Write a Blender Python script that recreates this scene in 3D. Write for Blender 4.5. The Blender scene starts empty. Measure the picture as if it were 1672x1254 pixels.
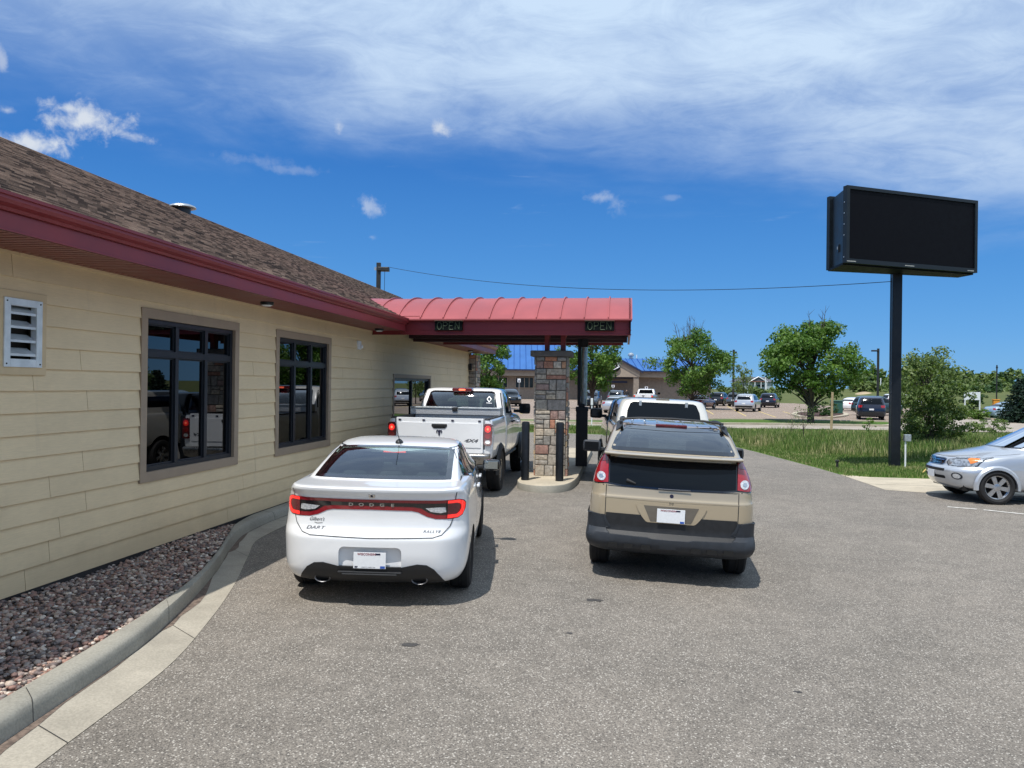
import bpy, bmesh, math, random
import numpy as np
from math import sin, cos, pi, radians, sqrt, atan2
from mathutils import Vector, Matrix
from mathutils.bvhtree import BVHTree
C = bpy.context.scene
COL = C.collection
rng = random.Random(7)
# ------------------------------------------------------------------ camera
CAMH = 2.1
YAW, PITCH, ROLL, FPX = radians(8.3), radians(0.1), radians(0.7), 1256.0
Fv = Vector((-sin(YAW)*cos(PITCH), cos(YAW)*cos(PITCH), sin(PITCH)))
R0 = Vector((cos(YAW), sin(YAW), 0)); U0 = R0.cross(Fv)
Rv = R0*cos(ROLL)+U0*sin(ROLL); Uv = -R0*sin(ROLL)+U0*cos(ROLL)
cd = bpy.data.cameras.new('camera'); cam = bpy.data.objects.new('camera', cd); COL.objects.link(cam)
cd.sensor_width = 36; cd.lens = 36*FPX/1672; cd.clip_start = .1; cd.clip_end = 6000
M = Matrix((Rv, Uv, -Fv)).transposed().to_4x4(); M.translation = (0, 0, CAMH)
cam.matrix_world = M
C.camera = cam
C.view_settings.view_transform = 'Standard'; C.view_settings.look = 'None'
C.view_settings.exposure = 0.0; C.view_settings.gamma = 1
C.cycles.max_bounces = 8; C.cycles.transparent_max_bounces = 12
try: C.cycles.use_denoising = True
except Exception: pass
# ------------------------------------------------------------------ sun
SUNV = Vector((-.165, -.41, 1)).normalized()
sl = bpy.data.lights.new('sun', 'SUN'); sl.energy = 4.6; sl.angle = radians(.55); sl.color = (1, .955, .89)
so = bpy.data.objects.new('sun', sl); COL.objects.link(so); so.location = (0, 0, 60)
so.rotation_euler = SUNV.to_track_quat('Z', 'Y').to_euler()
# ------------------------------------------------------------------ world
W = bpy.data.worlds.new('World'); C.world = W; W.use_nodes = True
class NT:
    def __init__(s, nt): s.nt = nt; s.L = nt.links
    def n(s, t, **k):
        x = s.nt.nodes.new(t)
        for a, b in k.items(): setattr(x, a, b)
        return x
    def put(s, inp, v):
        if v is None: return
        if hasattr(v, 'is_linked') or hasattr(v, 'links'): s.L.new(v, inp)
        else: inp.default_value = v
    def m(s, op, a, b=None, c=None, clamp=False):
        x = s.n('ShaderNodeMath', operation=op, use_clamp=clamp)
        s.put(x.inputs[0], a); s.put(x.inputs[1], b); s.put(x.inputs[2], c)
        return x.outputs[0]
    def vm(s, op, a, b=None):
        x = s.n('ShaderNodeVectorMath', operation=op)
        s.put(x.inputs[0], a); s.put(x.inputs[1], b)
        return x.outputs['Value'] if op in ('DOT_PRODUCT', 'LENGTH') else x.outputs[0]
    def sep(s, v):
        x = s.n('ShaderNodeSeparateXYZ'); s.put(x.inputs[0], v); return x.outputs
    def comb(s, a, b, c):
        x = s.n('ShaderNodeCombineXYZ'); s.put(x.inputs[0], a); s.put(x.inputs[1], b); s.put(x.inputs[2], c); return x.outputs[0]
    def noise(s, v, sc, det=4, rough=.55, dist=0.0, out=0):
        x = s.n('ShaderNodeTexNoise'); s.put(x.inputs['Vector'], v); x.inputs['Scale'].default_value = sc
        x.inputs['Detail'].default_value = det; x.inputs['Roughness'].default_value = rough; x.inputs['Distortion'].default_value = dist
        return x.outputs[out]
    def vor(s, v, sc, feat='F1', out='Distance'):
        x = s.n('ShaderNodeTexVoronoi', feature=feat); s.put(x.inputs['Vector'], v); x.inputs['Scale'].default_value = sc
        return x.outputs[out]
    def ss(s, v, lo, hi, a=0.0, b=1.0):
        x = s.n('ShaderNodeMapRange', interpolation_type='SMOOTHSTEP')
        s.put(x.inputs[0], v); s.put(x.inputs[1], lo); s.put(x.inputs[2], hi); s.put(x.inputs[3], a); s.put(x.inputs[4], b)
        return x.outputs[0]
    def mix(s, f, a, b, mode='MIX'):
        x = s.n('ShaderNodeMix', data_type='RGBA', blend_type=mode)
        s.put(x.inputs[0], f); s.put(x.inputs[6], a); s.put(x.inputs[7], b); return x.outputs[2]
    def ramp(s, v, stops, interp='LINEAR'):
        x = s.n('ShaderNodeValToRGB'); s.put(x.inputs[0], v); r = x.color_ramp; r.interpolation = interp
        while len(r.elements) < len(stops): r.elements.new(.5)
        for e, (p, c) in zip(r.elements, stops): e.position = p; e.color = (*c[:3], 1)
        return x.outputs[0]
    def wn(s, v):
        x = s.n('ShaderNodeTexWhiteNoise', noise_dimensions='3D'); s.put(x.inputs[0], v); return x.outputs
def lin(r, g, b):
    f = lambda c: (c/12.92 if c <= .04045 else ((c+.055)/1.055)**2.4)
    return (f(r/255), f(g/255), f(b/255), 1)
w = NT(W.node_tree)
bg = W.node_tree.nodes['Background']
sky = w.n('ShaderNodeTexSky', sky_type='NISHITA'); sky.sun_disc = False
sky.sun_elevation = math.asin(SUNV.z); sky.sun_rotation = atan2(SUNV.x, SUNV.y)
sky.altitude = 300; sky.air_density = 1.0; sky.dust_density = .3; sky.ozone_density = 2.5
hs = w.n('ShaderNodeHueSaturation'); w.L.new(sky.outputs[0], hs.inputs['Color']); hs.inputs['Saturation'].default_value = 1.42; hs.inputs['Value'].default_value = 1.0
tc = w.n('ShaderNodeTexCoord').outputs['Generated']
d = w.vm('NORMALIZE', tc)
u = w.vm('DOT_PRODUCT', d, (cos(YAW), sin(YAW), 0)); fw = w.vm('DOT_PRODUCT', d, (-sin(YAW), cos(YAW), 0))
x3 = w.sep(d); v = x3[2]
zz = w.m('ADD', w.m('MAXIMUM', v, 0.0), .10)
pl = w.comb(w.m('DIVIDE', u, zz), w.m('DIVIDE', fw, zz), 0.0)
n1 = w.noise(pl, .9, 8, .56, .35)
st = w.vm('MULTIPLY', pl, (.55, 1.0, 1)); n2 = w.noise(st, 2.4, 9, .60, .35)
n3 = w.noise(pl, .35, 3, .5, .3)
vb = w.m('SUBTRACT', w.m('SUBTRACT', .272, w.m('MULTIPLY', u, .085)), w.m('MULTIPLY', w.m('MULTIPLY', u, u), .16))
edge = w.m('ADD', w.m('SUBTRACT', v, vb), w.m('MULTIPLY', w.m('SUBTRACT', n1, .5), .20))
body = w.ss(edge, -.03, .10)
n4 = w.noise(w.vm('MULTIPLY', pl, (.75, 1.0, 1)), 5.0, 10, .68, 1.1)
tex = w.ss(w.m('ADD', w.m('MULTIPLY', w.m('ADD', w.m('MULTIPLY', n2, .5), w.m('MULTIPLY', n4, .5)), .60), w.m('ADD', w.m('MULTIPLY', n1, .35), w.m('ADD', w.m('MULTIPLY', n3, .30), w.m('MULTIPLY', w.m('MINIMUM', u, .35), .07)))), .47, .74)
thick = w.ss(edge, .0, .17)
al = w.m('MULTIPLY', body, w.m('ADD', .12, w.m('ADD', w.m('MULTIPLY', tex, .54), w.m('MULTIPLY', thick, w.ss(u, -.65, .25, .38, .44)))), clamp=True)
# faint detached wisps under the sheet
wn_ = w.noise(w.vm('MULTIPLY', pl, (.5, 1.6, 1)), 1.7, 9, .62, 1.4)
wl = w.m('MULTIPLY', w.ss(wn_, .60, .76), w.m('MULTIPLY', w.ss(v, .13, .2), .22))
al = w.m('MAXIMUM', al, wl)
nn = w.noise(d, 26, 8, .62, .2); nb = w.noise(d, 60, 6, .6, .4)
def px_dir(px, py):
    return (Fv + Rv*((px-836)/FPX) + Uv*((627-py)/FPX)).normalized()
cum = None
for (px, py, a, b, k) in [(45, 232, 62, 20, 1), (150, 198, 74, 30, 1), (115, 178, 38, 16, .9), (215, 222, 36, 10, .6), (10, 180, 26, 10, .6), (0, 95, 10, 22, .5), (723, 210, 21, 14, .8), (600, 337, 30, 18, .5),
                         (553, 208, 9, 12, .55), (985, 322, 48, 13, .42), (1010, 335, 26, 22, .30), (420, 262, 60, 14, .17), (470, 277, 60, 9, .20), (607, 387, 10, 6, .4), (1500, 352, 60, 9, .3), (1095, 322, 22, 5, .18)]:
    q = px_dir(px, py); q2 = px_dir(px+a, py); q3 = px_dir(px, py+b)
    ru = (q2-q).length; rv_ = (q3-q).length
    uu = q.dot(R0); vv = q.z
    e = w.m('SQRT', w.m('ADD', w.m('POWER', w.m('DIVIDE', w.m('SUBTRACT', u, uu), ru), 2.0), w.m('POWER', w.m('DIVIDE', w.m('SUBTRACT', v, vv), rv_), 2.0)))
    e = w.m('ADD', w.m('SUBTRACT', 1.0, e), w.m('MULTIPLY', w.m('ADD', w.m('SUBTRACT', nn, .5), w.m('MULTIPLY', w.m('SUBTRACT', nb, .5), .7)), 2.7))
    e = w.m('MULTIPLY', w.ss(e, -.05, 1.15), k)
    cum = e if cum is None else w.m('MAXIMUM', cum, e)
front = w.ss(fw, .1, .3); cum = w.m('MULTIPLY', cum, front)
colc = w.mix(w.ss(v, .15, .5), (7.3, 8.9, 11.0, 1), (7.1, 9.0, 11.4, 1))
grad = w.ramp(w.m('MAXIMUM', v, 0.0), [(0, (1.75, 5.3, 10.0)), (.06, (1.30, 4.5, 9.8)), (.16, (.92, 3.5, 8.7)), (.27, (.56, 2.5, 7.4)), (.45, (.45, 2.0, 6.4)), (1, (.25, 1.1, 4.3))])
base_sky = w.mix(.85, hs.outputs[0], grad)
s1 = w.mix(al, base_sky, colc)
s1 = w.mix(w.m('MULTIPLY', cum, .92), s1, (8.6, 9.2, 10.0, 1))
w.L.new(s1, bg.inputs[0]); bg.inputs[1].default_value = .085
# ------------------------------------------------------------------ helpers
def gz(x):
    if x < -4: return 0.0
    if x < 0: return -.035*(x+4)**2/8
    if x < 2: return -.07-.035*x
    if x < 4:
        q = x-2; return -.14-.035*(q-q*q/4)
    return -.175
def gslope(x): return (gz(x+.05)-gz(x-.05))/.1
def at(px, py, dz=0.0):
    """ground point under a pixel of the photograph (1672 wide)"""
    r = Fv + Rv*((px-836)/FPX) + Uv*((627-py)/FPX); z = 0
    for i in range(25):
        t = (z+dz-CAMH)/r.z; p = Vector((0, 0, CAMH))+r*t; z = gz(p.x)
    return Vector((p.x, p.y, z+dz))
def tag(o, label=None, cat=None, group=None, kind=None):
    if label: o['label'] = label
    if cat: o['category'] = cat
    if group: o['group'] = group
    if kind: o['kind'] = kind
    return o
def empty(name, loc=(0, 0, 0), rz=0, label=None, cat=None, group=None, rx=0, ry=0):
    o = bpy.data.objects.new(name, None); COL.objects.link(o); o.empty_display_size = .3
    o.location = loc; o.rotation_euler = (rx, ry, rz)
    return tag(o, label, cat, group)
def mkobj(name, verts, faces, mats, parent=None, smooth=False, fm=None):
    me = bpy.data.meshes.new(name)
    me.from_pydata([tuple(v) for v in verts], [], faces)
    for m_ in (mats if isinstance(mats, (list, tuple)) else [mats]): me.materials.append(m_)
    if fm is not None: me.polygons.foreach_set('material_index', np.array(fm, dtype=np.int32))
    if smooth: me.polygons.foreach_set('use_smooth', np.ones(len(me.polygons), dtype=bool))
    me.update()
    o = bpy.data.objects.new(name, me); COL.objects.link(o)
    if parent: o.parent = parent
    return o
class MB:
    def __init__(s): s.v = []; s.f = []; s.m = []
    def add(s, vs, fs, mi=0):
        b = len(s.v); s.v += [tuple(v) for v in vs]
        for f in fs: s.f.append(tuple(b+i for i in f)); s.m.append(mi)
        return s
    def box(s, x0, x1, y0, y1, z0, z1, mi=0, rz=0, c=None):
        vs = [(x, y, z) for z in (z0, z1) for y in (y0, y1) for x in (x0, x1)]
        if rz:
            c = c or ((x0+x1)/2, (y0+y1)/2)
            vs = [(c[0]+(x-c[0])*cos(rz)-(y-c[1])*sin(rz), c[1]+(x-c[0])*sin(rz)+(y-c[1])*cos(rz), z) for x, y, z in vs]
        return s.add(vs, [(0, 2, 3, 1), (4, 5, 7, 6), (0, 1, 5, 4), (2, 6, 7, 3), (0, 4, 6, 2), (1, 3, 7, 5)], mi)
    def tube(s, pts, rad, n=8, mi=0, cap=True):
        pts = [Vector(p) for p in pts]; rs = rad if isinstance(rad, (list, tuple)) else [rad]*len(pts)
        vs = []; prev = None
        for i, p in enumerate(pts):
            t = (pts[min(i+1, len(pts)-1)]-pts[max(i-1, 0)]).normalized()
            a = prev if prev is not None else (Vector((0, 0, 1)) if abs(t.z) < .9 else Vector((1, 0, 0)))
            a = (a-t*a.dot(t)).normalized(); b = t.cross(a); prev = a
            for k in range(n):
                an = 2*pi*k/n; vs.append(p+(a*cos(an)+b*sin(an))*rs[i])
        fs = []
        for i in range(len(pts)-1):
            for k in range(n):
                k2 = (k+1) % n; fs.append((i*n+k, i*n+k2, (i+1)*n+k2, (i+1)*n+k))
        if cap: fs.append(tuple(range(n))[::-1]); fs.append(tuple((len(pts)-1)*n+k for k in range(n)))
        return s.add(vs, fs, mi)
    def prism(s, poly, axis, a, b, mi=0):
        """poly 2D extruded along axis ('x': poly=(y,z); 'y': (x,z); 'z': (x,y))"""
        def P(p, t): return {'x': (t, p[0], p[1]), 'y': (p[0], t, p[1]), 'z': (p[0], p[1], t)}[axis]
        n = len(poly); vs = [P(p, a) for p in poly]+[P(p, b) for p in poly]
        fs = [tuple(range(n))[::-1], tuple(range(n, 2*n))]+[(i, (i+1) % n, n+(i+1) % n, n+i) for i in range(n)]
        return s.add(vs, fs, mi)
    def lathe(s, prof, n=24, axis='z', c=(0, 0, 0), mi=0, closed=False, cap=True):
        vs = []
        for r, h in prof:
            for k in range(n):
                a = 2*pi*k/n; p = (r*cos(a), r*sin(a), h)
                if axis == 'x': p = (h, r*cos(a), r*sin(a))
                if axis == 'y': p = (r*cos(a), h, r*sin(a))
                vs.append((p[0]+c[0], p[1]+c[1], p[2]+c[2]))
        fs = []; m = len(prof)
        for i in range(m if closed else m-1):
            j = (i+1) % m
            for k in range(n):
                k2 = (k+1) % n; fs.append((i*n+k, i*n+k2, j*n+k2, j*n+k))
        if not closed and cap:
            if prof[0][0] > 1e-4: fs.append(tuple(range(n))[::-1])
            if prof[-1][0] > 1e-4: fs.append(tuple((m-1)*n+k for k in range(n)))
        return s.add(vs, fs, mi)
    def obj(s, name, mats, parent=None, smooth=False, bevel=0, fixn=True, seg=2):
        o = mkobj(name, s.v, s.f, mats, parent, smooth, s.m)
        if fixn:
            bm = bmesh.new(); bm.from_mesh(o.data); bmesh.ops.recalc_face_normals(bm, faces=bm.faces); bm.to_mesh(o.data); bm.free()
        if bevel:
            md = o.modifiers.new('bevel', 'BEVEL'); md.width = bevel; md.segments = seg; md.limit_method = 'ANGLE'; md.angle_limit = radians(35)
        if smooth: autosmooth(o)
        return o
def autosmooth(o, ang=38):
    bm = bmesh.new(); bm.from_mesh(o.data)
    for e in bm.edges:
        e.smooth = not (len(e.link_faces) == 2 and e.calc_face_angle(0) > radians(ang))
    for f in bm.faces: f.smooth = True
    bm.to_mesh(o.data); bm.free()
def copy_tree(o, parent=None):
    c = o.copy(); COL.objects.link(c)
    if parent: c.parent = parent
    for ch in [k for k in o.children]: copy_tree(ch, c)
    return c
# ------------------------------------------------------------------ materials
def mat(name, col, rough=.6, metal=0, var=.12, vs=6, bump=0, bs=40, coat=0, spec=.5, emit=None, es=0, alpha=None, flake=0):
    m_ = bpy.data.materials.new(name); m_.use_nodes = True; t = NT(m_.node_tree); b = m_.node_tree.nodes['Principled BSDF']
    col = (*col[:3], 1)
    oc = t.n('ShaderNodeTexCoord').outputs['Object']
    if var:
        n_ = t.noise(oc, vs, 5, .6); k = t.ss(n_, .3, .7, 1-var, 1+var)
        c_ = t.mix(1.0, col, k, 'MULTIPLY'); t.L.new(c_, b.inputs['Base Color'])
        if coat and var < .04: b.inputs['Roughness'].default_value = rough
        else: t.L.new(t.ss(n_, .3, .7, max(rough-.05, 0.01), min(rough+.06, 1)), b.inputs['Roughness'])
    else:
        b.inputs['Base Color'].default_value = col; b.inputs['Roughness'].default_value = rough
    b.inputs['Metallic'].default_value = metal; b.inputs['Coat Weight'].default_value = coat; b.inputs['Coat Roughness'].default_value = .03
    b.inputs['Specular IOR Level'].default_value = spec
    if bump:
        bp = t.n('ShaderNodeBump'); bp.inputs['Strength'].default_value = bump; bp.inputs['Distance'].default_value = .01
        t.L.new(t.noise(oc, bs, 6, .65), bp.inputs['Height']); t.L.new(bp.outputs[0], b.inputs['Normal'])
    if emit: b.inputs['Emission Color'].default_value = (*emit[:3], 1); b.inputs['Emission Strength'].default_value = es
    return m_
def glassmat(name, tint, refl_rough=.02, ior=1.5, base=.0):
    """thin tinted glass: fresnel reflection over a tinted see-through layer"""
    m_ = bpy.data.materials.new(name); m_.use_nodes = True; t = NT(m_.node_tree); nt = m_.node_tree
    nt.nodes.remove(nt.nodes['Principled BSDF']); out = nt.nodes['Material Output']
    g = t.n('ShaderNodeBsdfGlossy'); g.inputs['Roughness'].default_value = refl_rough; g.inputs['Color'].default_value = (.95, .97, 1, 1)
    oc = t.n('ShaderNodeTexCoord').outputs['Object']
    bp = t.n('ShaderNodeBump'); bp.inputs['Strength'].default_value = .02; t.L.new(t.noise(oc, 1.5, 2, .5), bp.inputs['Height']); t.L.new(bp.outputs[0], g.inputs['Normal'])
    tr = t.n('ShaderNodeBsdfTransparent'); tr.inputs['Color'].default_value = (*tint[:3], 1)
    fr = t.n('ShaderNodeFresnel'); fr.inputs['IOR'].default_value = ior
    mx = t.n('ShaderNodeMixShader'); t.L.new(t.m('ADD', t.m('MULTIPLY', fr.outputs[0], 1.6), base, clamp=True), mx.inputs[0])
    t.L.new(tr.outputs[0], mx.inputs[1]); t.L.new(g.outputs[0], mx.inputs[2]); t.L.new(mx.outputs[0], out.inputs[0])
    return m_
MT = {}
MT['white_paint'] = mat('white_paint', (.84, .85, .86), .28, 0, .015, 3, coat=1)
MT['tan_paint'] = mat('tan_paint', (.50, .415, .29), .32, .35, .02, 2, coat=1)
MT['silver_paint'] = mat('silver_paint', (.56, .59, .63), .28, .55, .02, 2, coat=1)
MT['beige_paint'] = mat('beige_paint', (.66, .65, .60), .3, .25, .02, 2, coat=1)
MT['black_paint'] = mat('black_paint', (.012, .013, .016), .22, 0, .05, 5, coat=1)
MT['navy_paint'] = mat('navy_paint', (.012, .016, .035), .22, .2, .05, 5, coat=1)
MT['grey_paint'] = mat('grey_paint', (.12, .14, .16), .28, .5, .05, 5, coat=1)
MT['green_paint'] = mat('green_paint', (.02, .05, .06), .28, .2, .05, 5, coat=1)
MT['red_paint'] = mat('red_paint', (.16, .015, .02), .28, .2, .05, 5, coat=1)
MT['blue_paint'] = mat('blue_paint', (.32, .45, .55), .28, .3, .05, 5, coat=1)
MT['black_plastic'] = mat('black_plastic', (.018, .019, .021), .5, 0, .15, 20, bump=.05, bs=300)
MT['dark_cladding'] = mat('dark_cladding', (.024, .029, .037), .55, 0, .1, 12, bump=.06, bs=400)
MT['gloss_black'] = mat('gloss_black', (.006, .006, .008), .08, 0, .1, 5, coat=1)
MT['well'] = mat('wheel_well', (.008, .008, .008), .9, 0, .1)
MT['rubber'] = mat('rubber', (.014, .014, .015), .78, 0, .25, 18, bump=.2, bs=120)
MT['alloy'] = mat('alloy', (.55, .55, .55), .3, .9, .06, 10)
MT['chrome'] = mat('chrome', (.62, .63, .64), .14, 1, .04, 8)
MT['red_lens'] = mat('red_lens', (.30, .004, .010), .12, 0, .15, 30, coat=1)
MT['dark_red_lens'] = mat('dark_red_lens', (.13, .008, .014), .12, 0, .15, 30, coat=1)
MT['lit_red'] = mat('lit_red_lens', (.8, .02, .02), .2, 0, .2, 60, coat=1, emit=(1, .03, .02), es=.9)
MT['clear_lens'] = mat('clear_lens', (.62, .64, .66), .1, .3, .3, 60, coat=1)
MT['headlamp'] = mat('headlamp', (.42, .44, .46), .12, .6, .5, 22, coat=1)
MT['amber_lens'] = mat('amber_lens', (.8, .22, .03), .15, 0, .1, 60, coat=1)
MT['tint'] = mat('tinted_glass', (.004, .006, .009), .05, 0, 0, coat=0, spec=.22)
MT['seat'] = mat('seat_fabric', (.035, .037, .04), .9, 0, .2, 30)
MT['cabin'] = mat('cabin_trim', (.05, .055, .058), .8, 0, .2, 10)
MT['glass'] = glassmat('car_glass', (.52, .62, .58), .01, 1.42, .0)
MT['privacy'] = glassmat('privacy_glass', (.10, .11, .12), .01, 1.5, .06)
MT['plate'] = mat('plate_white', (.80, .82, .84), .35, 0, .03, 30)
MT['ink'] = mat('ink', (.02, .02, .05), .4, 0, .05)
MT['plate_red'] = mat('plate_red_ink', (.28, .03, .05), .4, 0, .05)
MT['plate_blue'] = mat('plate_blue', (.03, .10, .42), .4, 0, .05)
MT['seam'] = mat('seam', (.03, .03, .03), .8, 0, .05)
MT['diamond'] = mat('diamond_plate', (.62, .63, .64), .36, .45, .22, 60, bump=.9, bs=70)
MT['black_metal'] = mat('black_metal', (.010, .013, .018), .38, .2, .12, 4)
MT['steel'] = mat('galvanised', (.52, .56, .58), .38, .75, .12, 18)
# ------------------------------------------------------------------ car kit
def pchip(xs, ys, q):
    xs = np.asarray(xs, float); ys = np.asarray(ys, float); h = np.diff(xs); dl = np.diff(ys)/h; n = len(xs)
    dd = np.zeros(n)
    for i in range(1, n-1):
        if dl[i-1]*dl[i] > 0:
            w1 = 2*h[i]+h[i-1]; w2 = h[i]+2*h[i-1]; dd[i] = (w1+w2)/(w1/dl[i-1]+w2/dl[i])
    dd[0] = dl[0]; dd[-1] = dl[-1]
    q = np.asarray(q, float); k = np.clip(np.searchsorted(xs, q, 'right')-1, 0, n-2)
    t = (q-xs[k])/h[k]; h0 = h[k]
    return ((1+2*t)*(1-t)**2*ys[k] + t*(1-t)**2*h0*dd[k] + t*t*(3-2*t)*ys[k+1] + t*t*(t-1)*h0*dd[k+1])
def stack(levels, sub=4, ns=22, nc=7, ne=6):
    """closed skin from horizontal outlines: rows z,yr,yf,wr,wm,wf,rr,rf,br,bf"""
    A = np.array(levels, float); s = np.zeros(len(A))
    for i in range(1, len(A)):
        dv = A[i]-A[i-1]; s[i] = s[i-1]+sqrt(dv[0]**2+(.5*dv[1])**2+(.5*dv[2])**2+dv[4]**2)+.01
    q = []
    for i in range(len(A)-1): q += list(np.linspace(s[i], s[i+1], sub, endpoint=False))
    q.append(s[-1]); B = np.stack([pchip(s, A[:, k], q) for k in range(A.shape[1])], 1)
    V = []; nh = None
    for z, yr, yf, wr, wm, wf, rr, rf, br, bf in B:
        L = yf-yr
        def wid(y):
            t = min(max((y-yr)/L, 0), 1); return wr*(1-t)*(1-2*t)+4*wm*t*(1-t)+wf*t*(2*t-1)
        half = []
        for i in range(ne): x = (wr-rr)*i/ne; half.append((x, yr+br*(x/wr)**2))
        for i in range(nc):
            a = pi/2*i/nc; x = wr-rr+rr*sin(a); y = yr+br*(x/wr)**2+rr*(1-cos(a)); half.append((x+(wid(y)-wr)*(i/nc), y))
        y0 = yr+br+rr; y1 = yf-bf-rf
        for i in range(ns+1): y = y0+(y1-y0)*i/ns; half.append((wid(y), y))
        for i in range(nc-1, -1, -1):
            a = pi/2*i/nc; x = wf-rf+rf*sin(a); y = yf-bf*(x/wf)**2-rf*(1-cos(a)); half.append((x+(wid(y)-wf)*(i/nc), y))
        for i in range(ne-1, -1, -1): x = (wf-rf)*i/ne; half.append((x, yf-bf*(x/wf)**2))
        nh = len(half)
        V += [(x, y, z) for x, y in half]+[(-x, y, z) for x, y in half[-2:0:-1]]
    n = 2*nh-2; m = len(B); F = []
    for j in range(m-1):
        for i in range(n):
            i2 = (i+1) % n; F.append((j*n+i, j*n+i2, (j+1)*n+i2, (j+1)*n+i))
    for base, rev in ((0, True), ((m-1)*n, False)):
        for i in range(nh-1):
            a, b = base+i, base+i+1; c, e = base+(n-i-1) % n if i+1 < nh-1 else None, base+(n-i) % n
            if i == 0: f = (base, base+1, base+n-1)
            elif i == nh-2: f = (a, b, base+n-i)
            else: f = (a, b, base+n-i-1, base+n-i)
            F.append(f[::-1] if rev else f)
    return V, F
def bvh_of(V, F): return BVHTree.FromPolygons([Vector(v) for v in V], F)
def inset_levels(levels, zmin, dz=.05, dy=.10, dx=.06):
    r = []
    for L in levels:
        L = list(L)
        if L[0] < zmin-.001: continue
        r.append([L[0]-dz, L[1]+dy, L[2]-dy, max(L[3]-dx, .08), max(L[4]-dx, .08), max(L[5]-dx, .08), max(L[6]-.02, .03), max(L[7]-.02, .03), L[8], L[9]])
    return r
def apply_bool(o, cutters):
    """cut the given closed meshes (MB, material index) out of o"""
    tmp = []
    for mb, mi in cutters:
        me = bpy.data.meshes.new('cut'); me.from_pydata(mb.v, [], mb.f)
        for i in range(mi+1): me.materials.append(o.data.materials[i])
        me.polygons.foreach_set('material_index', np.full(len(me.polygons), mi, dtype=np.int32)); me.update()
        bm = bmesh.new(); bm.from_mesh(me); bmesh.ops.recalc_face_normals(bm, faces=bm.faces); bm.to_mesh(me); bm.free()
        c = bpy.data.objects.new('cut', me); COL.objects.link(c); c.parent = o.parent; tmp.append(c)
        md = o.modifiers.new('b', 'BOOLEAN'); md.operation = 'DIFFERENCE'; md.solver = 'EXACT'; md.object = c
    dg = bpy.context.evaluated_depsgraph_get(); dg.update()
    new = bpy.data.meshes.new_from_object(o.evaluated_get(dg), depsgraph=dg)
    o.modifiers.clear(); o.data = new
    for c in tmp: bpy.data.objects.remove(c)
    autosmooth(o, 32)
DIRS = {'rear': (Vector((0, 1, 0)), lambda a, b: Vector((a, -20, b))), 'front': (Vector((0, -1, 0)), lambda a, b: Vector((a, 20, b))),
        'right': (Vector((-1, 0, 0)), lambda a, b: Vector((20, a, b))), 'left': (Vector((1, 0, 0)), lambda a, b: Vector((-20, a, b))),
        'top': (Vector((0, 0, -1)), lambda a, b: Vector((a, b, 20)))}
ZM = None   # optional height remap for outlines of the car being built
def zm(z): return float(np.interp(z, ZM[0], ZM[1])) if ZM else z
def project(bvh, p, view, off):
    if view != 'top': p = (p[0], zm(p[1]))
    dr, og = DIRS[view]; h = bvh.ray_cast(og(*p), dr)
    if h[0] is None: return None
    n = h[1]
    if n.dot(dr) > 0: n = -n
    return h[0]+n*off
def poly_grid(poly, step):
    bm = bmesh.new(); vs = [bm.verts.new((p[0], p[1], 0)) for p in poly]; bm.faces.new(vs)
    xs = [p[0] for p in poly]; ys = [p[1] for p in poly]
    for a, lo, hi in ((0, min(xs), max(xs)), (1, min(ys), max(ys))):
        k = int((hi-lo)/step)
        for i in range(1, k+1):
            c = lo+(hi-lo)*i/(k+1); co = (c, 0, 0) if a == 0 else (0, c, 0); no = (1, 0, 0) if a == 0 else (0, 1, 0)
            bmesh.ops.bisect_plane(bm, geom=bm.verts[:]+bm.edges[:]+bm.faces[:], plane_co=co, plane_no=no)
    return bm
def patch(name, bvh, poly, view, off, m_, parent, step=.06, thick=.012, mb=None):
    """a thin shell that follows the body skin inside a 2D outline"""
    bm = poly_grid(poly, step); bad = []
    P = []
    for v_ in bm.verts:
        p = project(bvh, (v_.co.x, v_.co.y), view, off)
        if p is None: bad.append(v_); P.append(None)
        else: P.append(p)
    for v_, p in zip(bm.verts, P):
        if p is not None: v_.co = p
    if bad: bmesh.ops.delete(bm, geom=bad, context='VERTS')
    bmesh.ops.recalc_face_normals(bm, faces=bm.faces)
    dr = DIRS[view][0]
    if thick and len(bm.faces):
        be = [e for e in bm.edges if e.is_boundary]; r = bmesh.ops.extrude_edge_only(bm, edges=be)
        for g in r['geom']:
            if isinstance(g, bmesh.types.BMVert): g.co += dr*thick
    if mb is not None:
        bm.verts.index_update(); mb.add([v_.co[:] for v_ in bm.verts], [tuple(v_.index for v_ in f.verts) for f in bm.faces]); bm.free(); return None
    me = bpy.data.meshes.new(name); bm.to_mesh(me); bm.free(); me.materials.append(m_)
    o = bpy.data.objects.new(name, me); COL.objects.link(o); o.parent = parent; autosmooth(o)
    return o
def ribbon(pts, wd):
    """2D polyline to list of quads"""
    out = []
    P = [Vector(p).to_2d() for p in pts]
    for a, b in zip(P, P[1:]):
        t = (b-a); L = t.length
        if L < 1e-6: continue
        t /= L; n = Vector((-t.y, t.x))*wd/2; k = max(1, int(L/.06))
        for i in range(k):
            p = a+t*L*i/k; q = a+t*L*(i+1)/k; out.append([p-n, q-n, q+n, p+n])
    return out
def lines(name, bvh, polylines, view, off, wd, m_, parent, mb=None):
    own = mb is None
    if own and len(polylines) > 1:
        return [lines(name, bvh, [q_], view, off, wd, m_, parent) for q_ in polylines]
    mb = mb or MB()
    for pl_ in polylines:
        for qd in ribbon(pl_, wd):
            vs = [project(bvh, (p.x, p.y), view, off) for p in qd]
            if any(v_ is None for v_ in vs): continue
            mb.add(vs, [(0, 1, 2, 3)])
    if own: return mb.obj(name, m_, parent, smooth=True)
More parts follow.
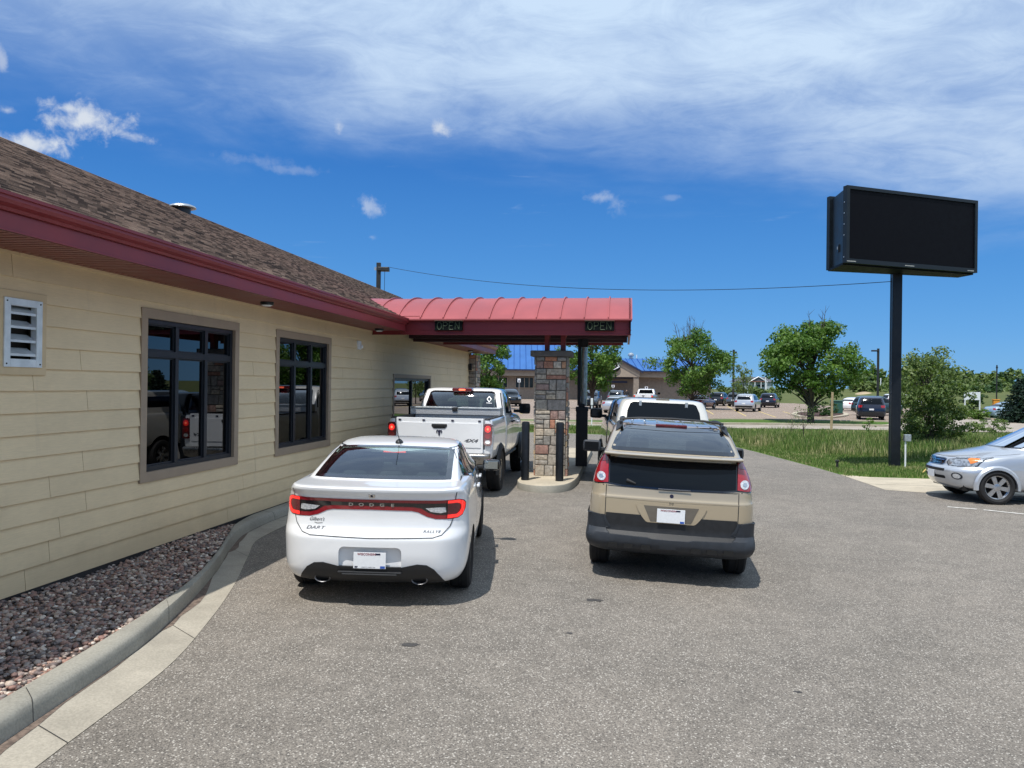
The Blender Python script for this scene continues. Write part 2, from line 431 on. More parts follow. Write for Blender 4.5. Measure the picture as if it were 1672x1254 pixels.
def ring(name, bvh, poly, view, off, wd, m_, parent):
    return lines(name, bvh, [list(poly)+[poly[0]]], view, off, wd, m_, parent)
def text_mesh(s, size, shear=0, bold=0, space=1.0):
    cu = bpy.data.curves.new('t', 'FONT'); cu.body = s; cu.size = size; cu.shear = shear; cu.align_x = 'CENTER'; cu.align_y = 'CENTER'; cu.offset = bold; cu.space_character = space
    cu.resolution_u = 3; cu.fill_mode = 'FRONT'
    o = bpy.data.objects.new('t', cu); COL.objects.link(o); dg = bpy.context.evaluated_depsgraph_get(); dg.update()
    me = bpy.data.meshes.new_from_object(o.evaluated_get(dg)); vs = [v_.co.copy() for v_ in me.vertices]; fs = [tuple(p.vertices) for p in me.polygons]
    bpy.data.objects.remove(o); bpy.data.curves.remove(cu); bpy.data.meshes.remove(me)
    return vs, fs
def letters(name, s, size, place, m_, parent, sx=1, shear=0, bold=0, space=1.0):
    """place(x, y) -> 3D point"""
    vs, fs = text_mesh(s, size, shear, bold, space)
    P = [place(v_.x*sx, v_.y) for v_ in vs]
    if any(p is None for p in P): return None
    o = mkobj(name, P, fs, m_, parent)
    return o
def text_on(name, bvh, s, size, cx, cz, m_, parent, view='rear', off=.006, **k):
    return letters(name, s, size, lambda a, b: project(bvh, (cx+a, cz+b), view, off), m_, parent, **k)
def wheel(parent, x, y, r, wd, rimr, side, style='spokes', rim_m='alloy', n=32, ns=6):
    t = MB(); h = wd/2
    t.lathe([(rimr, -h*.72), (rimr+.02, -h*.85), (r-.06, -h), (r-.02, -h*.93), (r, -h*.72), (r, -h*.2), (r-.006, -h*.18), (r-.006, -h*.1), (r, -h*.08), (r, h*.08), (r-.006, h*.1), (r-.006, h*.18), (r, h*.2), (r, h*.72), (r-.02, h*.93), (r-.06, h), (rimr+.02, h*.85), (rimr, h*.72)], n, 'x', (0, 0, 0), closed=True)
    o = t.obj('wheel', MT['rubber'], parent, smooth=True); o.location = (x, y, r)
    q = MB(); s_ = side
    q.lathe([(rimr*.97, s_*h*.75), (rimr, s_*h*.78), (rimr*1.0, s_*h*.5), (rimr*.93, s_*h*.45), (rimr*.92, -s_*h*.6), (rimr*1.0, -s_*h*.7)], n, 'x', cap=False)
    if style == 'spokes':
        for k in range(ns):
            a = 2*pi*k/ns+.2
            for (ra, rb, wa, wb) in ((.04, rimr*.96, .035, .045),):
                c_, s2 = cos(a), sin(a); vs = []
                for rr_, ww in ((ra, wa), (rb, wb)):
                    for xo in (s_*h*.40, s_*h*.68):
                        for sg in (-1, 1): vs.append((xo, rr_*c_-sg*ww*s2, rr_*s2+sg*ww*c_))
                q.add(vs, [(0, 1, 3, 2), (4, 6, 7, 5), (0, 4, 5, 1), (2, 3, 7, 6), (0, 2, 6, 4), (1, 5, 7, 3)])
        q.lathe([(.075, s_*h*.35), (.07, s_*h*.72), (.03, s_*h*.78)], 16, 'x')
    else:
        q.lathe([(rimr*.95, s_*h*.35), (rimr*.6, s_*h*.6), (.04, s_*h*.66), (.001, s_*h*.66)], n, 'x')
    q.obj('rim', MT[rim_m], o, smooth=True)
    b = MB(); b.lathe([(rimr*.93, -s_*h*.1), (.001, -s_*h*.1)], 20, 'x', cap=False); b.obj('hub', MT['well'], o)
    return o
def wells(axles, r, half, inner=.28):
    out = []
    for y in axles:
        for s_ in (-1, 1):
            m_ = MB(); m_.lathe([(r, s_*(half-inner)), (r, s_*(half+.3))], 36, 'x', (0, y, r-.055)); out.append((m_, 1))
    return out
def cutbox(poly, axis, a, b): m_ = MB(); m_.prism(poly, axis, a, b); return m_
def shrink(poly, dd):
    cx = sum(p[0] for p in poly)/len(poly); cy = sum(p[1] for p in poly)/len(poly); r = []
    for x, y in poly:
        vx, vy = x-cx, y-cy; L = sqrt(vx*vx+vy*vy); r.append((x-vx/L*dd*1.25, y-vy/L*dd*1.25))
    return r
def mir(poly): return [(-x, z) for x, z in poly][::-1]
def sym(half): return half+[(-x, z) for x, z in half[::-1] if x > 1e-6]
def rrect(x0, x1, z0, z1, r, n=4):
    out = []
    for cx, cz, a0 in ((x1-r, z1-r, 0), (x0+r, z1-r, 90), (x0+r, z0+r, 180), (x1-r, z0+r, 270)):
        for i in range(n+1): a = radians(a0+90*i/n); out.append((cx+r*cos(a), cz+r*sin(a)))
    return out
def ellipse(cx, cz, a, b, n=20): return [(cx+a*cos(2*pi*i/n), cz+b*sin(2*pi*i/n)) for i in range(n)]
def plate(parent, x, y, z, tilt=0, scale=1, sep=True):
    """licence plate: blank white field, state name above, small marks below"""
    m_ = MB(); m_.box(-.152, .152, -.003, .003, -.076, .076); o = m_.obj('licence_plate', MT['plate'], parent, bevel=.002)
    o.location = (x, y, z); o.rotation_euler = (tilt, 0, 0)
    pf = lambda cx, cz: (lambda a, b: Vector((cx+a, -.005, cz+b)))
    letters('plate_lettering', 'WISCONSIN', .030, pf(-.03, .058), MT['plate_red'], o, bold=.0006, space=1.05)
    if sep: letters('plate_lettering', 'SEP', .020, pf(-.125, -.062), MT['ink'], o, bold=.001)
    if sep: letters('plate_lettering', "AMERICA'S DAIRYLAND", .0125, pf(-.01, -.063), MT['ink'], o)
    b = MB(); b.box(.10, .145, -.0045, -.003, -.072, -.050); b.obj('plate_sticker', MT['plate_blue'], o)
    b = MB(); b.box(.05, .10, -.0045, -.003, .052, .068); b.obj('plate_sticker', MT['ink'], o)
    return o
def mirror(parent, x, y, z, side, m_, w_=.20, h_=.13, d_=.10, arm=.12, gl='mirror'):
    v_, f_ = stack([(-h_/2, -d_*.2, d_*.45, w_*.30, w_*.32, w_*.2, .02, .03, 0, .02), (-h_*.42, -d_*.4, d_*.8, w_*.46, w_*.46, w_*.36, .03, .05, 0, .03), (0, -d_*.45, d_, w_*.5, w_*.5, w_*.4, .03, .05, 0, .03), (h_*.42, -d_*.4, d_*.8, w_*.46, w_*.46, w_*.34, .03, .05, 0, .03), (h_/2, -d_*.2, d_*.45, w_*.36, w_*.36, w_*.2, .02, .03, 0, .02)], 3, 3, 4, 3)
    o = mkobj('side_mirror', v_, f_, m_, parent, True); o.location = (x, y, z)
    g = MB(); g.box(-w_*.4, w_*.4, -d_*.5, -d_*.44, -h_*.36, h_*.36); g.obj('mirror_glass', MT[gl], o, bevel=.01)
    a = MB(); a.box(-w_*.5-arm if side > 0 else w_*.3, -w_*.3 if side > 0 else w_*.5+arm, d_*.1, d_*.5, -h_*.40, -h_*.1); a.obj('mirror_arm', MT['black_plastic'], o, bevel=.01)
    return o
MT['mirror'] = mat('mirror_glass', (.45, .5, .52), .03, 1, 0)
def seats(parent, ys, xs, zseat, ztop, w_=.44, head=True):
    for y in ys:
        for x in xs:
            m_ = MB(); m_.box(x-w_/2, x+w_/2, y, y+.45, zseat-.12, zseat+.02)
            m_.add([(x+sx*w_/2*(.85 if t else 1), y-(.16 if t else 0)+dy, zz_) for t, zz_ in ((0, zseat), (1, ztop-.16)) for dy in (-.10, .04) for sx in (-1, 1)],
                   [(0, 1, 3, 2), (4, 6, 7, 5), (0, 4, 5, 1), (2, 3, 7, 6), (0, 2, 6, 4), (1, 5, 7, 3)])
            o = m_.obj('seat', MT['seat'], parent, bevel=.05, seg=3)
            if head:
                h_ = MB(); h_.box(x-.13, x+.13, y-.24, y-.13, ztop-.13, ztop+.06); h_.obj('headrest', MT['seat'], o, bevel=.045, seg=3)
def car_root(name, x, y, rz, label, cat, group=None, ox=None):
    """root at ground level, leaning with the cross fall of the pavement"""
    xc = x if ox is None else ox
    o = empty(name, (x, y, gz(x)), rz, label, cat, group)
    o.rotation_euler = (Matrix.Rotation(-math.atan(gslope(xc)), 4, 'Y') @ Matrix.Rotation(rz, 4, 'Z')).to_euler()
    return o
# ---- ground sheets
def sheet(name, poly, dz, m_, kind='structure', step=.35, lo=-4.2, hi=4.2, parent=None, zf=None):
    bm = bmesh.new(); vs = [bm.verts.new((p[0], p[1], 0)) for p in poly]; bm.faces.new(vs)
    x = lo
    while x < hi:
        bmesh.ops.bisect_plane(bm, geom=bm.verts[:]+bm.edges[:]+bm.faces[:], plane_co=(x, 0, 0), plane_no=(1, 0, 0)); x += step
    bmesh.ops.triangulate(bm, faces=[f for f in bm.faces if len(f.verts) > 4])
    for v_ in bm.verts: v_.co.z = (zf(v_.co.x, v_.co.y) if zf else gz(v_.co.x))+dz
    for f in bm.faces:
        f.normal_update()
        if f.normal.z < 0: f.normal_flip()
    me = bpy.data.meshes.new(name); bm.to_mesh(me); bm.free(); me.materials.append(m_)
    o = bpy.data.objects.new(name, me); COL.objects.link(o)
    if parent: o.parent = parent
    elif kind: o['kind'] = kind
    return o
# ================================================================== GROUND
def nodemat(name):
    m_ = bpy.data.materials.new(name); m_.use_nodes = True; t = NT(m_.node_tree); return m_, t, m_.node_tree.nodes['Principled BSDF']
def asphalt(name, base=(.190, .173, .150), warm=(.210, .184, .154), chips=True):
    m_, t, b = nodemat(name); P = t.n('ShaderNodeNewGeometry').outputs['Position']
    v1 = t.n('ShaderNodeTexVoronoi', feature='F1'); t.put(v1.inputs['Vector'], P); v1.inputs['Scale'].default_value = 130
    r1 = t.sep(v1.outputs['Color'])[0]
    v2 = t.n('ShaderNodeTexVoronoi', feature='F1'); t.put(v2.inputs['Vector'], P); v2.inputs['Scale'].default_value = 72
    r2 = t.sep(v2.outputs['Color'])[1]
    big = t.noise(P, .35, 5, .6); mid = t.noise(P, 3.0, 5, .65)
    base_c = t.mix(big, (*base, 1), (*warm, 1))
    k = t.m('MULTIPLY', t.ss(mid, .3, .7, .88, 1.10), t.ss(big, .3, .7, .92, 1.08))
    c = t.mix(1, base_c, k, 'MULTIPLY')
    c = t.mix(1, c, t.m('ADD', .55, t.m('MULTIPLY', r1, .85)), 'MULTIPLY')
    lightst = t.m('MULTIPLY', t.ss(r2, .80, .86), t.ss(v2.outputs['Distance'], .012, .006) if False else t.ss(v2.outputs['Distance'], .50, .38))
    c = t.mix(t.m('MULTIPLY', lightst, .85), c, (.50, .465, .41, 1))
    drk = t.m('MULTIPLY', t.ss(r2, .16, .10), t.ss(v2.outputs['Distance'], .50, .40)); c = t.mix(t.m('MULTIPLY', drk, .6), c, (.045, .043, .042, 1))
    st = t.ss(t.noise(P, .9, 4, .7, .6), .66, .80); c = t.mix(t.m('MULTIPLY', st, .22), c, (.06, .056, .053, 1))
    t.L.new(c, b.inputs['Base Color']); b.inputs['Roughness'].default_value = .85; b.inputs['Specular IOR Level'].default_value = .3
    bp = t.n('ShaderNodeBump'); bp.inputs['Strength'].default_value = .55; bp.inputs['Distance'].default_value = .006
    t.L.new(t.m('ADD', t.m('MULTIPLY', v1.outputs['Distance'], -.6), t.m('MULTIPLY', v2.outputs['Distance'], -.8)), bp.inputs['Height']); t.L.new(bp.outputs[0], b.inputs['Normal'])
    return m_
MT['asphalt'] = asphalt('asphalt')
MT['lot_asphalt'] = asphalt('reddish_asphalt', (.27, .205, .16), (.30, .235, .185))
def concrete(name, base, joints=0):
    m_, t, b = nodemat(name); P = t.n('ShaderNodeNewGeometry').outputs['Position']
    a = t.noise(P, 1.3, 6, .65); f_ = t.noise(P, 60, 4, .6); sp = t.noise(P, 11, 5, .7, .5)
    c = t.mix(t.ss(a, .3, .7), (*[q*.82 for q in base], 1), (*[q*1.12 for q in base], 1))
    c = t.mix(1, c, t.ss(f_, .3, .7, .86, 1.10), 'MULTIPLY')
    c = t.mix(t.m('MULTIPLY', t.ss(sp, .62, .74), .45), c, (base[0]*.42, base[1]*.40, base[2]*.36, 1))
    t.L.new(c, b.inputs['Base Color']); b.inputs['Roughness'].default_value = .85
    bp = t.n('ShaderNodeBump'); bp.inputs['Strength'].default_value = .35; bp.inputs['Distance'].default_value = .004
    t.L.new(t.m('ADD', f_, t.m('MULTIPLY', sp, 1.5)), bp.inputs['Height']); t.L.new(bp.outputs[0], b.inputs['Normal'])
    return m_
MT['kerb'] = concrete('kerb_concrete', (.30, .285, .24))
MT['pan'] = concrete('gutter_concrete', (.375, .34, .275))
MT['apron'] = concrete('apron_concrete', (.47, .41, .31))
MT['pave'] = concrete('pale_concrete', (.36, .315, .26))
def grassmat(name, c1, c2, c3):
    m_, t, b = nodemat(name); P = t.n('ShaderNodeNewGeometry').outputs['Position']
    a = t.noise(P, .5, 5, .6); f_ = t.noise(P, 14, 5, .7)
    c = t.mix(t.ss(a, .3, .7), (*c1, 1), (*c2, 1)); c = t.mix(t.m('MULTIPLY', t.ss(f_, .45, .75), .7), c, (*c3, 1))
    t.L.new(c, b.inputs['Base Color']); b.inputs['Roughness'].default_value = .9; b.inputs['Specular IOR Level'].default_value = .15
    bp = t.n('ShaderNodeBump'); bp.inputs['Strength'].default_value = .8; bp.inputs['Distance'].default_value = .05
    t.L.new(f_, bp.inputs['Height']); t.L.new(bp.outputs[0], b.inputs['Normal'])
    return m_
MT['turf'] = grassmat('turf', (.060, .125, .018), (.085, .150, .028), (.115, .165, .040))
MT['field'] = grassmat('field', (.075, .100, .030), (.115, .130, .045), (.16, .15, .07))
MT['mulch'] = mat('mulch', (.06, .028, .018), .9, 0, .4, 20, bump=.8, bs=30)
# base ground: lawn and field everywhere, stepped in x to follow the fall
xs_ = [-1500, -300, -60, -20, -8]+[-4+.5*i for i in range(17)]+[6, 10, 20, 60, 300, 1500]
ys_ = [-300, -40, 0, 20, 40, 80, 140, 300, 1800]
V = [(x, y, gz(x)-.02) for y in ys_ for x in xs_]; n_ = len(xs_)
mkobj('ground', V, [(j*n_+i, j*n_+i+1, (j+1)*n_+i+1, (j+1)*n_+i) for j in range(len(ys_)-1) for i in range(n_-1)], MT['field'])['kind'] = 'structure'
pan_edge = [(-2.55, -3), (-2.75, 1), (-2.95, 2.6), (-3.13, 3.76), (-3.28, 5.15), (-3.58, 6.3), (-3.96, 7.45), (-4.45, 8.7), (-4.82, 9.75), (-4.90, 11), (-4.90, 28.5)]
kerb_bot = [(-2.95, -3), (-3.12, 1), (-3.30, 2.6), (-3.48, 3.9), (-3.68, 5.4), (-3.98, 6.6), (-4.40, 7.9), (-4.83, 9.0), (-5.12, 10.0), (-5.20, 11), (-5.20, 28.5)]
kerb_top = [(-3.19, -3), (-3.36, 1), (-3.54, 2.6), (-3.72, 4.1), (-3.90, 5.6), (-4.16, 6.9), (-4.58, 8.2), (-5.00, 9.25), (-5.28, 10.0), (-5.40, 10.8), (-5.42, 28.5)]
def smoothline(pts, k=5):
    P = np.array(pts, float); s_ = np.concatenate([[0], np.cumsum(np.hypot(*np.diff(P, axis=0).T))]); q = []
    for i in range(len(s_)-1): q += list(np.linspace(s_[i], s_[i+1], k, endpoint=False))
    q.append(s_[-1]); return list(zip(pchip(s_, P[:, 0], q), pchip(s_, P[:, 1], q)))
pe, kb, kt = smoothline(pan_edge), smoothline(kerb_bot), smoothline(kerb_top)
grass_edge = [(60, 17.9), (30, 17.9), (9, 18.05), (6.69, 18.22), (5.9, 18.54), (5.80, 20.3), (5.73, 21.58), (5.55, 23.2), (5.29, 24.8), (5.0, 26.6), (4.70, 28.5), (4.3, 30.6), (3.6, 32.6), (2.3, 34.0), (.6, 34.5), (-4, 34.3), (-60, 34.3), (-60, 28.6)]
sheet('parking_lot', [(-3, -30), (60, -30)]+grass_edge+[(-4.90, 28.6)]+pe[::-1], .0, MT['asphalt'])
bm_ = MB()
n_ = len(pe); V = []
for i in range(n_):
    V += [(pe[i][0], pe[i][1], gz(pe[i][0])+.004), (kb[i][0], kb[i][1], .022)]
F = [(2*i, 2*i+1, 2*i+3, 2*i+2) for i in range(n_-1)]
mkobj('gutter_pan', V, [f[::-1] for f in F], MT['pan'], smooth=True)['kind'] = 'structure'
# kerb head with a rounded nose
V = []
K = 9
for i in range(n_):
    b_, t_ = Vector(kb[i]), Vector(kt[i]); dv = b_-t_
    prof = [(1.0, .00), (1.0, .022), (.955, .09), (.91, .128), (.82, .149), (.50, .156), (.2, .157), (.02, .152), (0, -.02)]
    jit = .0015*sin(i*2.3)
    for a, z in prof: V.append((t_.x+dv.x*a, t_.y+dv.y*a, z+jit*(z > .1)))
F = [(i*K+k, i*K+k+1, (i+1)*K+k+1, (i+1)*K+k) for i in range(n_-1) for k in range(K-1)]
ko = mkobj('kerb', V, F, MT['kerb'], smooth=True); ko['kind'] = 'structure'; autosmooth(ko, 50)
# joints across kerb and pan
jm = MB()
for i in (3*5+1, 5*5-2, 7*5, 9*5, 10*5):
    if i >= n_-1: continue
    prof = [(1.0, .022), (.955, .09), (.91, .128), (.82, .149), (.50, .156), (.2, .157)]
    b_, t_ = Vector(kb[i]), Vector(kt[i]); dv = b_-t_; tg = (Vector(kb[i+1])-b_).normalized()*.004; P = []
    for a, z in prof:
        p = t_+dv*a; P += [(p.x-tg.x, p.y-tg.y, z+.003), (p.x+tg.x, p.y+tg.y, z+.003)]
    jm.add(P, [(2*k, 2*k+1, 2*k+3, 2*k+2) for k in range(len(prof)-1)])
    e_ = Vector(pe[i]); jm.add([(e_.x-tg.x, e_.y-tg.y, gz(e_.x)+.007), (e_.x+tg.x, e_.y+tg.y, gz(e_.x)+.007), (b_.x+tg.x, b_.y+tg.y, .025), (b_.x-tg.x, b_.y-tg.y, .025)], [(0, 1, 2, 3)])
jo = jm.obj('kerb_joint', MT['seam']); jo['kind'] = 'structure'
# silt line where the pan meets the kerb
MT['silt'] = mat('gutter_silt', (.15, .11, .085), .95, 0, .4, 25)
V = []; rs = random.Random(9)
for i in range(n_):
    b_, p_ = Vector(kb[i]), Vector(pe[i]); f_ = max(.01, .10+.16*sin(i*.55)+rs.uniform(-.08, .10)); q_ = b_+(p_-b_)*f_
    V += [(b_.x, b_.y, .0255), (q_.x, q_.y, .022+(gz(p_.x)+.004-.022)*f_+.003)]
mkobj('gutter_silt', V, [(2*i, 2*i+2, 2*i+3, 2*i+1) for i in range(n_-1)], MT['silt'])['kind'] = 'structure'
# rock bed
bedp = [(-5.46, -3)]+[p for p in kt if p[1] < 10.1][::1]+[(-5.46, 10.2)]
mm, t, b = nodemat('rock_bed'); P_ = t.n('ShaderNodeNewGeometry').outputs['Position']; v_ = t.n('ShaderNodeTexVoronoi'); t.put(v_.inputs['Vector'], P_); v_.inputs['Scale'].default_value = 26
t.L.new(t.ramp(t.sep(v_.outputs['Color'])[0], [(0, (.05, .04, .035)), (.5, (.14, .10, .085)), (1, (.25, .2, .17))]), b.inputs['Base Color']); MT['bed'] = mm
bo = sheet('rock_bed', bedp, 0, MT['bed'], lo=-5, hi=-4); 
for v_ in bo.data.vertices: v_.co.z = .085
# river rocks
mm, t, b = nodemat('river_rock'); geo = t.n('ShaderNodeNewGeometry'); ri = geo.outputs['Random Per Island']
wn2 = t.wn(t.comb(ri, 3.1, 7.7)); c = t.ramp(ri, [(0, (.08, .065, .06)), (.20, (.17, .13, .12)), (.38, (.30, .165, .13)), (.56, (.40, .26, .20)), (.70, (.24, .21, .195)), (.84, (.46, .36, .29)), (.94, (.60, .50, .41)), (1, (.72, .66, .58))])
c = t.mix(1, c, t.ss(t.noise(geo.outputs['Position'], 60, 4, .6), .3, .7, .8, 1.15), 'MULTIPLY'); t.L.new(c, b.inputs['Base Color']); b.inputs['Roughness'].default_value = .62; MT['rock'] = mm
bmr = bmesh.new(); bmesh.ops.create_icosphere(bmr, subdivisions=1, radius=1); bmr.verts.index_update()
IV = np.array([v_.co[:] for v_ in bmr.verts]); IF = np.array([[v_.index for v_ in f.verts] for f in bmr.faces]); bmr.free()
def fastmesh(name, V, F, m_, smooth=False):
    me = bpy.data.meshes.new(name); k = F.shape[1]
    me.vertices.add(len(V)); me.vertices.foreach_set('co', V.astype(np.float32).ravel())
    me.loops.add(F.size); me.loops.foreach_set('vertex_index', F.astype(np.int32).ravel())
    me.polygons.add(len(F)); me.polygons.foreach_set('loop_start', np.arange(0, F.size, k, dtype=np.int32))
    if smooth: me.polygons.foreach_set('use_smooth', np.ones(len(F), dtype=bool))
    me.update(calc_edges=True); me.validate(); me.materials.append(m_)
    o = bpy.data.objects.new(name, me); COL.objects.link(o); return o
R = np.random.RandomState(3)
kty = np.array([p[1] for p in kt]); ktx = np.array([p[0] for p in kt])
cnt = 0; Vs = []; Fs = []
for i in range(19000):
    y = R.uniform(2.6, 10.1); xr = np.interp(y, kty, ktx)-.03
    if xr < -5.40: continue
    x = R.uniform(-5.44, -3.4)
    if x > xr: continue
    s_ = R.uniform(.012, .026)*(1.35 if R.rand() < .12 else 1); sc = s_*np.array([R.uniform(.9, 1.4), R.uniform(.8, 1.1), R.uniform(.5, .8)])
    rot = np.array(Matrix.Rotation(R.uniform(0, 6.3), 3, 'Z') @ Matrix.Rotation(R.uniform(-.5, .5), 3, 'X'))
    vv = (IV*(1+R.uniform(-.10, .10, (len(IV), 1)))*sc) @ rot.T + np.array([x, y, .095+R.uniform(0, .030)+.02*sin(x*3+y*2)])
    Vs.append(vv); Fs.append(IF+len(IV)*cnt); cnt += 1
tag(fastmesh('river_rocks', np.concatenate(Vs), np.concatenate(Fs), MT['rock'], True), 'loose rounded river rocks in brown, pink and grey between siding and kerb', 'rocks', kind='stuff')
# concrete apron and streets
sheet('apron', [(5.73, 21.58), (5.80, 20.3), (5.9, 18.54), (6.69, 18.22), (9, 18.05), (30, 17.9), (60, 17.9), (60, 21.4), (30, 21.3), (9, 21.1), (6.35, 21.15)], .004, MT['apron'])
jm = MB(); jm.box(8.6, 8.62, 18.1, 21.05, -.171, -.1695); jm.box(6.0, 12.5, 19.55, 19.565, -.171, -.1695); jo = jm.obj('apron_joint', MT['seam']); jo['kind'] = 'structure'
lane = [(-60, 39.2), (-20, 39.3), (-2.5, 40.2), (2, 42.6), (6.3, 45.1), (11, 46), (15.8, 46.3), (22, 46.4), (40, 46.5), (90, 46), (90, 52), (45, 62), (35, 64), (27.5, 66.8), (22, 61), (18.6, 58.0), (17.2, 53), (15.9, 50.3), (11, 50.2), (6.9, 49.4), (2, 46.4), (-2.6, 43.2), (-20, 42.6), (-60, 42.4)]
sheet('street', lane, .0, MT['pave'])
lot = [(-60, 46.6), (-20, 46.2), (-2.9, 47.2), (2, 53), (7.6, 57.8), (12, 58.3), (18.6, 58.0), (22, 61), (27.5, 66.8), (31, 82), (40, 118), (20, 128), (-2, 133), (-60, 133)]
sheet('far_parking_lot', lot, .004, MT['lot_asphalt'])
# kerbs on the far side
def kerbline(name, pts, wd, h, m_, z0=None):
    mb = MB(); V = []; P = [Vector(p) for p in smoothline(pts, 3)]
    for i, p in enumerate(P):
        t_ = (P[min(i+1, len(P)-1)]-P[max(i-1, 0)]).normalized(); n = Vector((-t_.y, t_.x))*wd/2; z = gz(p.x)
        V += [(p.x-n.x, p.y-n.y, z-.05), (p.x-n.x, p.y-n.y, z+h), (p.x+n.x, p.y+n.y, z+h), (p.x+n.x, p.y+n.y, z-.05)]
    mb.add(V, [(4*i+k, 4*i+k+1, 4*i+k+5, 4*i+k+4) for i in range(len(P)-1) for k in range(3)])
    o = mb.obj(name, m_); o['kind'] = 'structure'; return o
kerbline('far_kerb', [(-60, 42.6), (-20, 42.8), (-2.6, 43.4), (2, 46.7), (6.9, 49.7), (11, 50.5), (15.9, 50.6), (17.4, 53)], .35, .11, MT['apron'])
kerbline('far_kerb', [(-60, 46.4), (-20, 46.0), (-2.9, 47.0), (2, 52.7), (7.6, 57.5), (12, 58.0), (18.6, 57.8)], .3, .08, MT['apron'])
kerbline('street_kerb', [(27.5, 67.1), (35, 64.3), (45, 62.3), (90, 52.3)], .5, .12, MT['apron'])
verge = [(-60, 42.7), (-20, 42.9), (-2.6, 43.5), (2, 46.8), (6.9, 49.8), (11, 50.6), (15.9, 50.7), (17.3, 53), (18.4, 57.6), (12, 57.9), (7.6, 57.4), (2, 52.6), (-2.9, 46.9), (-20, 45.9), (-60, 46.2)]
sheet('verge', verge, .012, MT['turf'])
lawn = [(60, 21.4), (30, 21.3), (9, 21.1), (6.35, 21.15), (5.73, 21.58), (5.55, 23.2), (5.29, 24.8), (5.0, 26.6), (4.70, 28.5), (4.3, 30.6), (3.6, 32.6), (2.3, 34.0), (.6, 34.5), (-4, 34.3), (-60, 34.3), (-60, 39), (-20, 39.1), (-2.5, 40.0), (2, 42.4), (6.0, 44.6), (60, 46)]
sheet('lawn', lawn, .0, MT['turf'])
# landscaped island in the far lot round the maple
isl = [(at(px, py).x, at(px, py).y) for px, py in [(1296, 678.5), (1310, 682), (1340, 683.5), (1365, 682), (1382, 678), (1372, 675), (1340, 673.5), (1305, 674.5)]]
kerbline('island_kerb', isl+[isl[0]], .4, .13, MT['apron'])
sheet('planting_bed', isl, .08, MT['mulch'])
# painted lines of the far lot
MT['yellow'] = mat('yellow_line', (.55, .42, .16), .8, 0, .2, 8); MT['white_line'] = mat('white_line', (.62, .60, .55), .8, 0, .3, 14)
def paint(pts, wd, m_, dz=.009):
    mb = MB()
    for a, b in zip(pts, pts[1:]):
        a, b = Vector(a), Vector(b); t_ = (b-a); t_.normalize(); n = Vector((-t_.y, t_.x))*wd/2
        k = 6
        for i in range(k):
            p, q = a+(b-a)*i/k, a+(b-a)*(i+1)/k
            mb.add([(p.x-n.x, p.y-n.y, gz(p.x)+dz), (q.x-n.x, q.y-n.y, gz(q.x)+dz), (q.x+n.x, q.y+n.y, gz(q.x)+dz), (p.x+n.x, p.y+n.y, gz(p.x)+dz)], [(0, 1, 2, 3)])
    o = mb.obj('parking_line', m_, fixn=False); o['kind'] = 'structure'; return o
for (a, b) in [((1149, 667.5), (1165, 676.5)), ((1186, 662.5), (1218, 679.5)), ((1238, 671.5), (1267, 681.5)), ((1278, 672), (1290, 675.5)), ((1040, 672), (1052, 680)), ((842, 668), (852, 676))]:
    p, q = at(*a), at(*b); paint([p.xy, q.xy], .13, MT['yellow'])
for (a, b) in [((1547, 828), (1595, 832)), ((1606, 833), (1672, 840)), ((1640, 815), (1672, 818))]:
    p, q = at(*a), at(*b); paint([p.xy, q.xy], .09, MT['white_line'])
# tar / oil spots on the asphalt
MT['oil'] = mat('oil_stain', (.05, .047, .045), .8, 0, .3, 30)
def blot(px, py, a, b_, sd):
    p = at(px, py); rr = random.Random(sd); n = 18
    V = [(p.x+a*(1+rr.uniform(-.3, .3))*cos(2*pi*i/n), p.y+b_*(1+rr.uniform(-.3, .3))*sin(2*pi*i/n), gz(p.x)+.002) for i in range(n)]
    o = mkobj('oil_spot', V, [tuple(range(n))], MT['oil']); o['kind'] = 'structure'
blot(669, 1053, .075, .05, 1); blot(968, 980, .09, .05, 2); blot(930, 1034, .03, .025, 3); blot(1303, 1130, .03, .02, 4)
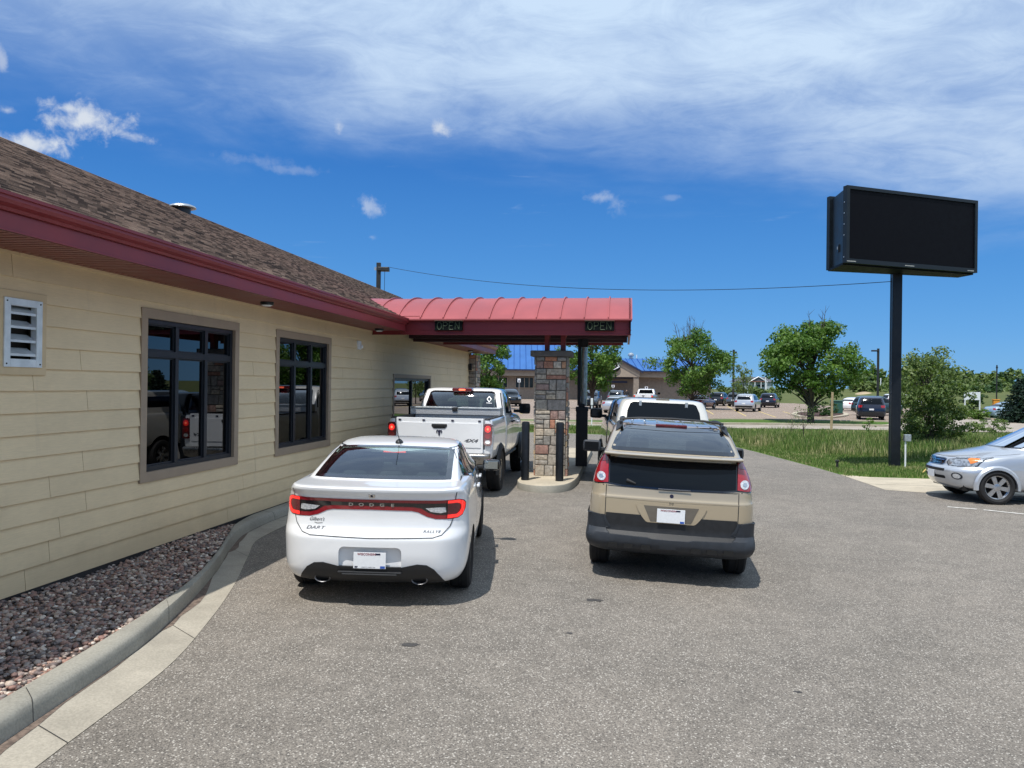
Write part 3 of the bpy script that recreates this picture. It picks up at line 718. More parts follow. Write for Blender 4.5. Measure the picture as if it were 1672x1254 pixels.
# ------------------------------------------------------------------ grass blades
mm, t, b = nodemat('grass_blades'); geo = t.n('ShaderNodeNewGeometry'); ri = geo.outputs['Random Per Island']; pn = t.noise(geo.outputs['Position'], .45, 4, .6)
g1 = t.ramp(ri, [(0, (.06, .12, .02)), (.4, (.095, .175, .03)), (.75, (.15, .22, .055)), (1, (.30, .30, .13))])
g2 = t.ramp(ri, [(0, (.11, .15, .035)), (.35, (.18, .21, .07)), (.7, (.33, .31, .15)), (1, (.55, .48, .27))])
t.L.new(t.mix(t.ss(pn, .47, .70), g1, g2), b.inputs['Base Color']); b.inputs['Roughness'].default_value = .6; b.inputs['Specular IOR Level'].default_value = .25
MT['blades'] = mm
def blades(name, n, sampler, hmin, hmax, wd, seed, label):
    R = np.random.RandomState(seed); P = []
    while len(P) < n:
        q = sampler(R)
        if q: P.append(q)
    P = np.array(P); z0 = np.array([gz(x) for x in P[:, 0]]); k = P[:, 2]
    h = R.uniform(hmin, hmax, n)*k; a = R.uniform(0, 2*pi, n); lean = R.uniform(.05, .45, n)*h; la = R.uniform(0, 2*pi, n); w_ = wd*R.uniform(.6, 1.3, n)
    dx, dy = np.cos(a)*w_/2, np.sin(a)*w_/2
    V = np.zeros((n, 5, 3))
    V[:, 0] = np.stack([P[:, 0]-dx, P[:, 1]-dy, z0-.02], 1); V[:, 1] = np.stack([P[:, 0]+dx, P[:, 1]+dy, z0-.02], 1)
    mx, my = P[:, 0]+np.cos(la)*lean*.35, P[:, 1]+np.sin(la)*lean*.35
    V[:, 2] = np.stack([mx+dx*.8, my+dy*.8, z0+h*.6], 1); V[:, 3] = np.stack([mx-dx*.8, my-dy*.8, z0+h*.6], 1)
    V[:, 4] = np.stack([P[:, 0]+np.cos(la)*lean, P[:, 1]+np.sin(la)*lean, z0+h], 1)
    b_ = (np.arange(n)*5)[:, None]
    F = np.concatenate([b_+np.array([[0, 1, 2]]), b_+np.array([[0, 2, 3]]), b_+np.array([[3, 2, 4]])])
    return tag(fastmesh(name, V.reshape(-1, 3), F, MT['blades']), label, 'grass', kind='stuff')
ge = np.array([(p[0], p[1]) for p in [(4.3, 30.6), (4.70, 28.5), (5.0, 26.6), (5.29, 24.8), (5.55, 23.2), (5.73, 21.58)]])
def front_y(x):   # near edge of the tall growth
    if x < 4.9: return 33.6-max(0, x)*.25 if x > 3.4 else 36
    return float(np.interp(x, [4.9, 5.6, 6.4, 7.6, 9, 12, 20], [32.2, 29.8, 28.4, 27.4, 26.8, 26.4, 26.0]))
def tall(R):
    x = R.uniform(3.6, 26); y = 24+ (R.rand()**1.35)*21.5
    f_ = front_y(x)
    if y < f_ or y > min(42.6, 40.6+(x-2)*.5): return None
    return (x, y, min(1, .45+(y-f_)*.35)*(1-.45*min(1, max(0, (y-33)/8)))*(.75+.5*(.5+.5*sin(x*1.7+y*.9)*cos(x*.6-y*1.3))))
def short(R):
    x = R.uniform(4.2, 22); y = 21.1+R.rand()*13
    e = float(np.interp(y, ge[::-1, 1], ge[::-1, 0]))
    if x < e+.03 or y > front_y(x)+1 or y < (21.15 if x < 9 else 21.3)+.03: return None
    return (x, y, 1)
def mid(R):
    x = R.uniform(-6, 3.8); y = R.uniform(34.6, 39.6+max(0, x+2.5)*.4)
    return (x, y, 1)
blades('tall_grass', 60000, tall, .22, .52, .022, 11, 'tall unmown grass with straw coloured stems behind the mown lawn')
blades('mown_grass', 60000, short, .04, .10, .018, 12, 'short mown grass along the curved asphalt edge')
blades('rough_grass', 14000, mid, .08, .2, .022, 13, 'rough green grass behind the pay island and the pickups')
# ------------------------------------------------------------------ distant hillside
def hill_z(x, y):
    a = min(max((y-95)/95, 0), 1); b_ = min(max((x-22-(y-100)*.05)/30, 0), 1); a = a*a*(3-2*a); b_ = b_*b_*(3-2*b_)
    return -.175+a*b_*2.4
V = []; gx = np.linspace(15, 320, 50); gy = np.linspace(92, 330, 40)
for y in gy:
    for x in gx: V.append((x, y, hill_z(x, y)-(.05 if x < 22 else 0)-.012+.15*sin(x*.11)*cos(y*.09)*min(max((y-110)/50, 0), 1)))
F = [(j*50+i, j*50+i+1, (j+1)*50+i+1, (j+1)*50+i) for j in range(39) for i in range(49)]
mkobj('hillside', V, F, MT['field'], smooth=True)['kind'] = 'structure'
# ================================================================== RESTAURANT
WX = -5.46; EX = -4.70; SOF = 3.25; Y0, Y1 = -3.0, 27.2
cx0, cx1, cyf, cyb, czb, czt = -5.44, .12, 16.1, 19.8, 3.17, 3.50   # canopy extents
def woodgrain(name, base):
    m_, t, b = nodemat(name); P = t.n('ShaderNodeTexCoord').outputs['Object']
    g = t.noise(t.vm('MULTIPLY', P, (1, 3.0, 60)), 2.2, 6, .6, 1.2); big = t.noise(P, 1.2, 4, .6); rw = t.wn(t.comb(0, 0, t.m('FLOOR', t.m('DIVIDE', t.m('ADD', t.sep(P)[2], -.15), .205))))
    c = t.mix(1, (*base, 1), t.ss(g, .3, .7, .94, 1.05), 'MULTIPLY'); c = t.mix(1, c, t.ss(big, .3, .7, .95, 1.04), 'MULTIPLY')
    c = t.mix(1, c, t.m('ADD', .965, t.m('MULTIPLY', rw[0], .06)), 'MULTIPLY')
    spl = t.m('MULTIPLY', t.ss(t.m('ADD', t.sep(P)[2], t.m('MULTIPLY', t.noise(P, 3, 6, .65), -.5)), .32, -.12), .35); c = t.mix(spl, c, (.36, .28, .18, 1)); c = t.mix(t.m('MULTIPLY', t.ss(t.noise(t.vm('MULTIPLY', P, (1, 3.5, .35)), 1.6, 6, .65), .56, .75), .16), c, (.40, .33, .23, 1))
    t.L.new(c, b.inputs['Base Color']); b.inputs['Roughness'].default_value = .58
    bp = t.n('ShaderNodeBump'); bp.inputs['Strength'].default_value = .35; bp.inputs['Distance'].default_value = .003; t.L.new(g, bp.inputs['Height']); t.L.new(bp.outputs[0], b.inputs['Normal'])
    return m_
MT['siding'] = woodgrain('cream_siding', (.74, .59, .37))
MT['siding_gap'] = mat('siding_gap', (.16, .13, .09), .9, 0, .1)
MT['trim'] = mat('taupe_trim', (.34, .26, .185), .6, 0, .06, 5, bump=.1, bs=60)
MT['win_frame'] = mat('window_frame', (.012, .015, .022), .38, .1, .08, 6)
MT['maroon'] = mat('maroon_metal', (.235, .030, .036), .36, .10, .10, 1.3)
MT['maroon_soffit'] = mat('maroon_soffit', (.29, .10, .085), .5, 0, .08, 4)
MT['canopy_roof'] = mat('canopy_roof_metal', (.35, .078, .082), .5, .1, .08, 1.1, coat=.1)
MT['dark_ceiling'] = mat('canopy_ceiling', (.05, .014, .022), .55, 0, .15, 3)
MT['base_flash'] = mat('base_flashing', (.02, .02, .022), .6, 0, .2, 8)
MT['winpane'] = glassmat('window_glass', (.03, .04, .05), .005, 1.32, .03)
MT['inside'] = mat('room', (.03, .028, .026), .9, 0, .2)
rest = empty('restaurant', (WX, 12, 0), 0, 'cream clapboard restaurant with brown shingle roof and maroon eaves', 'restaurant')
RP = Matrix.Translation((-WX, -12, 0))
def rp(o): o.parent = rest; o.matrix_parent_inverse = Matrix.Translation((-WX, -12, 0)); return o
# openings (y0,y1,z0,z1) of trim outer edges
OP = {'w1': (8.04, 10.28, .93, 2.94), 'w2': (11.46, 13.76, .93, 2.94), 'w3': (17.7, 21.3, .82, 2.34), 'vent': (6.00, 6.585, 2.14, 2.90)}
ZB, ZT = .15, 3.50
mb = MB(); ex = .205; k = 0; z = ZB; rr = random.Random(5)
def holes(za, zb): return sorted((a, b) for a, b, c, d_ in OP.values() if c < zb-1e-4 and d_ > za+1e-4)
while z < ZT-1e-3:
    zt = min(z+ex, ZT); cuts = sorted({z, zt}|{q for o_ in OP.values() for q in o_[2:] if z < q < zt})
    joints = []; y = Y0+rr.uniform(.5, 3)
    while y < Y1: joints.append(y); y += 3.66
    for za, zb in zip(cuts, cuts[1:]):
        ya = Y0; segs = []
        for h0, h1 in holes(za, zb):
            segs.append((ya, h0+.02)); ya = h1-.02
        segs.append((ya, Y1))
        for s0, s1 in segs:
            pts = [s0]+[j for j in joints if s0+.05 < j < s1-.05]+[s1]
            for i, (a, b) in enumerate(zip(pts, pts[1:])):
                a2 = a+(0.003 if i else 0); b2 = b-(0.003 if i < len(pts)-2 else 0)
                xo = lambda q: WX+.024-.021*((q-z)/ex)
                mb.add([(xo(za), a2, za), (xo(za), b2, za), (xo(zb), b2, zb), (xo(zb), a2, zb), (WX, a2, za), (WX, b2, za)], [(0, 1, 2, 3), (0, 4, 5, 1)])
                mb.add([(xo(za), a2, za), (xo(zb), a2, zb), (WX, a2, zb), (WX, a2, za)], [(0, 1, 2, 3)]); mb.add([(xo(za), b2, za), (xo(zb), b2, zb), (WX, b2, zb), (WX, b2, za)], [(0, 3, 2, 1)])
    z = zt
rp(mb.obj('siding', MT['siding'], fixn=False))
# wall core behind the boards, with openings, plus other sides
mb = MB(); T = .16
ys = sorted({Y0, Y1}|{q for o_ in OP.values() for q in o_[:2]}); zs = sorted({0, ZT}|{q for o_ in OP.values() for q in o_[2:]})
for ya, yb in zip(ys, ys[1:]):
    for za, zb in zip(zs, zs[1:]):
        if any(a-1e-4 <= ya and yb <= b+1e-4 and c-1e-4 <= za and zb <= d_+1e-4 for a, b, c, d_ in OP.values()): continue
        mb.box(WX-T, WX-.002, ya, yb, za, zb)
mb.box(-16, WX-T, Y0, Y0+.15, 0, ZT); mb.box(-16, WX-T, Y1-.15, Y1, 0, ZT); mb.box(-16, -15.8, Y0, 36, 0, ZT); mb.box(-15.8, -8, 35.8, 36, 0, ZT); mb.box(-8.2, -8, Y1, 35.8, 0, ZT)
rp(mb.obj('wall', MT['siding_gap']))
mb = MB(); mb.box(WX, WX+.028, Y0, Y1, .03, ZB-.002); rp(mb.obj('base_flashing', MT['base_flash']))
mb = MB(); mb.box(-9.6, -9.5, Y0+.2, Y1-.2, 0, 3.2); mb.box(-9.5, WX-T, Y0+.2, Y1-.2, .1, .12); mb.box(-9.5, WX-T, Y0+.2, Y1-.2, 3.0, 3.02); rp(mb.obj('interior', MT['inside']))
def window(y0, y1, z0, z1, cols, transom, tw=.115):
    m_ = MB()
    for a, b, c, d_ in ((y0, y1, z1-tw, z1), (y0, y1, z0, z0+tw), (y0, y0+tw, z0+tw, z1-tw), (y1-tw, y1, z0+tw, z1-tw)): m_.box(WX-.04, WX+.032, a, b, c, d_)
    w_ = rp(m_.obj('window', MT['trim'], bevel=.003))
    f = MB(); a0, a1, c0, c1 = y0+tw, y1-tw, z0+tw, z1-tw; fw_ = .055; X0, X1 = WX-.075, WX-.012
    f.box(X0, X1, a0, a1, c1-fw_, c1); f.box(X0, X1, a0, a1, c0, c0+fw_); f.box(X0, X1, a0, a0+fw_, c0+fw_, c1-fw_); f.box(X0, X1, a1-fw_, a1, c0+fw_, c1-fw_)
    for i in range(1, cols): y = a0+(a1-a0)*i/cols; f.box(X0+.004, X1-.006, y-.035, y+.035, c0+fw_, c1-fw_)
    if transom: f.box(X0+.008, X1-.002, a0+fw_, a1-fw_, transom-.04, transom+.04)
    # inner sash lines
    for i in range(cols):
        ya = a0+(a1-a0)*i/cols+(.055 if i == 0 else .035); yb = a0+(a1-a0)*(i+1)/cols-(.055 if i == cols-1 else .035)
        for (q0, q1) in ((c0+fw_, (transom-.04) if transom else c1-fw_),)+(((transom+.04, c1-fw_),) if transom else ()):
            for bx_ in ((ya, ya+.018, q0, q1), (yb-.018, yb, q0, q1), (ya+.018, yb-.018, q0, q0+.018), (ya+.018, yb-.018, q1-.018, q1)): f.box(X0+.012, X0+.032, *bx_)
    fo = f.obj('frame', MT['win_frame'], w_, bevel=.002)
    p = MB(); p.box(WX-.064, WX-.058, a0+.02, a1-.02, c0+.02, c1-.02); p.obj('pane', MT['winpane'], w_)
    # a few things inside that read through the glass
    return w_
w1 = window(*OP['w1'], 3, 2.42); w2 = window(*OP['w2'], 3, 2.42); w3 = window(*OP['w3'], 2, 0, .09)
mb = MB(); mb.box(WX-.01, WX+.14, 17.85, 21.15, .80, .84); rp(mb.obj('serving_sill', MT['steel'], bevel=.004))
# louvred vent
y0, y1, z0, z1 = OP['vent']; m_ = MB(); tw = .08
for a, b, c, d_ in ((y0, y1, z1-tw, z1), (y0, y1, z0, z0+tw), (y0, y0+tw, z0+tw, z1-tw), (y1-tw, y1, z0+tw, z1-tw)): m_.box(WX-.04, WX+.030, a, b, c, d_)
MT['trim_cream'] = mat('cream_trim', (.62, .48, .29), .6, 0, .05, 5)
ve = rp(m_.obj('wall_vent', MT['trim_cream'], bevel=.003))
f = MB(); a0, a1, c0, c1 = y0+tw, y1-tw, z0+tw, z1-tw; fw_ = .06
MT['vent_metal'] = mat('vent_metal', (.68, .72, .74), .34, .2, .10, 9)
for bx_ in ((a0-.012, a0+fw_, c0-.01, c1+.01), (a1-fw_, a1+.012, c0-.01, c1+.01), (a0+fw_, a1-fw_, c1-.055, c1+.01), (a0+fw_, a1-fw_, c0-.01, c0+.065)): f.box(WX-.02, WX+.044, *bx_)
f.obj('vent_frame', MT['vent_metal'], ve, bevel=.003)
for i in range(4):
    zc = c1-.10-i*.125; s_ = MB(); s_.add([(WX-.06, a0+fw_, zc+.045), (WX-.06, a1-fw_, zc+.045), (WX+.035, a1-fw_, zc-.012), (WX+.035, a0+fw_, zc-.012), (WX-.06, a0+fw_, zc+.041), (WX-.06, a1-fw_, zc+.041), (WX+.035, a1-fw_, zc-.034), (WX+.035, a0+fw_, zc-.034)],
        [(0, 1, 2, 3), (4, 7, 6, 5), (3, 2, 6, 7), (0, 4, 5, 1), (0, 3, 7, 4), (1, 5, 6, 2)]); s_.obj('vent_slat', MT['vent_metal'], ve)
for ya in (a0+.015, a1-.015):
    for za in (c0+.02, c1-.02): s_ = MB(); s_.lathe([(.008, WX+.044), (.006, WX+.050), (.001, WX+.051)], 8, 'x', (0, ya, za)); s_.obj('screw', MT['seam'], ve)
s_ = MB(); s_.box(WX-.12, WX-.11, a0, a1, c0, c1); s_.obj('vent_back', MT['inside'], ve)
# roof: real shingle courses
m_, t, b = nodemat('shingles'); P = t.n('ShaderNodeTexCoord').outputs['Object']; sp_ = t.sep(P)
row = t.m('FLOOR', t.m('DIVIDE', sp_[0], .1252)); rw = t.wn(t.comb(row, 1.3, .2))
tab = t.m('FLOOR', t.m('ADD', t.m('DIVIDE', sp_[1], .145), t.m('MULTIPLY', rw[0], 7))); tw2 = t.wn(t.comb(row, tab, .7))
pat = t.m('ADD', t.m('MULTIPLY', tw2[0], .45), t.m('MULTIPLY', t.noise(P, 2.6, 4, .6), .62)); gr = t.noise(P, 140, 3, .6)
c = t.ramp(pat, [(.18, (.055, .042, .038)), (.38, (.135, .095, .075)), (.56, (.28, .195, .145)), (.82, (.46, .33, .25))])
c = t.mix(1, c, t.ss(gr, .3, .7, .72, 1.2), 'MULTIPLY'); t.L.new(c, b.inputs['Base Color']); b.inputs['Roughness'].default_value = .92; b.inputs['Specular IOR Level'].default_value = .2
bp = t.n('ShaderNodeBump'); bp.inputs['Strength'].default_value = .5; bp.inputs['Distance'].default_value = .006; t.L.new(t.m('ADD', gr, tw2[0]), bp.inputs['Height']); t.L.new(bp.outputs[0], b.inputs['Normal'])
MT['shingle'] = m_
RIDX, RIDZ, EZ = -10.35, 6.11, 3.51; PIT = (RIDZ-EZ)/(EX-.03-RIDX)
mb = MB(); nr = 45; dxr = (EX-RIDX)/nr
def yfar(x): return 27.9+(EX-x)/(EX-RIDX)*6.5
for i in range(nr):
    xa = EX+.03-dxr*i; xb = xa-dxr-.02; za = EZ+PIT*dxr*i+.016; zb = EZ+PIT*(dxr*(i+1)+.02)-.004
    mb.add([(xa, Y0-.4, za), (xa, yfar(xa), za), (xb, yfar(xb), zb), (xb, Y0-.4, zb), (xa, Y0-.4, za-.018), (xa, yfar(xa), za-.018)], [(0, 1, 2, 3), (0, 4, 5, 1)])
mb.add([(RIDX, Y0-.4, RIDZ), (RIDX, yfar(RIDX), RIDZ), (-16.2, yfar(RIDX), 3.4), (-16.2, Y0-.4, 3.4)], [(0, 1, 2, 3)])
mb.add([(RIDX, yfar(RIDX), RIDZ-.02), (EX, yfar(EX), EZ-.05), (-16.2, yfar(RIDX)+.1, 3.4)], [(0, 1, 2)])
mb.add([(RIDX, Y0-.2, RIDZ-.02), (EX, Y0-.2, EZ-.05), (-16.2, Y0-.2, 3.4)], [(0, 2, 1)])
roof = rp(mb.obj('roof', MT['shingle'], fixn=False))
cp = MB(); cp.add([(RIDX+.14, Y0-.4, RIDZ-.03), (RIDX+.14, yfar(RIDX), RIDZ-.03), (RIDX, yfar(RIDX), RIDZ+.035), (RIDX, Y0-.4, RIDZ+.035), (RIDX-.14, Y0-.4, RIDZ-.03), (RIDX-.14, yfar(RIDX), RIDZ-.03)], [(0, 1, 2, 3), (3, 2, 5, 4)])
cp.obj('ridge_cap', MT['shingle'], roof, fixn=False)
# round roof vent near the ridge
vy = 16.0; vx = -9.85; vz = EZ+PIT*(EX-vx)
v_ = MB(); v_.lathe([(.17, -.12), (.17, .10)], 24, 'z', (vx, vy, vz)); vo = v_.obj('roof_vent', MT['black_metal'], roof, smooth=True)
v_ = MB(); v_.lathe([(.27, .09), (.29, .10), (.27, .135), (.19, .165), (.08, .18), (.001, .182)], 28, 'z', (vx, vy, vz)); v_.obj('vent_cap', MT['steel'], vo, smooth=True)
# eaves in two runs, gap where the canopy joins
prof = [(EX-.02, 3.385), (EX+.040, 3.385), (EX+.048, 3.41), (EX+.085, 3.432), (EX+.098, 3.46), (EX+.098, 3.482), (EX+.115, 3.487), (EX+.115, 3.512), (EX+.095, 3.512), (EX+.085, 3.485), (EX-.0, 3.41), (EX-.02, 3.41)]
for (ya, yb) in ((Y0-.4, cyf), (cyb+.02, 27.9)):
    mb = MB(); mb.prism([(x, z) for x, z in prof], 'y', ya, yb); g_ = rp(mb.obj('gutter', MT['maroon']))
    mb = MB(); mb.box(EX-.03, EX+.012, ya, yb, 3.235, 3.38); mb.box(EX-.004, EX+.024, ya, yb, 3.235, 3.25); mb.box(EX-.03, EX+.006, ya, yb, 3.38, 3.50); rp(mb.obj('fascia', MT['maroon']))
    mb = MB(); y = ya
    while y < yb-.01:
        y2 = min(y+.1, yb); mb.add([(WX+.0, y, SOF), (EX-.03, y, SOF), (EX-.03, y2-.022, SOF), (WX, y2-.022, SOF), (WX, y2-.012, SOF+.03), (EX-.03, y2-.012, SOF+.03), (EX-.03, y2, SOF+.03), (WX, y2, SOF+.03)], [(0, 3, 2, 1), (3, 4, 5, 2), (4, 7, 6, 5)]); y = y2
    rp(mb.obj('soffit', MT['maroon_soffit'], fixn=False))
for y, in ((10.4,), (15.5,), (25.2,)):
    l = MB(); l.lathe([(.085, SOF-.045), (.095, SOF-.03), (.095, SOF+.005)], 24, 'z', (-5.08, y, 0)); lo_ = rp(l.obj('soffit_light', MT['black_metal'], smooth=True))
    l = MB(); l.lathe([(.001, SOF-.062), (.05, SOF-.058), (.078, SOF-.044)], 24, 'z', (-5.08, y, 0)); l.obj('lens', MT['plate'], lo_, smooth=True)
l = MB(); l.box(WX+.0, WX+.06, 15.18, 15.34, 2.80, 2.98); so_ = rp(l.obj('motion_sensor', MT['plate'], bevel=.015)); l = MB(); l.lathe([(.001, .12), (.035, .11), (.045, .07), (.04, .04)], 16, 'x', (WX, 15.26, 2.86)); l.obj('sensor_head', MT['plate'], so_, smooth=True)
# ------------------------------------------------------------------ stone work
m_, t, b = nodemat('stone'); geo = t.n('ShaderNodeNewGeometry'); ri = geo.outputs['Random Per Island']; P = geo.outputs['Position']
c = t.ramp(ri, [(0, (.22, .21, .19)), (.16, (.32, .30, .27)), (.32, (.42, .375, .31)), (.46, (.50, .42, .32)), (.58, (.28, .26, .245)), (.68, (.34, .20, .165)), (.78, (.48, .22, .13)), (.86, (.56, .44, .28)), (.94, (.38, .36, .34)), (1, (.58, .52, .43))])
nz = t.noise(P, 14, 6, .65, .4); c = t.mix(1, c, t.ss(nz, .28, .72, .66, 1.28), 'MULTIPLY'); c = t.mix(t.m('MULTIPLY', t.ss(t.noise(P, 5, 4, .6, 1), .58, .72), .35), c, (.30, .15, .09, 1)); t.L.new(c, b.inputs['Base Color']); b.inputs['Roughness'].default_value = .88
bp = t.n('ShaderNodeBump'); bp.inputs['Strength'].default_value = .9; bp.inputs['Distance'].default_value = .015; t.L.new(t.noise(P, 26, 7, .65), bp.inputs['Height']); t.L.new(bp.outputs[0], b.inputs['Normal']); MT['stone'] = m_
MT['mortar'] = mat('mortar', (.10, .095, .085), .95, 0, .2, 30, bump=.4, bs=80)
MT['cap_stone'] = mat('cap_stone', (.12, .115, .11), .8, 0, .2, 9, bump=.6, bs=40)
def ashlar(x0, x1, y0, y1, z0, z1, seed, t_=.045, skip=()):
    """irregular ledge stones on the four faces of a rectangular pier"""
    R_ = random.Random(seed); mb = MB()
    def face(L, put):
        z = z0
        while z < z1-.02:
            H = R_.choice([.13, .16, .2, .24]); H = min(H, z1-z)
            if z1-(z+H) < .08: H = z1-z
            u_ = 0
            while u_ < L-1e-3:
                wd = R_.uniform(.16, .34); wd = wd if L-(u_+wd) > .10 else L-u_
                if R_.random() < .35 and H > .15:
                    h1 = H*R_.uniform(.4, .6); put(u_, u_+wd, z, z+h1); put(u_, u_+wd, z+h1, z+H)
                elif R_.random() < .3 and wd > .24:
                    m0 = wd*R_.uniform(.4, .6); put(u_, u_+m0, z, z+H); put(u_+m0, u_+wd, z, z+H)
                else: put(u_, u_+wd, z, z+H)
                u_ += wd
            z += H
    def mk(fn):
        def put(a, b, c, d_):
            g = .007; a, b, c, d_ = a+g, b-g, c+g, d_-g
            if b-a < .03 or d_-c < .02: return
            o_ = t_*R_.uniform(.65, 1.1); j = lambda: R_.uniform(-.004, .004); e = .012
            outer = [(a+e+j(), c+e+j()), ((a+b)/2, c+e*.6+j()), (b-e+j(), c+e+j()), (b-e*.6+j(), (c+d_)/2), (b-e+j(), d_-e+j()), ((a+b)/2, d_-e*.6+j()), (a+e+j(), d_-e+j()), (a+e*.6+j(), (c+d_)/2)]
            inner = [(a, c), ((a+b)/2, c), (b, c), (b, (c+d_)/2), (b, d_), ((a+b)/2, d_), (a, d_), (a, (c+d_)/2)]
            vs = [fn(p[0], p[1], o_*.72) for p in inner]+[fn(p[0], p[1], o_) for p in outer]+[fn((a+b)/2, (c+d_)/2, o_*R_.uniform(.95, 1.25))]+[fn(p[0], p[1], 0) for p in inner]
            fs = [(i, (i+1) % 8, 8+(i+1) % 8, 8+i) for i in range(8)]+[(8+i, 8+(i+1) % 8, 16) for i in range(8)]+[(17+i, 17+(i+1) % 8, (i+1) % 8, i) for i in range(8)]
            mb.add(vs, fs)
        return put
    if 'f' not in skip: face(x1-x0, mk(lambda u_, z, o_: (x0+u_, y0-o_, z)))
    if 'r' not in skip: face(y1-y0, mk(lambda u_, z, o_: (x1+o_, y0+u_, z)))
    if 'b' not in skip: face(x1-x0, mk(lambda u_, z, o_: (x0+u_, y1+o_, z)))
    if 'l' not in skip: face(y1-y0, mk(lambda u_, z, o_: (x0-o_, y0+u_, z)))
    return mb
mb = ashlar(WX+.02, WX+.24, Y1-.45, Y1+.3, .1, 3.17, 41, skip=('l',)); sc_ = rp(mb.obj('stone_corner', MT['stone'])); k_ = MB(); k_.box(WX-.1, WX+.25, Y1-.45, Y1+.3, 0, 3.17); k_.obj('mortar', MT['mortar'], sc_)
l = MB(); l.box(WX+.02, WX+.13, Y1-.62, Y1-.5, 2.62, 2.84); rp(l.obj('wall_lamp', MT['black_metal'], bevel=.01))
# ================================================================== CANOPY, ISLAND, PIER
can = empty('canopy', (-2.6, 17.95, 0), 0, 'drive through canopy with barrel vaulted red metal roof and maroon fascia', 'canopy')
def cpn(o): o.parent = can; o.matrix_parent_inverse = Matrix.Translation((2.6, -17.95, 0)); return o
nA = 28; cyc = (cyf+cyb)/2; half = (cyb-cyf)/2+.10; rise = .63
arc = []
Rr = (half*half+rise*rise)/(2*rise); a0 = math.asin(half/Rr)
for i in range(nA+1):
    a = -a0+2*a0*i/nA; arc.append((cyc+Rr*sin(a), czt-rise*0+Rr*cos(a)-(Rr-rise)))
XL = -6.6
mb = MB(); V = []
for x in (XL, cx1+.03):
    for y, z in arc: V.append((x, y, z))
    for y, z in arc: V.append((x, y, z-.03))
m1 = nA+1; F = []
for i in range(nA): F += [(i, i+1, 2*m1+i+1, 2*m1+i), (m1+i, 3*m1+i, 3*m1+i+1, m1+i+1)]
F += [(0, 2*m1, 3*m1, m1), (nA, m1+nA, 3*m1+nA, 2*m1+nA)]
F += [tuple(2*m1+i for i in range(m1))+tuple(3*m1+i for i in range(m1-1, -1, -1))]
mb.add(V, F); cr = cpn(mb.obj('canopy_roof', MT['canopy_roof'], smooth=True))
x = cx1-.46
while x > -5.4:
    s_ = MB(); V = []
    for y, z in arc: V += [(x-.012, y, z-.002), (x-.012, y, z+.035), (x+.012, y, z+.035), (x+.012, y, z-.002)]
    s_.add(V, [(4*i+k, 4*i+k+1, 4*i+k+5, 4*i+k+4) for i in range(nA) for k in range(3)]+[(0, 1, 2, 3), (4*nA, 4*nA+1, 4*nA+2, 4*nA+3)]); s_.obj('standing_seam', MT['canopy_roof'], cr)
    x -= .50
# valley flashing on the vault towards the shingles: red pan with cross seams
m_ = MB()
V = []
nf = 12
for i in range(nf+1):
    q = i/nf; yy, zz_ = arc[int(1+(nA//2-1)*q)] if False else (cyf-.02+(cyc-cyf)*q, None)
    zv = czt+Rr*cos(math.asin((yy-cyc)/Rr))-(Rr-rise); xr = EX+.0-(zv-EZ)/PIT; V += [(xr-.35, yy, zv+.22*.0+PIT*.35*0+.012), (xr+.50-.25*q, yy, zv+.010)]
m_.add(V, [(2*i, 2*i+1, 2*i+3, 2*i+2) for i in range(nf)]); m_.obj('flashing', MT['canopy_roof'], cr, fixn=False)
# fascias
def fbox(name, *a): q = MB(); q.box(*a); return cpn(q.obj(name, MT['maroon'], bevel=.004))
cyq = cyf; cyf = cyf+.05
ff = fbox('fascia', cx0, cx1-.02, cyf-.0, cyf+.05, czb, czt-.0)
q = MB(); q.box(cx0, cx1+.02, cyf-.015, cyf, czt-.05, czt-.005); q.box(cx0, cx1+.01, cyf-.014, cyf, 3.265, 3.285); q.box(cx0, cx1+.01, cyf-.02, cyf, czb-.004, czb+.02); q.obj('fascia_trim', MT['maroon'], ff)
fbox('fascia', -4.72, cx1-.16, cyb-.05, cyb, czb-.02, czt)
fbox('fascia', cx1-.05, cx1, cyf+.05, cyb-.05, czb, czt)
q = MB(); V = [(cx1, y, z) for y, z in arc]+[(cx1, arc[0][0]+.03, czt-.33), (cx1, arc[-1][0]-.03, czt-.33)]; n = len(V)
q.add(V+[(vx_-.04, vy_, vz_) for vx_, vy_, vz_ in V], [tuple(range(nA+1))+(n-1, n-2), tuple(n+i for i in (list(range(nA+1))+[n-1, n-2]))[::-1]]+[(i, i+1, n+i+1, n+i) for i in range(nA)]); cpn(q.obj('end_gable', MT['maroon']))
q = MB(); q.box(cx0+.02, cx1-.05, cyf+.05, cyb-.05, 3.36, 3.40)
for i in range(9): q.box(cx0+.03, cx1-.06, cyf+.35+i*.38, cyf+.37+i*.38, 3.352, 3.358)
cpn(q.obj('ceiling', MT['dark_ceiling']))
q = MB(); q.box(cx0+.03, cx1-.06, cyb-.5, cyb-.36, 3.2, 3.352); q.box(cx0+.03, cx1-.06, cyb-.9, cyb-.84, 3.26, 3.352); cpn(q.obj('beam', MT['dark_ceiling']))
for x in (-3.55, -1.72):
    l = MB(); l.lathe([(.001, 3.215), (.07, 3.222), (.105, 3.25), (.12, 3.30), (.12, 3.352)], 24, 'z', (x, cyf+.75, 0)); cpn(l.obj('ceiling_light', MT['plate'], smooth=True))
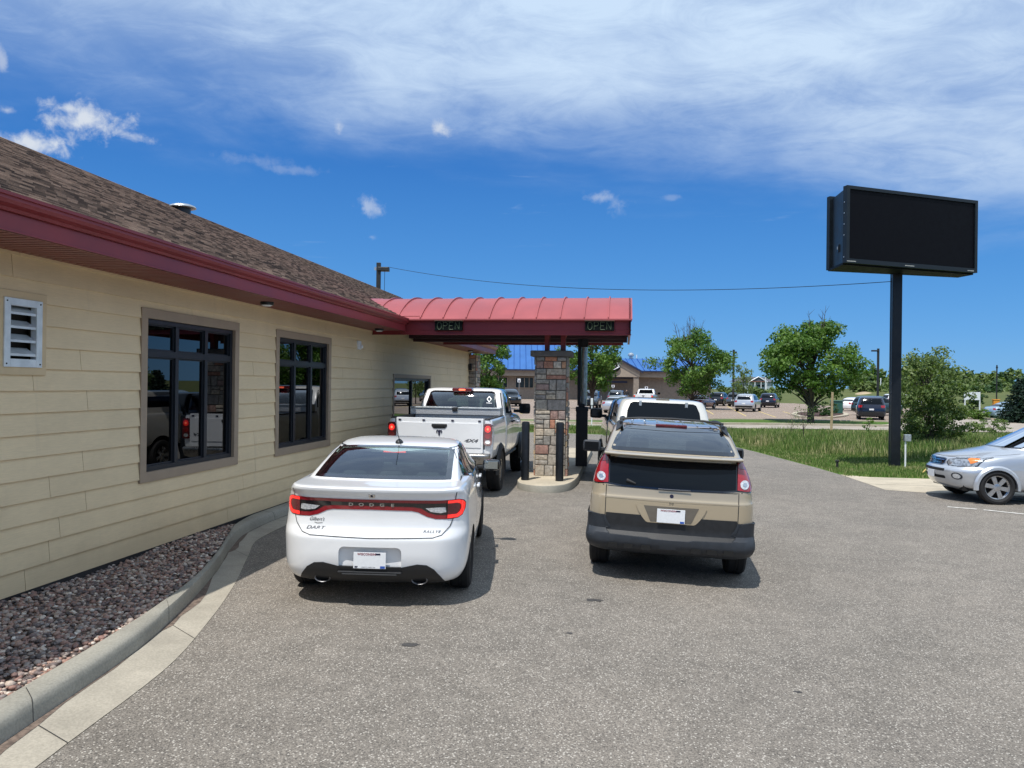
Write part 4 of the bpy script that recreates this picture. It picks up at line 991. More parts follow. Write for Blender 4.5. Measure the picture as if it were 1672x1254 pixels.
# open signs: unlit dotted letters in green
MT['led_board'] = mat('sign_board', (.004, .006, .006), .6, 0, .1, spec=.1); MT['led'] = mat('led_dots', (.065, .095, .055), .5, 0, .3, 30)
STROKES = {'O': [[(.1, .25), (.1, .75), (.3, 1), (.6, 1), (.8, .75), (.8, .25), (.6, 0), (.3, 0), (.1, .25)]], 'P': [[(.1, 0), (.1, 1), (.6, 1), (.8, .85), (.8, .62), (.6, .48), (.1, .48)]], 'E': [[(.8, 1), (.1, 1), (.1, 0), (.8, 0)], [(.1, .5), (.65, .5)]], 'N': [[(.1, 0), (.1, 1), (.8, 0), (.8, 1)]]}
for cx, lab in ((-3.73, 'dark unlit OPEN sign on the canopy fascia nearest the building'), (-.52, 'dark unlit OPEN sign at the free right end of the canopy fascia')):
    so_ = empty('open_sign', (cx, cyf-.02, 3.36), 0, lab, 'sign', 'open signs on the canopy fascia')
    q = MB(); q.box(-.30, .30, -.075, -.0, -.105, .095); q.obj('housing', MT['led_board'], so_, bevel=.006)
    q = MB(); q.box(-.31, .31, -.095, .0, .095, .115); q.obj('visor', MT['trim'], so_, bevel=.002)
    for k, ch in enumerate('OPEN'):
        q = MB(); ox = -.255+k*.13
        for st_ in STROKES[ch]:
            for (xa, za), (xb, zb) in zip(st_, st_[1:]):
                q.tube([(ox+xa*.125, -.080, -.082+za*.155), (ox+xb*.125, -.080, -.082+zb*.155)], .0065, 4)
        q.obj('lettering', MT['led'], so_)
# island
ic = [(-2.20, 24.6), (-2.20, 16.1), (-2.12, 15.6), (-1.92, 15.28), (-1.62, 15.14), (-1.36, 15.22), (-1.16, 15.5), (-1.04, 16.0), (-.98, 17), (-.98, 24.6)]
isl2 = smoothline(ic, 4); mb = MB(); n = len(isl2); V = []
for (f_, z) in ((1.0, None), (1.0, .095), (.985, .118), (.955, .125)):
    for x, y in isl2: V.append((-1.6+(x+1.6)*f_, y+(0.03*(1-f_)*30 if y < 20 else 0), (gz(x)-.03) if z is None else z))
F = [(j*n+i, j*n+(i+1) % n, (j+1)*n+(i+1) % n, (j+1)*n+i) for j in range(3) for i in range(n)]; F.append(tuple(3*n+i for i in range(n)))
mb.add(V, F); io = mb.obj('traffic_island', MT['kerb'], smooth=True); io['kind'] = 'structure'; io.data.materials.append(MT['apron'])
for p in io.data.polygons:
    if p.normal.z > .8 or p.normal.z < -.8: p.material_index = 1
pier = empty('stone_pier', (-1.59, 17.12, .12), 0, 'square pier of rough multicoloured ledge stone under the canopy', 'pier')
mb = ashlar(-.33, .33, -.30, .30, 0, 2.62, 12); mb.obj('stone_facing', MT['stone'], pier)
k_ = MB(); k_.box(-.335, .335, -.305, .305, 0, 2.62); k_.obj('mortar', MT['mortar'], pier)
k_ = MB(); k_.box(-.45, .45, -.42, .42, 2.62, 2.75); k_.obj('cap', MT['cap_stone'], pier, bevel=.015)
for x in (-.12, .24):
    k_ = MB(); k_.box(x-.05, x+.05, -.1, .1, 2.75, 3.25); k_.obj('bracket', MT['maroon'], pier)
    k_ = MB(); k_.tube([(x, 0, 2.8), (x+(.10 if x > 0 else -.10)*0, .0, 3.0), (x+.12, 0, 3.24)], .03, 6); k_.obj('brace', MT['maroon'], pier)
for i, (x, lab) in enumerate(((-2.03, 'black steel bollard on the island, left of the stone pier'), (-1.31, 'black steel bollard on the island, right of the stone pier'))):
    mb = MB(); mb.lathe([(.085, 0), (.085, 1.18), (.075, 1.215), (.05, 1.225), (.001, 1.23)], 28, 'z'); o = mb.obj('bollard', MT['black_metal'], smooth=True); o.location = (x, 15.98, .12); tag(o, lab, 'bollard', 'bollards at the nose of the island')
ms = empty('order_station', (-1.02, 19.2, .12), 0, 'tall black order cabinet with a clear pipe rising to the canopy', 'order station')
q = MB(); q.box(-.15, .13, -.16, .16, 0, 1.42); q.box(-.16, .14, -.17, .17, 1.36, 1.47); q.box(-.10, .06, -.1, .1, 1.47, 1.55); q.obj('cabinet', MT['black_metal'], ms, bevel=.01)
MT['pipe'] = mat('clear_pipe', (.42, .46, .47), .15, .5, .2, 12, coat=.5)
q = MB(); q.tube([(.035, 0, 1.5), (.035, 0, 3.2)], .075, 20); q.obj('pipe', MT['pipe'], ms, smooth=True)
q = MB(); q.box(-.13, -.045, -.05, .05, 1.5, 3.2); q.obj('pipe_housing', MT['black_metal'], ms, bevel=.005)
q = MB(); q.box(-.05, .12, -.09, .09, 2.95, 3.24); q.obj('collar', MT['black_metal'], ms, bevel=.008)
# a low control post and white bollard post further along
q = MB(); q.box(-.03, .03, -.03, .03, 0, .95); q.box(-.06, .06, -.05, .05, .95, 1.25)
p = at(966, 697); o = q.obj('marker_post', MT['plate'], bevel=.01); o.location = p; o.scale = (1, 1, 1.2); tag(o, 'slim white marker post beyond the order station', 'post')
# canopy downlight etc. done
# ================================================================== PYLON SIGN AND CABLE
sg = empty('pylon_sign', (7.97, 24.2, gz(8)), 0, 'tall black two faced electronic display sign on a single pole', 'sign')
def loc(p): return Vector(p)-Vector(sg.location)
MT['screen'] = mat('dead_screen', (.002, .002, .004), .55, 0, .1, spec=.12); MT['sign_case'] = mat('sign_case', (.006, .012, .018), .45, .2, .15, 3)
MT['sign_strip'] = mat('sign_strip', (.35, .36, .33), .6, 0, .2)
FL, FR = Vector((5.92, 22.02, 0)), Vector((10.15, 24.21, 0)); BL, BR = Vector((5.76, 23.42, 0)), Vector((9.88, 24.98, 0))
zb, zt = 5.55, 7.66
def slab(a, b, th, z0, z1, outw):
    """upright slab from a to b, thickness th towards outw"""
    q = MB(); o_ = outw*th; q.add([(*(p+o).xy, z) for z in (z0, z1) for p in (a, b) for o in (Vector((0, 0, 0)), o_)], [(0, 1, 3, 2), (4, 6, 7, 5), (0, 2, 6, 4), (1, 5, 7, 3), (0, 4, 5, 1), (2, 3, 7, 6)]); return q
dF = (FR-FL).normalized(); nF = Vector((dF.y, -dF.x, 0)); dB = (BR-BL).normalized(); nB = Vector((-dB.y, dB.x, 0))
def put(q, name, m_, par=sg, **k):
    off = Vector(sg.location); q.v = [tuple(Vector(v_)-off) for v_ in q.v]; return q.obj(name, m_, par, **k)
cf = put(slab(FL, FR, .12, zb, zt, -nF), 'case', MT['sign_case'], bevel=.01)
put(slab(FL+dF*.10+nF*.001, FR-dF*.10+nF*.001, .01, zb+.12, zt-.09, nF*-1), 'screen', MT['screen'], cf)
for (a, b, z0, z1) in ((FL, FR, zt-.09, zt), (FL, FR, zb, zb+.12), (FL, FL+dF*.1, zb+.12, zt-.09), (FR-dF*.1, FR, zb+.12, zt-.09)): put(slab(a, b, .035, z0, z1, nF), 'bezel', MT['sign_case'], cf)
bk = put(slab(BL, BR, .14, zb-.0, zt+.02, -nB), 'case', MT['sign_case'], bevel=.01)
put(slab(BL+dB*.1, BR-dB*.1, .012, zb+.1, zt-.1, nB), 'screen', MT['screen'], bk)
# side and bottom panels between the faces
q = MB(); a, b = FL-nF*.1+dF*.06, BL+dB*.10-nB*.1
q.add([(a.x, a.y, zb+.03), (b.x, b.y, zb+.03), (b.x, b.y, zt-.06), (a.x, a.y, zt-.06), (a.x+.04, a.y+.02, zb+.03), (b.x+.04, b.y+.02, zb+.03), (b.x+.04, b.y+.02, zt-.06), (a.x+.04, a.y+.02, zt-.06)], [(0, 1, 2, 3), (4, 7, 6, 5), (0, 4, 5, 1), (3, 2, 6, 7), (0, 3, 7, 4), (1, 5, 6, 2)]); sd = put(q, 'side_panel', MT['sign_case'])
q = MB(); m_0 = a.lerp(b, .42); q.box(m_0.x-.035, m_0.x+.01, m_0.y-.06, m_0.y+.06, 5.95, 6.15); put(q, 'lock_box', MT['black_metal'], sd)
q = MB(); q.box(m_0.x-.05, m_0.x-.036, m_0.y-.012, m_0.y+.012, 6.02, 6.10); put(q, 'latch', MT['steel'], sd)
for z in (5.7, 6.3, 6.6, 6.9, 7.2): q = MB(); p_ = FL-nF*.06; q.box(p_.x-.012, p_.x+.0, p_.y-.015, p_.y+.015, z, z+.03); put(q, 'bolt', MT['steel'], sd)
q = MB(); V = [(*p.xy, z) for z in (zb-.04, zb+.02) for p in (FL-nF*.1, FR-nF*.1, BR-nB*.1, BL-nB*.1)]; q.add(V, [(0, 1, 2, 3), (4, 7, 6, 5), (0, 4, 5, 1), (1, 5, 6, 2), (2, 6, 7, 3), (3, 7, 4, 0)]); put(q, 'bottom_panel', MT['screen'])
for (s0, s1) in ((.02, .32), (2.05, 2.38), (4.38, 4.62)):
    put(slab(FL+dF*s0, FL+dF*s1, .004, zb+.035, zb+.06, nF), 'maker_strip', MT['sign_strip'], cf) if False else put(slab(FL+dF*s0+nF*.036, FL+dF*s1+nF*.036, .003, zb+.035, zb+.060, nF), 'name_strip', MT['sign_strip'], cf)
q = MB(); q.box(7.81, 8.08, 24.06, 24.34, gz(8)-.1, zb+.3); put(q, 'pole', MT['black_metal'], bevel=.03)
q = MB(); q.tube([(7.74, 24.0, zb-.15), (7.735, 24.0, 3.0), (7.745, 24.02, .2)], .009, 6); put(q, 'conduit', MT['black_metal'])
ub = empty('utility_box', (8.20, 23.9, gz(8)), 0, 'small grey electrical box on a thin post beside the sign pole', 'utility box')
q = MB(); q.box(-.09, .09, -.06, .06, .78, .98); q.obj('box', MT['steel'], ub, bevel=.01)
q = MB(); q.tube([(-.05, 0, -.05), (-.05, 0, .80)], .025, 10); q.obj('post', MT['plate'], ub, smooth=True)
# yellow hose loop on the lawn
MT['hose'] = mat('hose', (.55, .40, .12), .5, 0, .1); p = at(1518, 772); q = MB(); q.tube([(p.x-.3, p.y-.3, p.z+.02), (p.x-.12, p.y-.1, p.z+.12), (p.x+.02, p.y, p.z+.33), (p.x+.3, p.y+.05, p.z+.42), (p.x+.7, p.y+.1, p.z+.36), (p.x+1.0, p.y+.2, p.z+.05)], .02, 8)
tag(q.obj('garden_hose', MT['hose'], smooth=True), 'yellow hose looping out of the lawn behind the silver car', 'hose')
# light pole behind the roof
def light_pole(px, pyb, ptop, label, wd=.16, D=None, head=1, arm=.6, group='parking lot light poles', pos=None):
    if pos is None: p = at(px, pyb)
    else: p = Vector(pos)
    dd = (p-Vector((0, 0, 0))); D = dd.dot(Vector((Fv.x, Fv.y, 0)).normalized())
    hz = 627+(px-836)*math.tan(ROLL)+FPX*math.tan(PITCH); H = CAMH+(hz-ptop)/FPX*D-p.z
    r = empty('light_pole', p, YAW, label, 'light pole', group)
    q = MB(); q.box(-wd/2, wd/2, -wd/2, wd/2, 0, H); q.obj('pole', MT['brown_metal'], r, bevel=.01)
    q = MB(); q.box(-.04*head, arm*head, -.18, .18, H-.42, H-.22) if head > 0 else q.box(-arm, .04, -.18, .18, H-.42, H-.22); q.obj('lamp_head', MT['brown_metal'], r, bevel=.03)
    return r, H
MT['brown_metal'] = mat('brown_metal', (.035, .035, .033), .5, .3, .1)
PX = .0
dirp = (Fv+Rv*((616-836)/FPX)); D0 = 38.0; pp = Vector((dirp.x*D0, dirp.y*D0, 0))
lp, HL = light_pole(616, 0, 429, 'tall dark light pole rising behind the shingle roof, cable attached', wd=.20, pos=pp, arm=.52)
# pole sits off the near roof: one lamp head to the right plus a stub to the left
q = MB(); q.box(-.20, -.08, -.08, .08, HL-.36, HL-.22); q.obj('stub', MT['steel'], lp)
q = MB(); q.tube([(.30, 0, HL-.4), (.28, 0, HL-2.6)], .012, 5); q.obj('wire', MT['black_metal'], lp)
A = Vector((pp.x+cos(YAW)*.45, pp.y+sin(YAW)*.45, HL-.20)); B = Vector((7.78, 24.05, 5.30)); V = []
for i in range(41):
    s_ = i/40; p = A.lerp(B, s_); p.z -= 4*.62*s_*(1-s_)*1.0; V.append(p)
q = MB(); q.tube(V, .010, 6); tag(q.obj('overhead_cable', MT['black_metal'], smooth=True), 'thin cable sagging from the light pole to the display sign', 'cable')
light_pole(1197, 664, 571, 'light pole behind the crown of the tree with bare top twigs', wd=.22, head=1, arm=.35)
light_pole(1433, 664, 569, 'light pole between the large maple and the display sign', wd=.24, head=-1, arm=.9)
r_, h_ = light_pole(1627, 668, 596, 'thin pole on the hillside above the white board', wd=.12, arm=.05)
# ================================================================== WHITE SEDAN (nearest, left lane)
def xf(pts, dx=0, dz=0): return [(x+dx, z+dz) for x, z in pts]
def skin(name, levels, m_list, root, cut, sub=5, cavity=None, **k):
    V, F = stack(levels, sub=sub, **k); bv = bvh_of(V, F)
    o = mkobj(name, V, F, m_list, root, True)
    bm = bmesh.new(); bm.from_mesh(o.data); bmesh.ops.recalc_face_normals(bm, faces=bm.faces); bm.to_mesh(o.data); bm.free()
    cl = list(cut)
    if cavity:
        cv, cf_ = stack(cavity, sub=3, ns=12, nc=4, ne=4); mb = MB(); mb.add(cv, cf_); cl.insert(0, (mb, 2))
    if cl: apply_bool(o, cl)
    else: autosmooth(o, 32)
    return o, bv
MT['badge_grey'] = mat('badge_grey', (.16, .16, .17), .3, .6, .05)
MT['band_red'] = mat('band_red', (.26, .008, .016), .12, 0, .1, 30, coat=1)
D_ = car_root('white_sedan', -2.345, 6.93, radians(7.9), 'white four door sedan waiting behind the white pickup, full width red tail lamp', 'car')
Ld = [(.19, .30, 4.40, .70, .78, .70, .15, .25, .03, .12),
      (.24, .12, 4.56, .80, .86, .76, .22, .35, .06, .2),
      (.36, .03, 4.64, .865, .90, .80, .27, .42, .09, .26),
      (.52, .00, 4.67, .885, .915, .83, .30, .48, .11, .30),
      (.64, .00, 4.65, .892, .915, .83, .30, .50, .11, .30),
      (.70, .03, 4.61, .892, .912, .82, .28, .50, .11, .30),
      (.76, .065, 4.56, .890, .908, .81, .28, .50, .10, .32),
      (.86, .075, 4.40, .880, .900, .79, .28, .50, .10, .30),
      (.97, .070, 4.10, .868, .890, .77, .28, .45, .10, .28),
      (1.04, .050, 3.85, .850, .880, .76, .27, .40, .10, .22),
      (1.095, .015, 3.70, .815, .868, .75, .22, .35, .09, .2),
      (1.118, .012, 3.60, .795, .855, .74, .20, .30, .085, .2),
      (1.130, .050, 3.55, .785, .845, .73, .19, .30, .08, .2),
      (1.136, .25, 3.50, .765, .825, .72, .18, .28, .08, .2),
      (1.142, .44, 3.46, .745, .812, .71, .17, .26, .09, .2),
      (1.165, .53, 3.40, .735, .800, .70, .14, .22, .10, .2),
      (1.28, .93, 3.08, .700, .745, .66, .13, .18, .10, .15),
      (1.385, 1.38, 2.80, .668, .692, .62, .13, .16, .09, .12),
      (1.435, 1.68, 2.58, .62, .645, .57, .14, .16, .07, .1),
      (1.460, 2.00, 2.42, .46, .49, .44, .14, .14, .05, .06),
      (1.466, 2.15, 2.32, .25, .27, .24, .1, .1, .02, .02)]
rearwin = [(-.695, 1.158), (.695, 1.158), (.635, 1.386), (.45, 1.398), (0, 1.405), (-.45, 1.398), (-.635, 1.386)]
sidewin = [(1.05, 1.17), (1.55, 1.10), (3.35, 1.07), (2.95, 1.28), (2.70, 1.375), (2.0, 1.41), (1.55, 1.385), (1.25, 1.30)]
frontwin = [(-.64, 1.17), (.64, 1.17), (.56, 1.37), (-.56, 1.37)]
recess = rrect(-.295, .295, .345, .580, .05)
lip = []
cav = inset_levels(Ld, .62, dz=.05, dy=.10, dx=.06)
cav = [c for c in cav if c[0] < 1.42]
# trunk separated: cavity starts ahead of the boot
cav = [(c[0], max(c[1], .62 if c[0] < 1.1 else c[1]), min(c[2], 3.45), *c[3:]) for c in cav]
cuts = [(cutbox(recess, 'y', -.5, .062), 0)] + wells((.93, 3.63), .355, .93) + [(cutbox(shrink(rearwin, .035), 'y', -.5, 1.75), 2), (cutbox(shrink(sidewin, .03), 'x', .3, 1.5), 2), (cutbox(shrink(sidewin, .03), 'x', -1.5, -.3), 2), (cutbox(shrink(frontwin, .03), 'y', 2.6, 5.0), 2)]
body, bv = skin('body', Ld, [MT['white_paint'], MT['well'], MT['cabin']], D_, cuts, sub=5, cavity=cav)
patch('rear_window', bv, rearwin, 'rear', .002, MT['glass'], D_, .05, .003)
for s_ in (-1, 1): lines('window_seal', bv, [[(s_*.665, 1.165), (s_*.625, 1.385)]], 'rear', .004, .055, MT['gloss_black'], D_)
lines('window_seal', bv, [[(-.69, 1.168), (.69, 1.168)]], 'rear', .0045, .022, MT['gloss_black'], D_); lines('window_seal', bv, [[(-.62, 1.389), (-.45, 1.398), (0, 1.404), (.45, 1.398), (.62, 1.389)]], 'rear', .0045, .014, MT['gloss_black'], D_)
for sd in ('left', 'right'):
    patch('side_window', bv, sidewin, sd, .002, MT['privacy'], D_, .08, .003); ring('window_trim', bv, sidewin, sd, .004, .035, MT['gloss_black'], D_)
    lines('door_seam', bv, [[(1.45, 1.1), (1.42, .9), (1.55, .6), (1.8, .35)], [(2.35, 1.4), (2.35, .35)], [(3.35, 1.06), (3.4, .35)], [(1.9, .30), (3.1, .30)]], sd, .002, .008, MT['seam'], D_)
    lines('window_pillar', bv, [[(2.35, 1.08), (2.30, 1.41)], [(1.50, 1.12), (1.62, 1.37)]], sd, .006, .07, MT['gloss_black'], D_)
    s_ = 1 if sd == 'right' else -1
    for y in (1.72, 2.62):
        p = project(bv, (y, .965), sd, .025); h_ = MB(); h_.box(-.018, .018, -.10, .10, -.016, .016); o = h_.obj('door_handle', MT['white_paint'], D_, bevel=.012, seg=3); o.location = p
patch('windscreen', bv, frontwin, 'front', .002, MT['glass'], D_, .08, .003)
lines('boot_seam', bv, [[(.775, 1.16), (.785, 1.09), (.775, 1.03), (.765, .86), (.73, .77), (.66, .695), (.58, .672), (0, .662), (-.58, .672), (-.66, .695), (-.73, .77), (-.765, .86), (-.775, 1.03), (-.785, 1.09), (-.775, 1.16)]], 'rear', .0035, .007, MT['seam'], D_)
# tail lamp band
bar = sym([(0, 1.020), (.60, 1.020), (.80, 1.022), (.845, 1.005), (.865, .975), (.862, .92), (.84, .865), (.80, .842), (.74, .836), (.60, .842), (.52, .862), (.43, .905), (.37, .917), (0, .922)])
patch('tail_lamp_band', bv, bar, 'rear', .004, MT['band_red'], D_, .04, .02)
blk = sym([(0, .992), (.60, .990), (.70, .990), (.70, .880), (.60, .884), (.53, .902), (.46, .944), (.38, .956), (0, .960)])
patch('lamp_panel', bv, blk, 'rear', .006, MT['gloss_black'], D_, .04, .004)
for s_ in (1, -1):
    f = (lambda P: P) if s_ > 0 else mir
    C_ = [(.70, 1.015), (.80, 1.015), (.838, .998), (.856, .970), (.853, .922), (.832, .872), (.795, .850), (.70, .846), (.70, .878), (.785, .880), (.808, .90), (.822, .93), (.822, .962), (.808, .980), (.785, .988), (.70, .988)]
    tl = patch('tail_light', bv, f(C_), 'rear', .009, MT['lit_red'], D_, .03, .006)
    patch('lamp_core', bv, f([(.705, .984), (.783, .984), (.80, .976), (.815, .958), (.815, .932), (.80, .905), (.783, .886), (.705, .886)]), 'rear', .007, MT['dark_red_lens'], D_, .03, .004)
    rl = patch('reverse_light', bv, f([(.50, .945), (.66, .955), (.685, .950), (.690, .905), (.64, .898), (.55, .91)]), 'rear', .009, MT['clear_lens'], D_, .025, .004)
    lines('lamp_rim', bv, [[(s_*x, z) for x, z in ((.70, 1.018), (.70, .846))]], 'rear', .0095, .006, MT['gloss_black'], D_)
for i, ch in enumerate('DODGE'):
    text_on('lettering', bv, ch, .042, -.20+i*.098, .968, MT['chrome'], D_, off=.010, sx=1.45, bold=.0012)
text_on('lettering', bv, 'DART', .042, -.54, .735, MT['badge_grey'], D_, off=.005, sx=1.6, shear=.35, bold=.0003)
text_on('lettering', bv, 'RALLYE', .032, .565, .725, MT['badge_grey'], D_, off=.005, sx=1.4, shear=.3, bold=.0002, space=1.1)
text_on('lettering', bv, "Gilbert's", .050, -.53, .815, MT['seam'], D_, off=.004, shear=.45, sx=.85)
lines('lettering_swash', bv, [[(-.55, .785), (-.52, .778), (-.47, .784)]], 'rear', .004, .004, MT['seam'], D_)
o = patch('badge', bv, rrect(-.028, .028, 1.04, 1.075, .004, 2), 'rear', .006, MT['chrome'], D_, .03, .004); o = patch('badge_centre', bv, rrect(-.011, .011, 1.047, 1.068, .004, 2), 'rear', .0085, MT['ink'], D_, .03, .003)
# lower black valance with exhausts
val = sym([(0, .345), (.32, .345), (.45, .42), (.52, .418), (.60, .375), (.66, .30), (.70, .245), (.73, .205), (0, .200)])
val = sym([(0, .395), (.30, .395), (.44, .425), (.53, .418), (.60, .375), (.655, .305), (.69, .245), (.71, .205), (0, .198)])
patch('valance', bv, val, 'rear', .006, MT['black_plastic'], D_, .05, .03)
q = MB(); q.box(-.30, .30, .01, .05, .33, .35); q.box(-.26, .26, .0, .03, .315, .332); q.obj('valance_lip', MT['black_plastic'], D_, bevel=.008)
plate(D_, 0, .012, .455, 0)
for s_ in (-1, 1):
    q = MB(); pr = [(.070, 0), (.074, .01), (.074, .2), (.060, .2), (.060, .0), (.066, -.004)]
    q.lathe([(r_*1.0, y) for r_, y in pr], 24, 'y', (0, 0, 0), closed=True); o = q.obj('exhaust_tip', MT['badge_grey'], D_, smooth=True); o.location = (s_*.46, .10, .262); o.scale = (1.1, 1, .62)
    q = MB(); q.lathe([(.058, .06), (.001, .06)], 20, 'y'); q.obj('exhaust_bore', MT['well'], o)
    wheel(D_, s_*.80, .93, .325, .22, .215, s_, ns=10); wheel(D_, s_*.79, 3.63, .325, .22, .215, s_, ns=10)
    mirror(D_, s_*1.02, 3.05, 1.06, s_, MT['black_paint'], .22, .14, .10, .08)
q = MB(); q.box(-.70, .70, .45, 4.3, .20, .32); q.obj('underbody', MT['well'], D_)
# aerial, high brake light, cabin
p = project(bv, (0, 1.66), 'top', 0); q = MB(); q.lathe([(.045, 0), (.042, .018), (.026, .034), (.012, .044), (.001, .048)], 16, 'z'); q.tube([(0, 0, .03), (0, -.10, .12), (0, -.20, .22)], [.006, .004, .0035], 6)
o = q.obj('aerial', MT['black_plastic'], D_, smooth=True); o.location = p; o.scale = (1, 1.4, 1)
q = MB(); q.box(-.14, .14, 1.36, 1.42, 1.352, 1.372); q.obj('brake_light_housing', MT['cabin'], D_, bevel=.004)
for i in range(12): pass
q = MB(); q.box(-.125, .125, 1.325, 1.345, 1.350, 1.368); q.obj('high_brake_light', MT['lit_red'], D_)
MT['led_red'] = mat('brake_led', (.8, .1, .05), .3, 0, 0, emit=(1, .16, .08), es=2.2)
q = MB()
for i in range(12): q.box(-.118+i*.0205, -.104+i*.0205, 1.318, 1.326, 1.354, 1.364)
q.obj('led_row', MT['led_red'], D_)
seats(D_, (1.35,), (-.40, .0, .40), .62, 1.10, .50); seats(D_, (2.25,), (-.37, .37), .62, 1.22, .48)
q = MB(); q.box(-.70, .70, .60, 1.28, 1.06, 1.08); q.box(-.70, .70, 3.0, 3.42, .95, 1.05); q.obj('parcel_shelf', MT['cabin'], D_, bevel=.01)
q = MB(); q.box(-.10, .10, 2.86, 2.88, 1.27, 1.33); q.obj('inner_mirror', MT['black_plastic'], D_, bevel=.01)
q = MB(); q.tube([(-.2, 2.9, 1.02), (-.02, 2.9, 1.02)], .018, 8); q.lathe([(.17, 2.88), (.19, 2.90), (.17, 2.92), (.155, 2.90)], 24, 'y', (-.37, 0, .95), closed=True); q.obj('steering_wheel', MT['black_plastic'], D_, smooth=True)

# ================================================================== TAN CROSSOVER (nearest, right lane)
ZM = ([0, .60, .80, 1.49, 1.535, 1.70, 1.8], [0, .60, .725, 1.40, 1.445, 1.71, 1.8])
A_ = car_root('tan_crossover', .50, 8.62, radians(-1.2), 'dusty tan crossover with split rear glass and dark grey bumper', 'car')
MT['light_bronze'] = MT['tan_paint']
La = [(.30, .34, 4.35, .74, .80, .70, .15, .25, .03, .12),
      (.36, .11, 4.50, .865, .89, .78, .16, .35, .05, .2),
      (.41, .02, 4.58, .905, .925, .82, .16, .42, .06, .26),
      (.49, .00, 4.62, .91, .935, .85, .16, .48, .06, .30),
      (.53, .035, 4.60, .905, .935, .85, .16, .48, .06, .3),
      (.565, .085, 4.58, .898, .935, .85, .17, .50, .06, .30),
      (.83, .075, 4.50, .898, .935, .84, .17, .50, .06, .32),
      (1.00, .075, 4.38, .892, .93, .82, .17, .50, .06, .30),
      (1.035, .085, 4.33, .886, .925, .81, .17, .45, .06, .28),
      (1.16, .105, 4.0, .872, .912, .80, .17, .40, .06, .22),
      (1.22, .125, 3.75, .858, .90, .78, .17, .35, .06, .2),
      (1.36, .19, 3.40, .815, .855, .75, .17, .30, .06, .2),
      (1.49, .27, 3.10, .765, .80, .71, .16, .26, .06, .2),
      (1.535, .33, 3.0, .745, .785, .69, .16, .24, .06, .18),
      (1.60, .58, 2.85, .715, .755, .67, .15, .2, .06, .15),
      (1.66, .86, 2.70, .68, .72, .64, .15, .18, .06, .12),
      (1.70, 1.12, 2.56, .63, .67, .60, .15, .16, .06, .1),
      (1.722, 1.45, 2.42, .48, .50, .46, .14, .14, .05, .06),
      (1.728, 1.7, 2.3, .25, .27, .24, .1, .1, .02, .02)]
La = [(zm(l_[0]), *l_[1:]) for l_ in La]
upwin = [(-.70, 1.535), (.70, 1.535), (.665, 1.60), (.600, 1.672), (.57, 1.685), (0, 1.692), (-.57, 1.685), (-.600, 1.672), (-.665, 1.60)]
lowwin = [(-.690, 1.165), (-.55, 1.150), (0, 1.142), (.55, 1.150), (.690, 1.165), (.70, 1.44), (-.70, 1.44)]
aside = [(.50, 1.24), (3.45, 1.16), (3.1, 1.36), (2.80, 1.53), (2.0, 1.60), (1.0, 1.60), (.62, 1.50), (.48, 1.36)]
acav = [c for c in inset_levels(La, .66, dz=.05, dy=.12, dx=.07) if c[0] < 1.66]; acav = [(c[0], c[1], min(c[2], 3.4), *c[3:]) for c in acav]
cuts = wells((.95, 3.70), .385, .95)+[(cutbox([(x, zm(z)) for x, z in shrink(upwin, .03)], 'y', -.5, 1.3), 2), (cutbox([(x, zm(z)) for x, z in shrink(aside, .03)], 'x', .3, 1.5), 2), (cutbox([(x, zm(z)) for x, z in shrink(aside, .03)], 'x', -1.5, -.3), 2), (cutbox(shrink([(-.62, 1.2), (.62, 1.2), (.56, 1.55), (-.56, 1.55)], .03), 'y', 2.4, 5.0), 2)]
body, bv = skin('body', La, [MT['tan_paint'], MT['well'], MT['cabin']], A_, cuts, sub=5, cavity=acav)
patch('rear_window', bv, upwin, 'rear', .002, MT['privacy'], A_, .05, .003); ring('window_seal', bv, shrink(upwin, .012), 'rear', .004, .028, MT['gloss_black'], A_)
blkband = sym([(0, 1.47), (.74, 1.47), (.745, 1.15), (.70, 1.148), (.55, 1.132), (0, 1.124)])
patch('liftgate_panel', bv, blkband, 'rear', .003, MT['gloss_black'], A_, .05, .01)
patch('lower_rear_window', bv, lowwin, 'rear', .006, MT['tint'], A_, .05, .004)
for sd in ('left', 'right'):
    patch('side_window', bv, aside, sd, .002, MT['privacy'], A_, .08, .003); ring('window_trim', bv, aside, sd, .004, .03, MT['black_plastic'], A_)
    lines('door_seam', bv, [[(1.35, 1.6), (1.30, 1.2), (1.35, .9), (1.5, .45)], [(2.35, 1.6), (2.35, .45)], [(3.4, 1.18), (3.4, .45)]], sd, .002, .008, MT['seam'], A_)
    patch('door_cladding', bv, [(1.40, .36), (3.22, .36), (3.22, .60), (1.40, .60)], sd, .012, MT['dark_cladding'], A_, .1, .02)
    lines('window_pillar', bv, [[(2.35, 1.18), (2.32, 1.62)], [(1.32, 1.2), (1.40, 1.62)]], sd, .006, .07, MT['gloss_black'], A_)
patch('windscreen', bv, [(-.64, 1.18), (.64, 1.18), (.58, 1.57), (-.58, 1.57)], 'front', .002, MT['glass'], A_, .08, .003)
lines('gate_seam', bv, [[(.725, 1.14), (.725, .66)], [(-.725, 1.14), (-.725, .66)], [(.88, 1.145), (.70, 1.13), (0, 1.118), (-.70, 1.13), (-.88, 1.145)]], 'rear', .0015, .009, MT['seam'], A_)
lines('body_crease', bv, [[(.90, 1.005), (.725, 1.0), (0, .992), (-.725, 1.0), (-.90, 1.005)]], 'rear', .003, .006, MT['tan_paint'], A_)
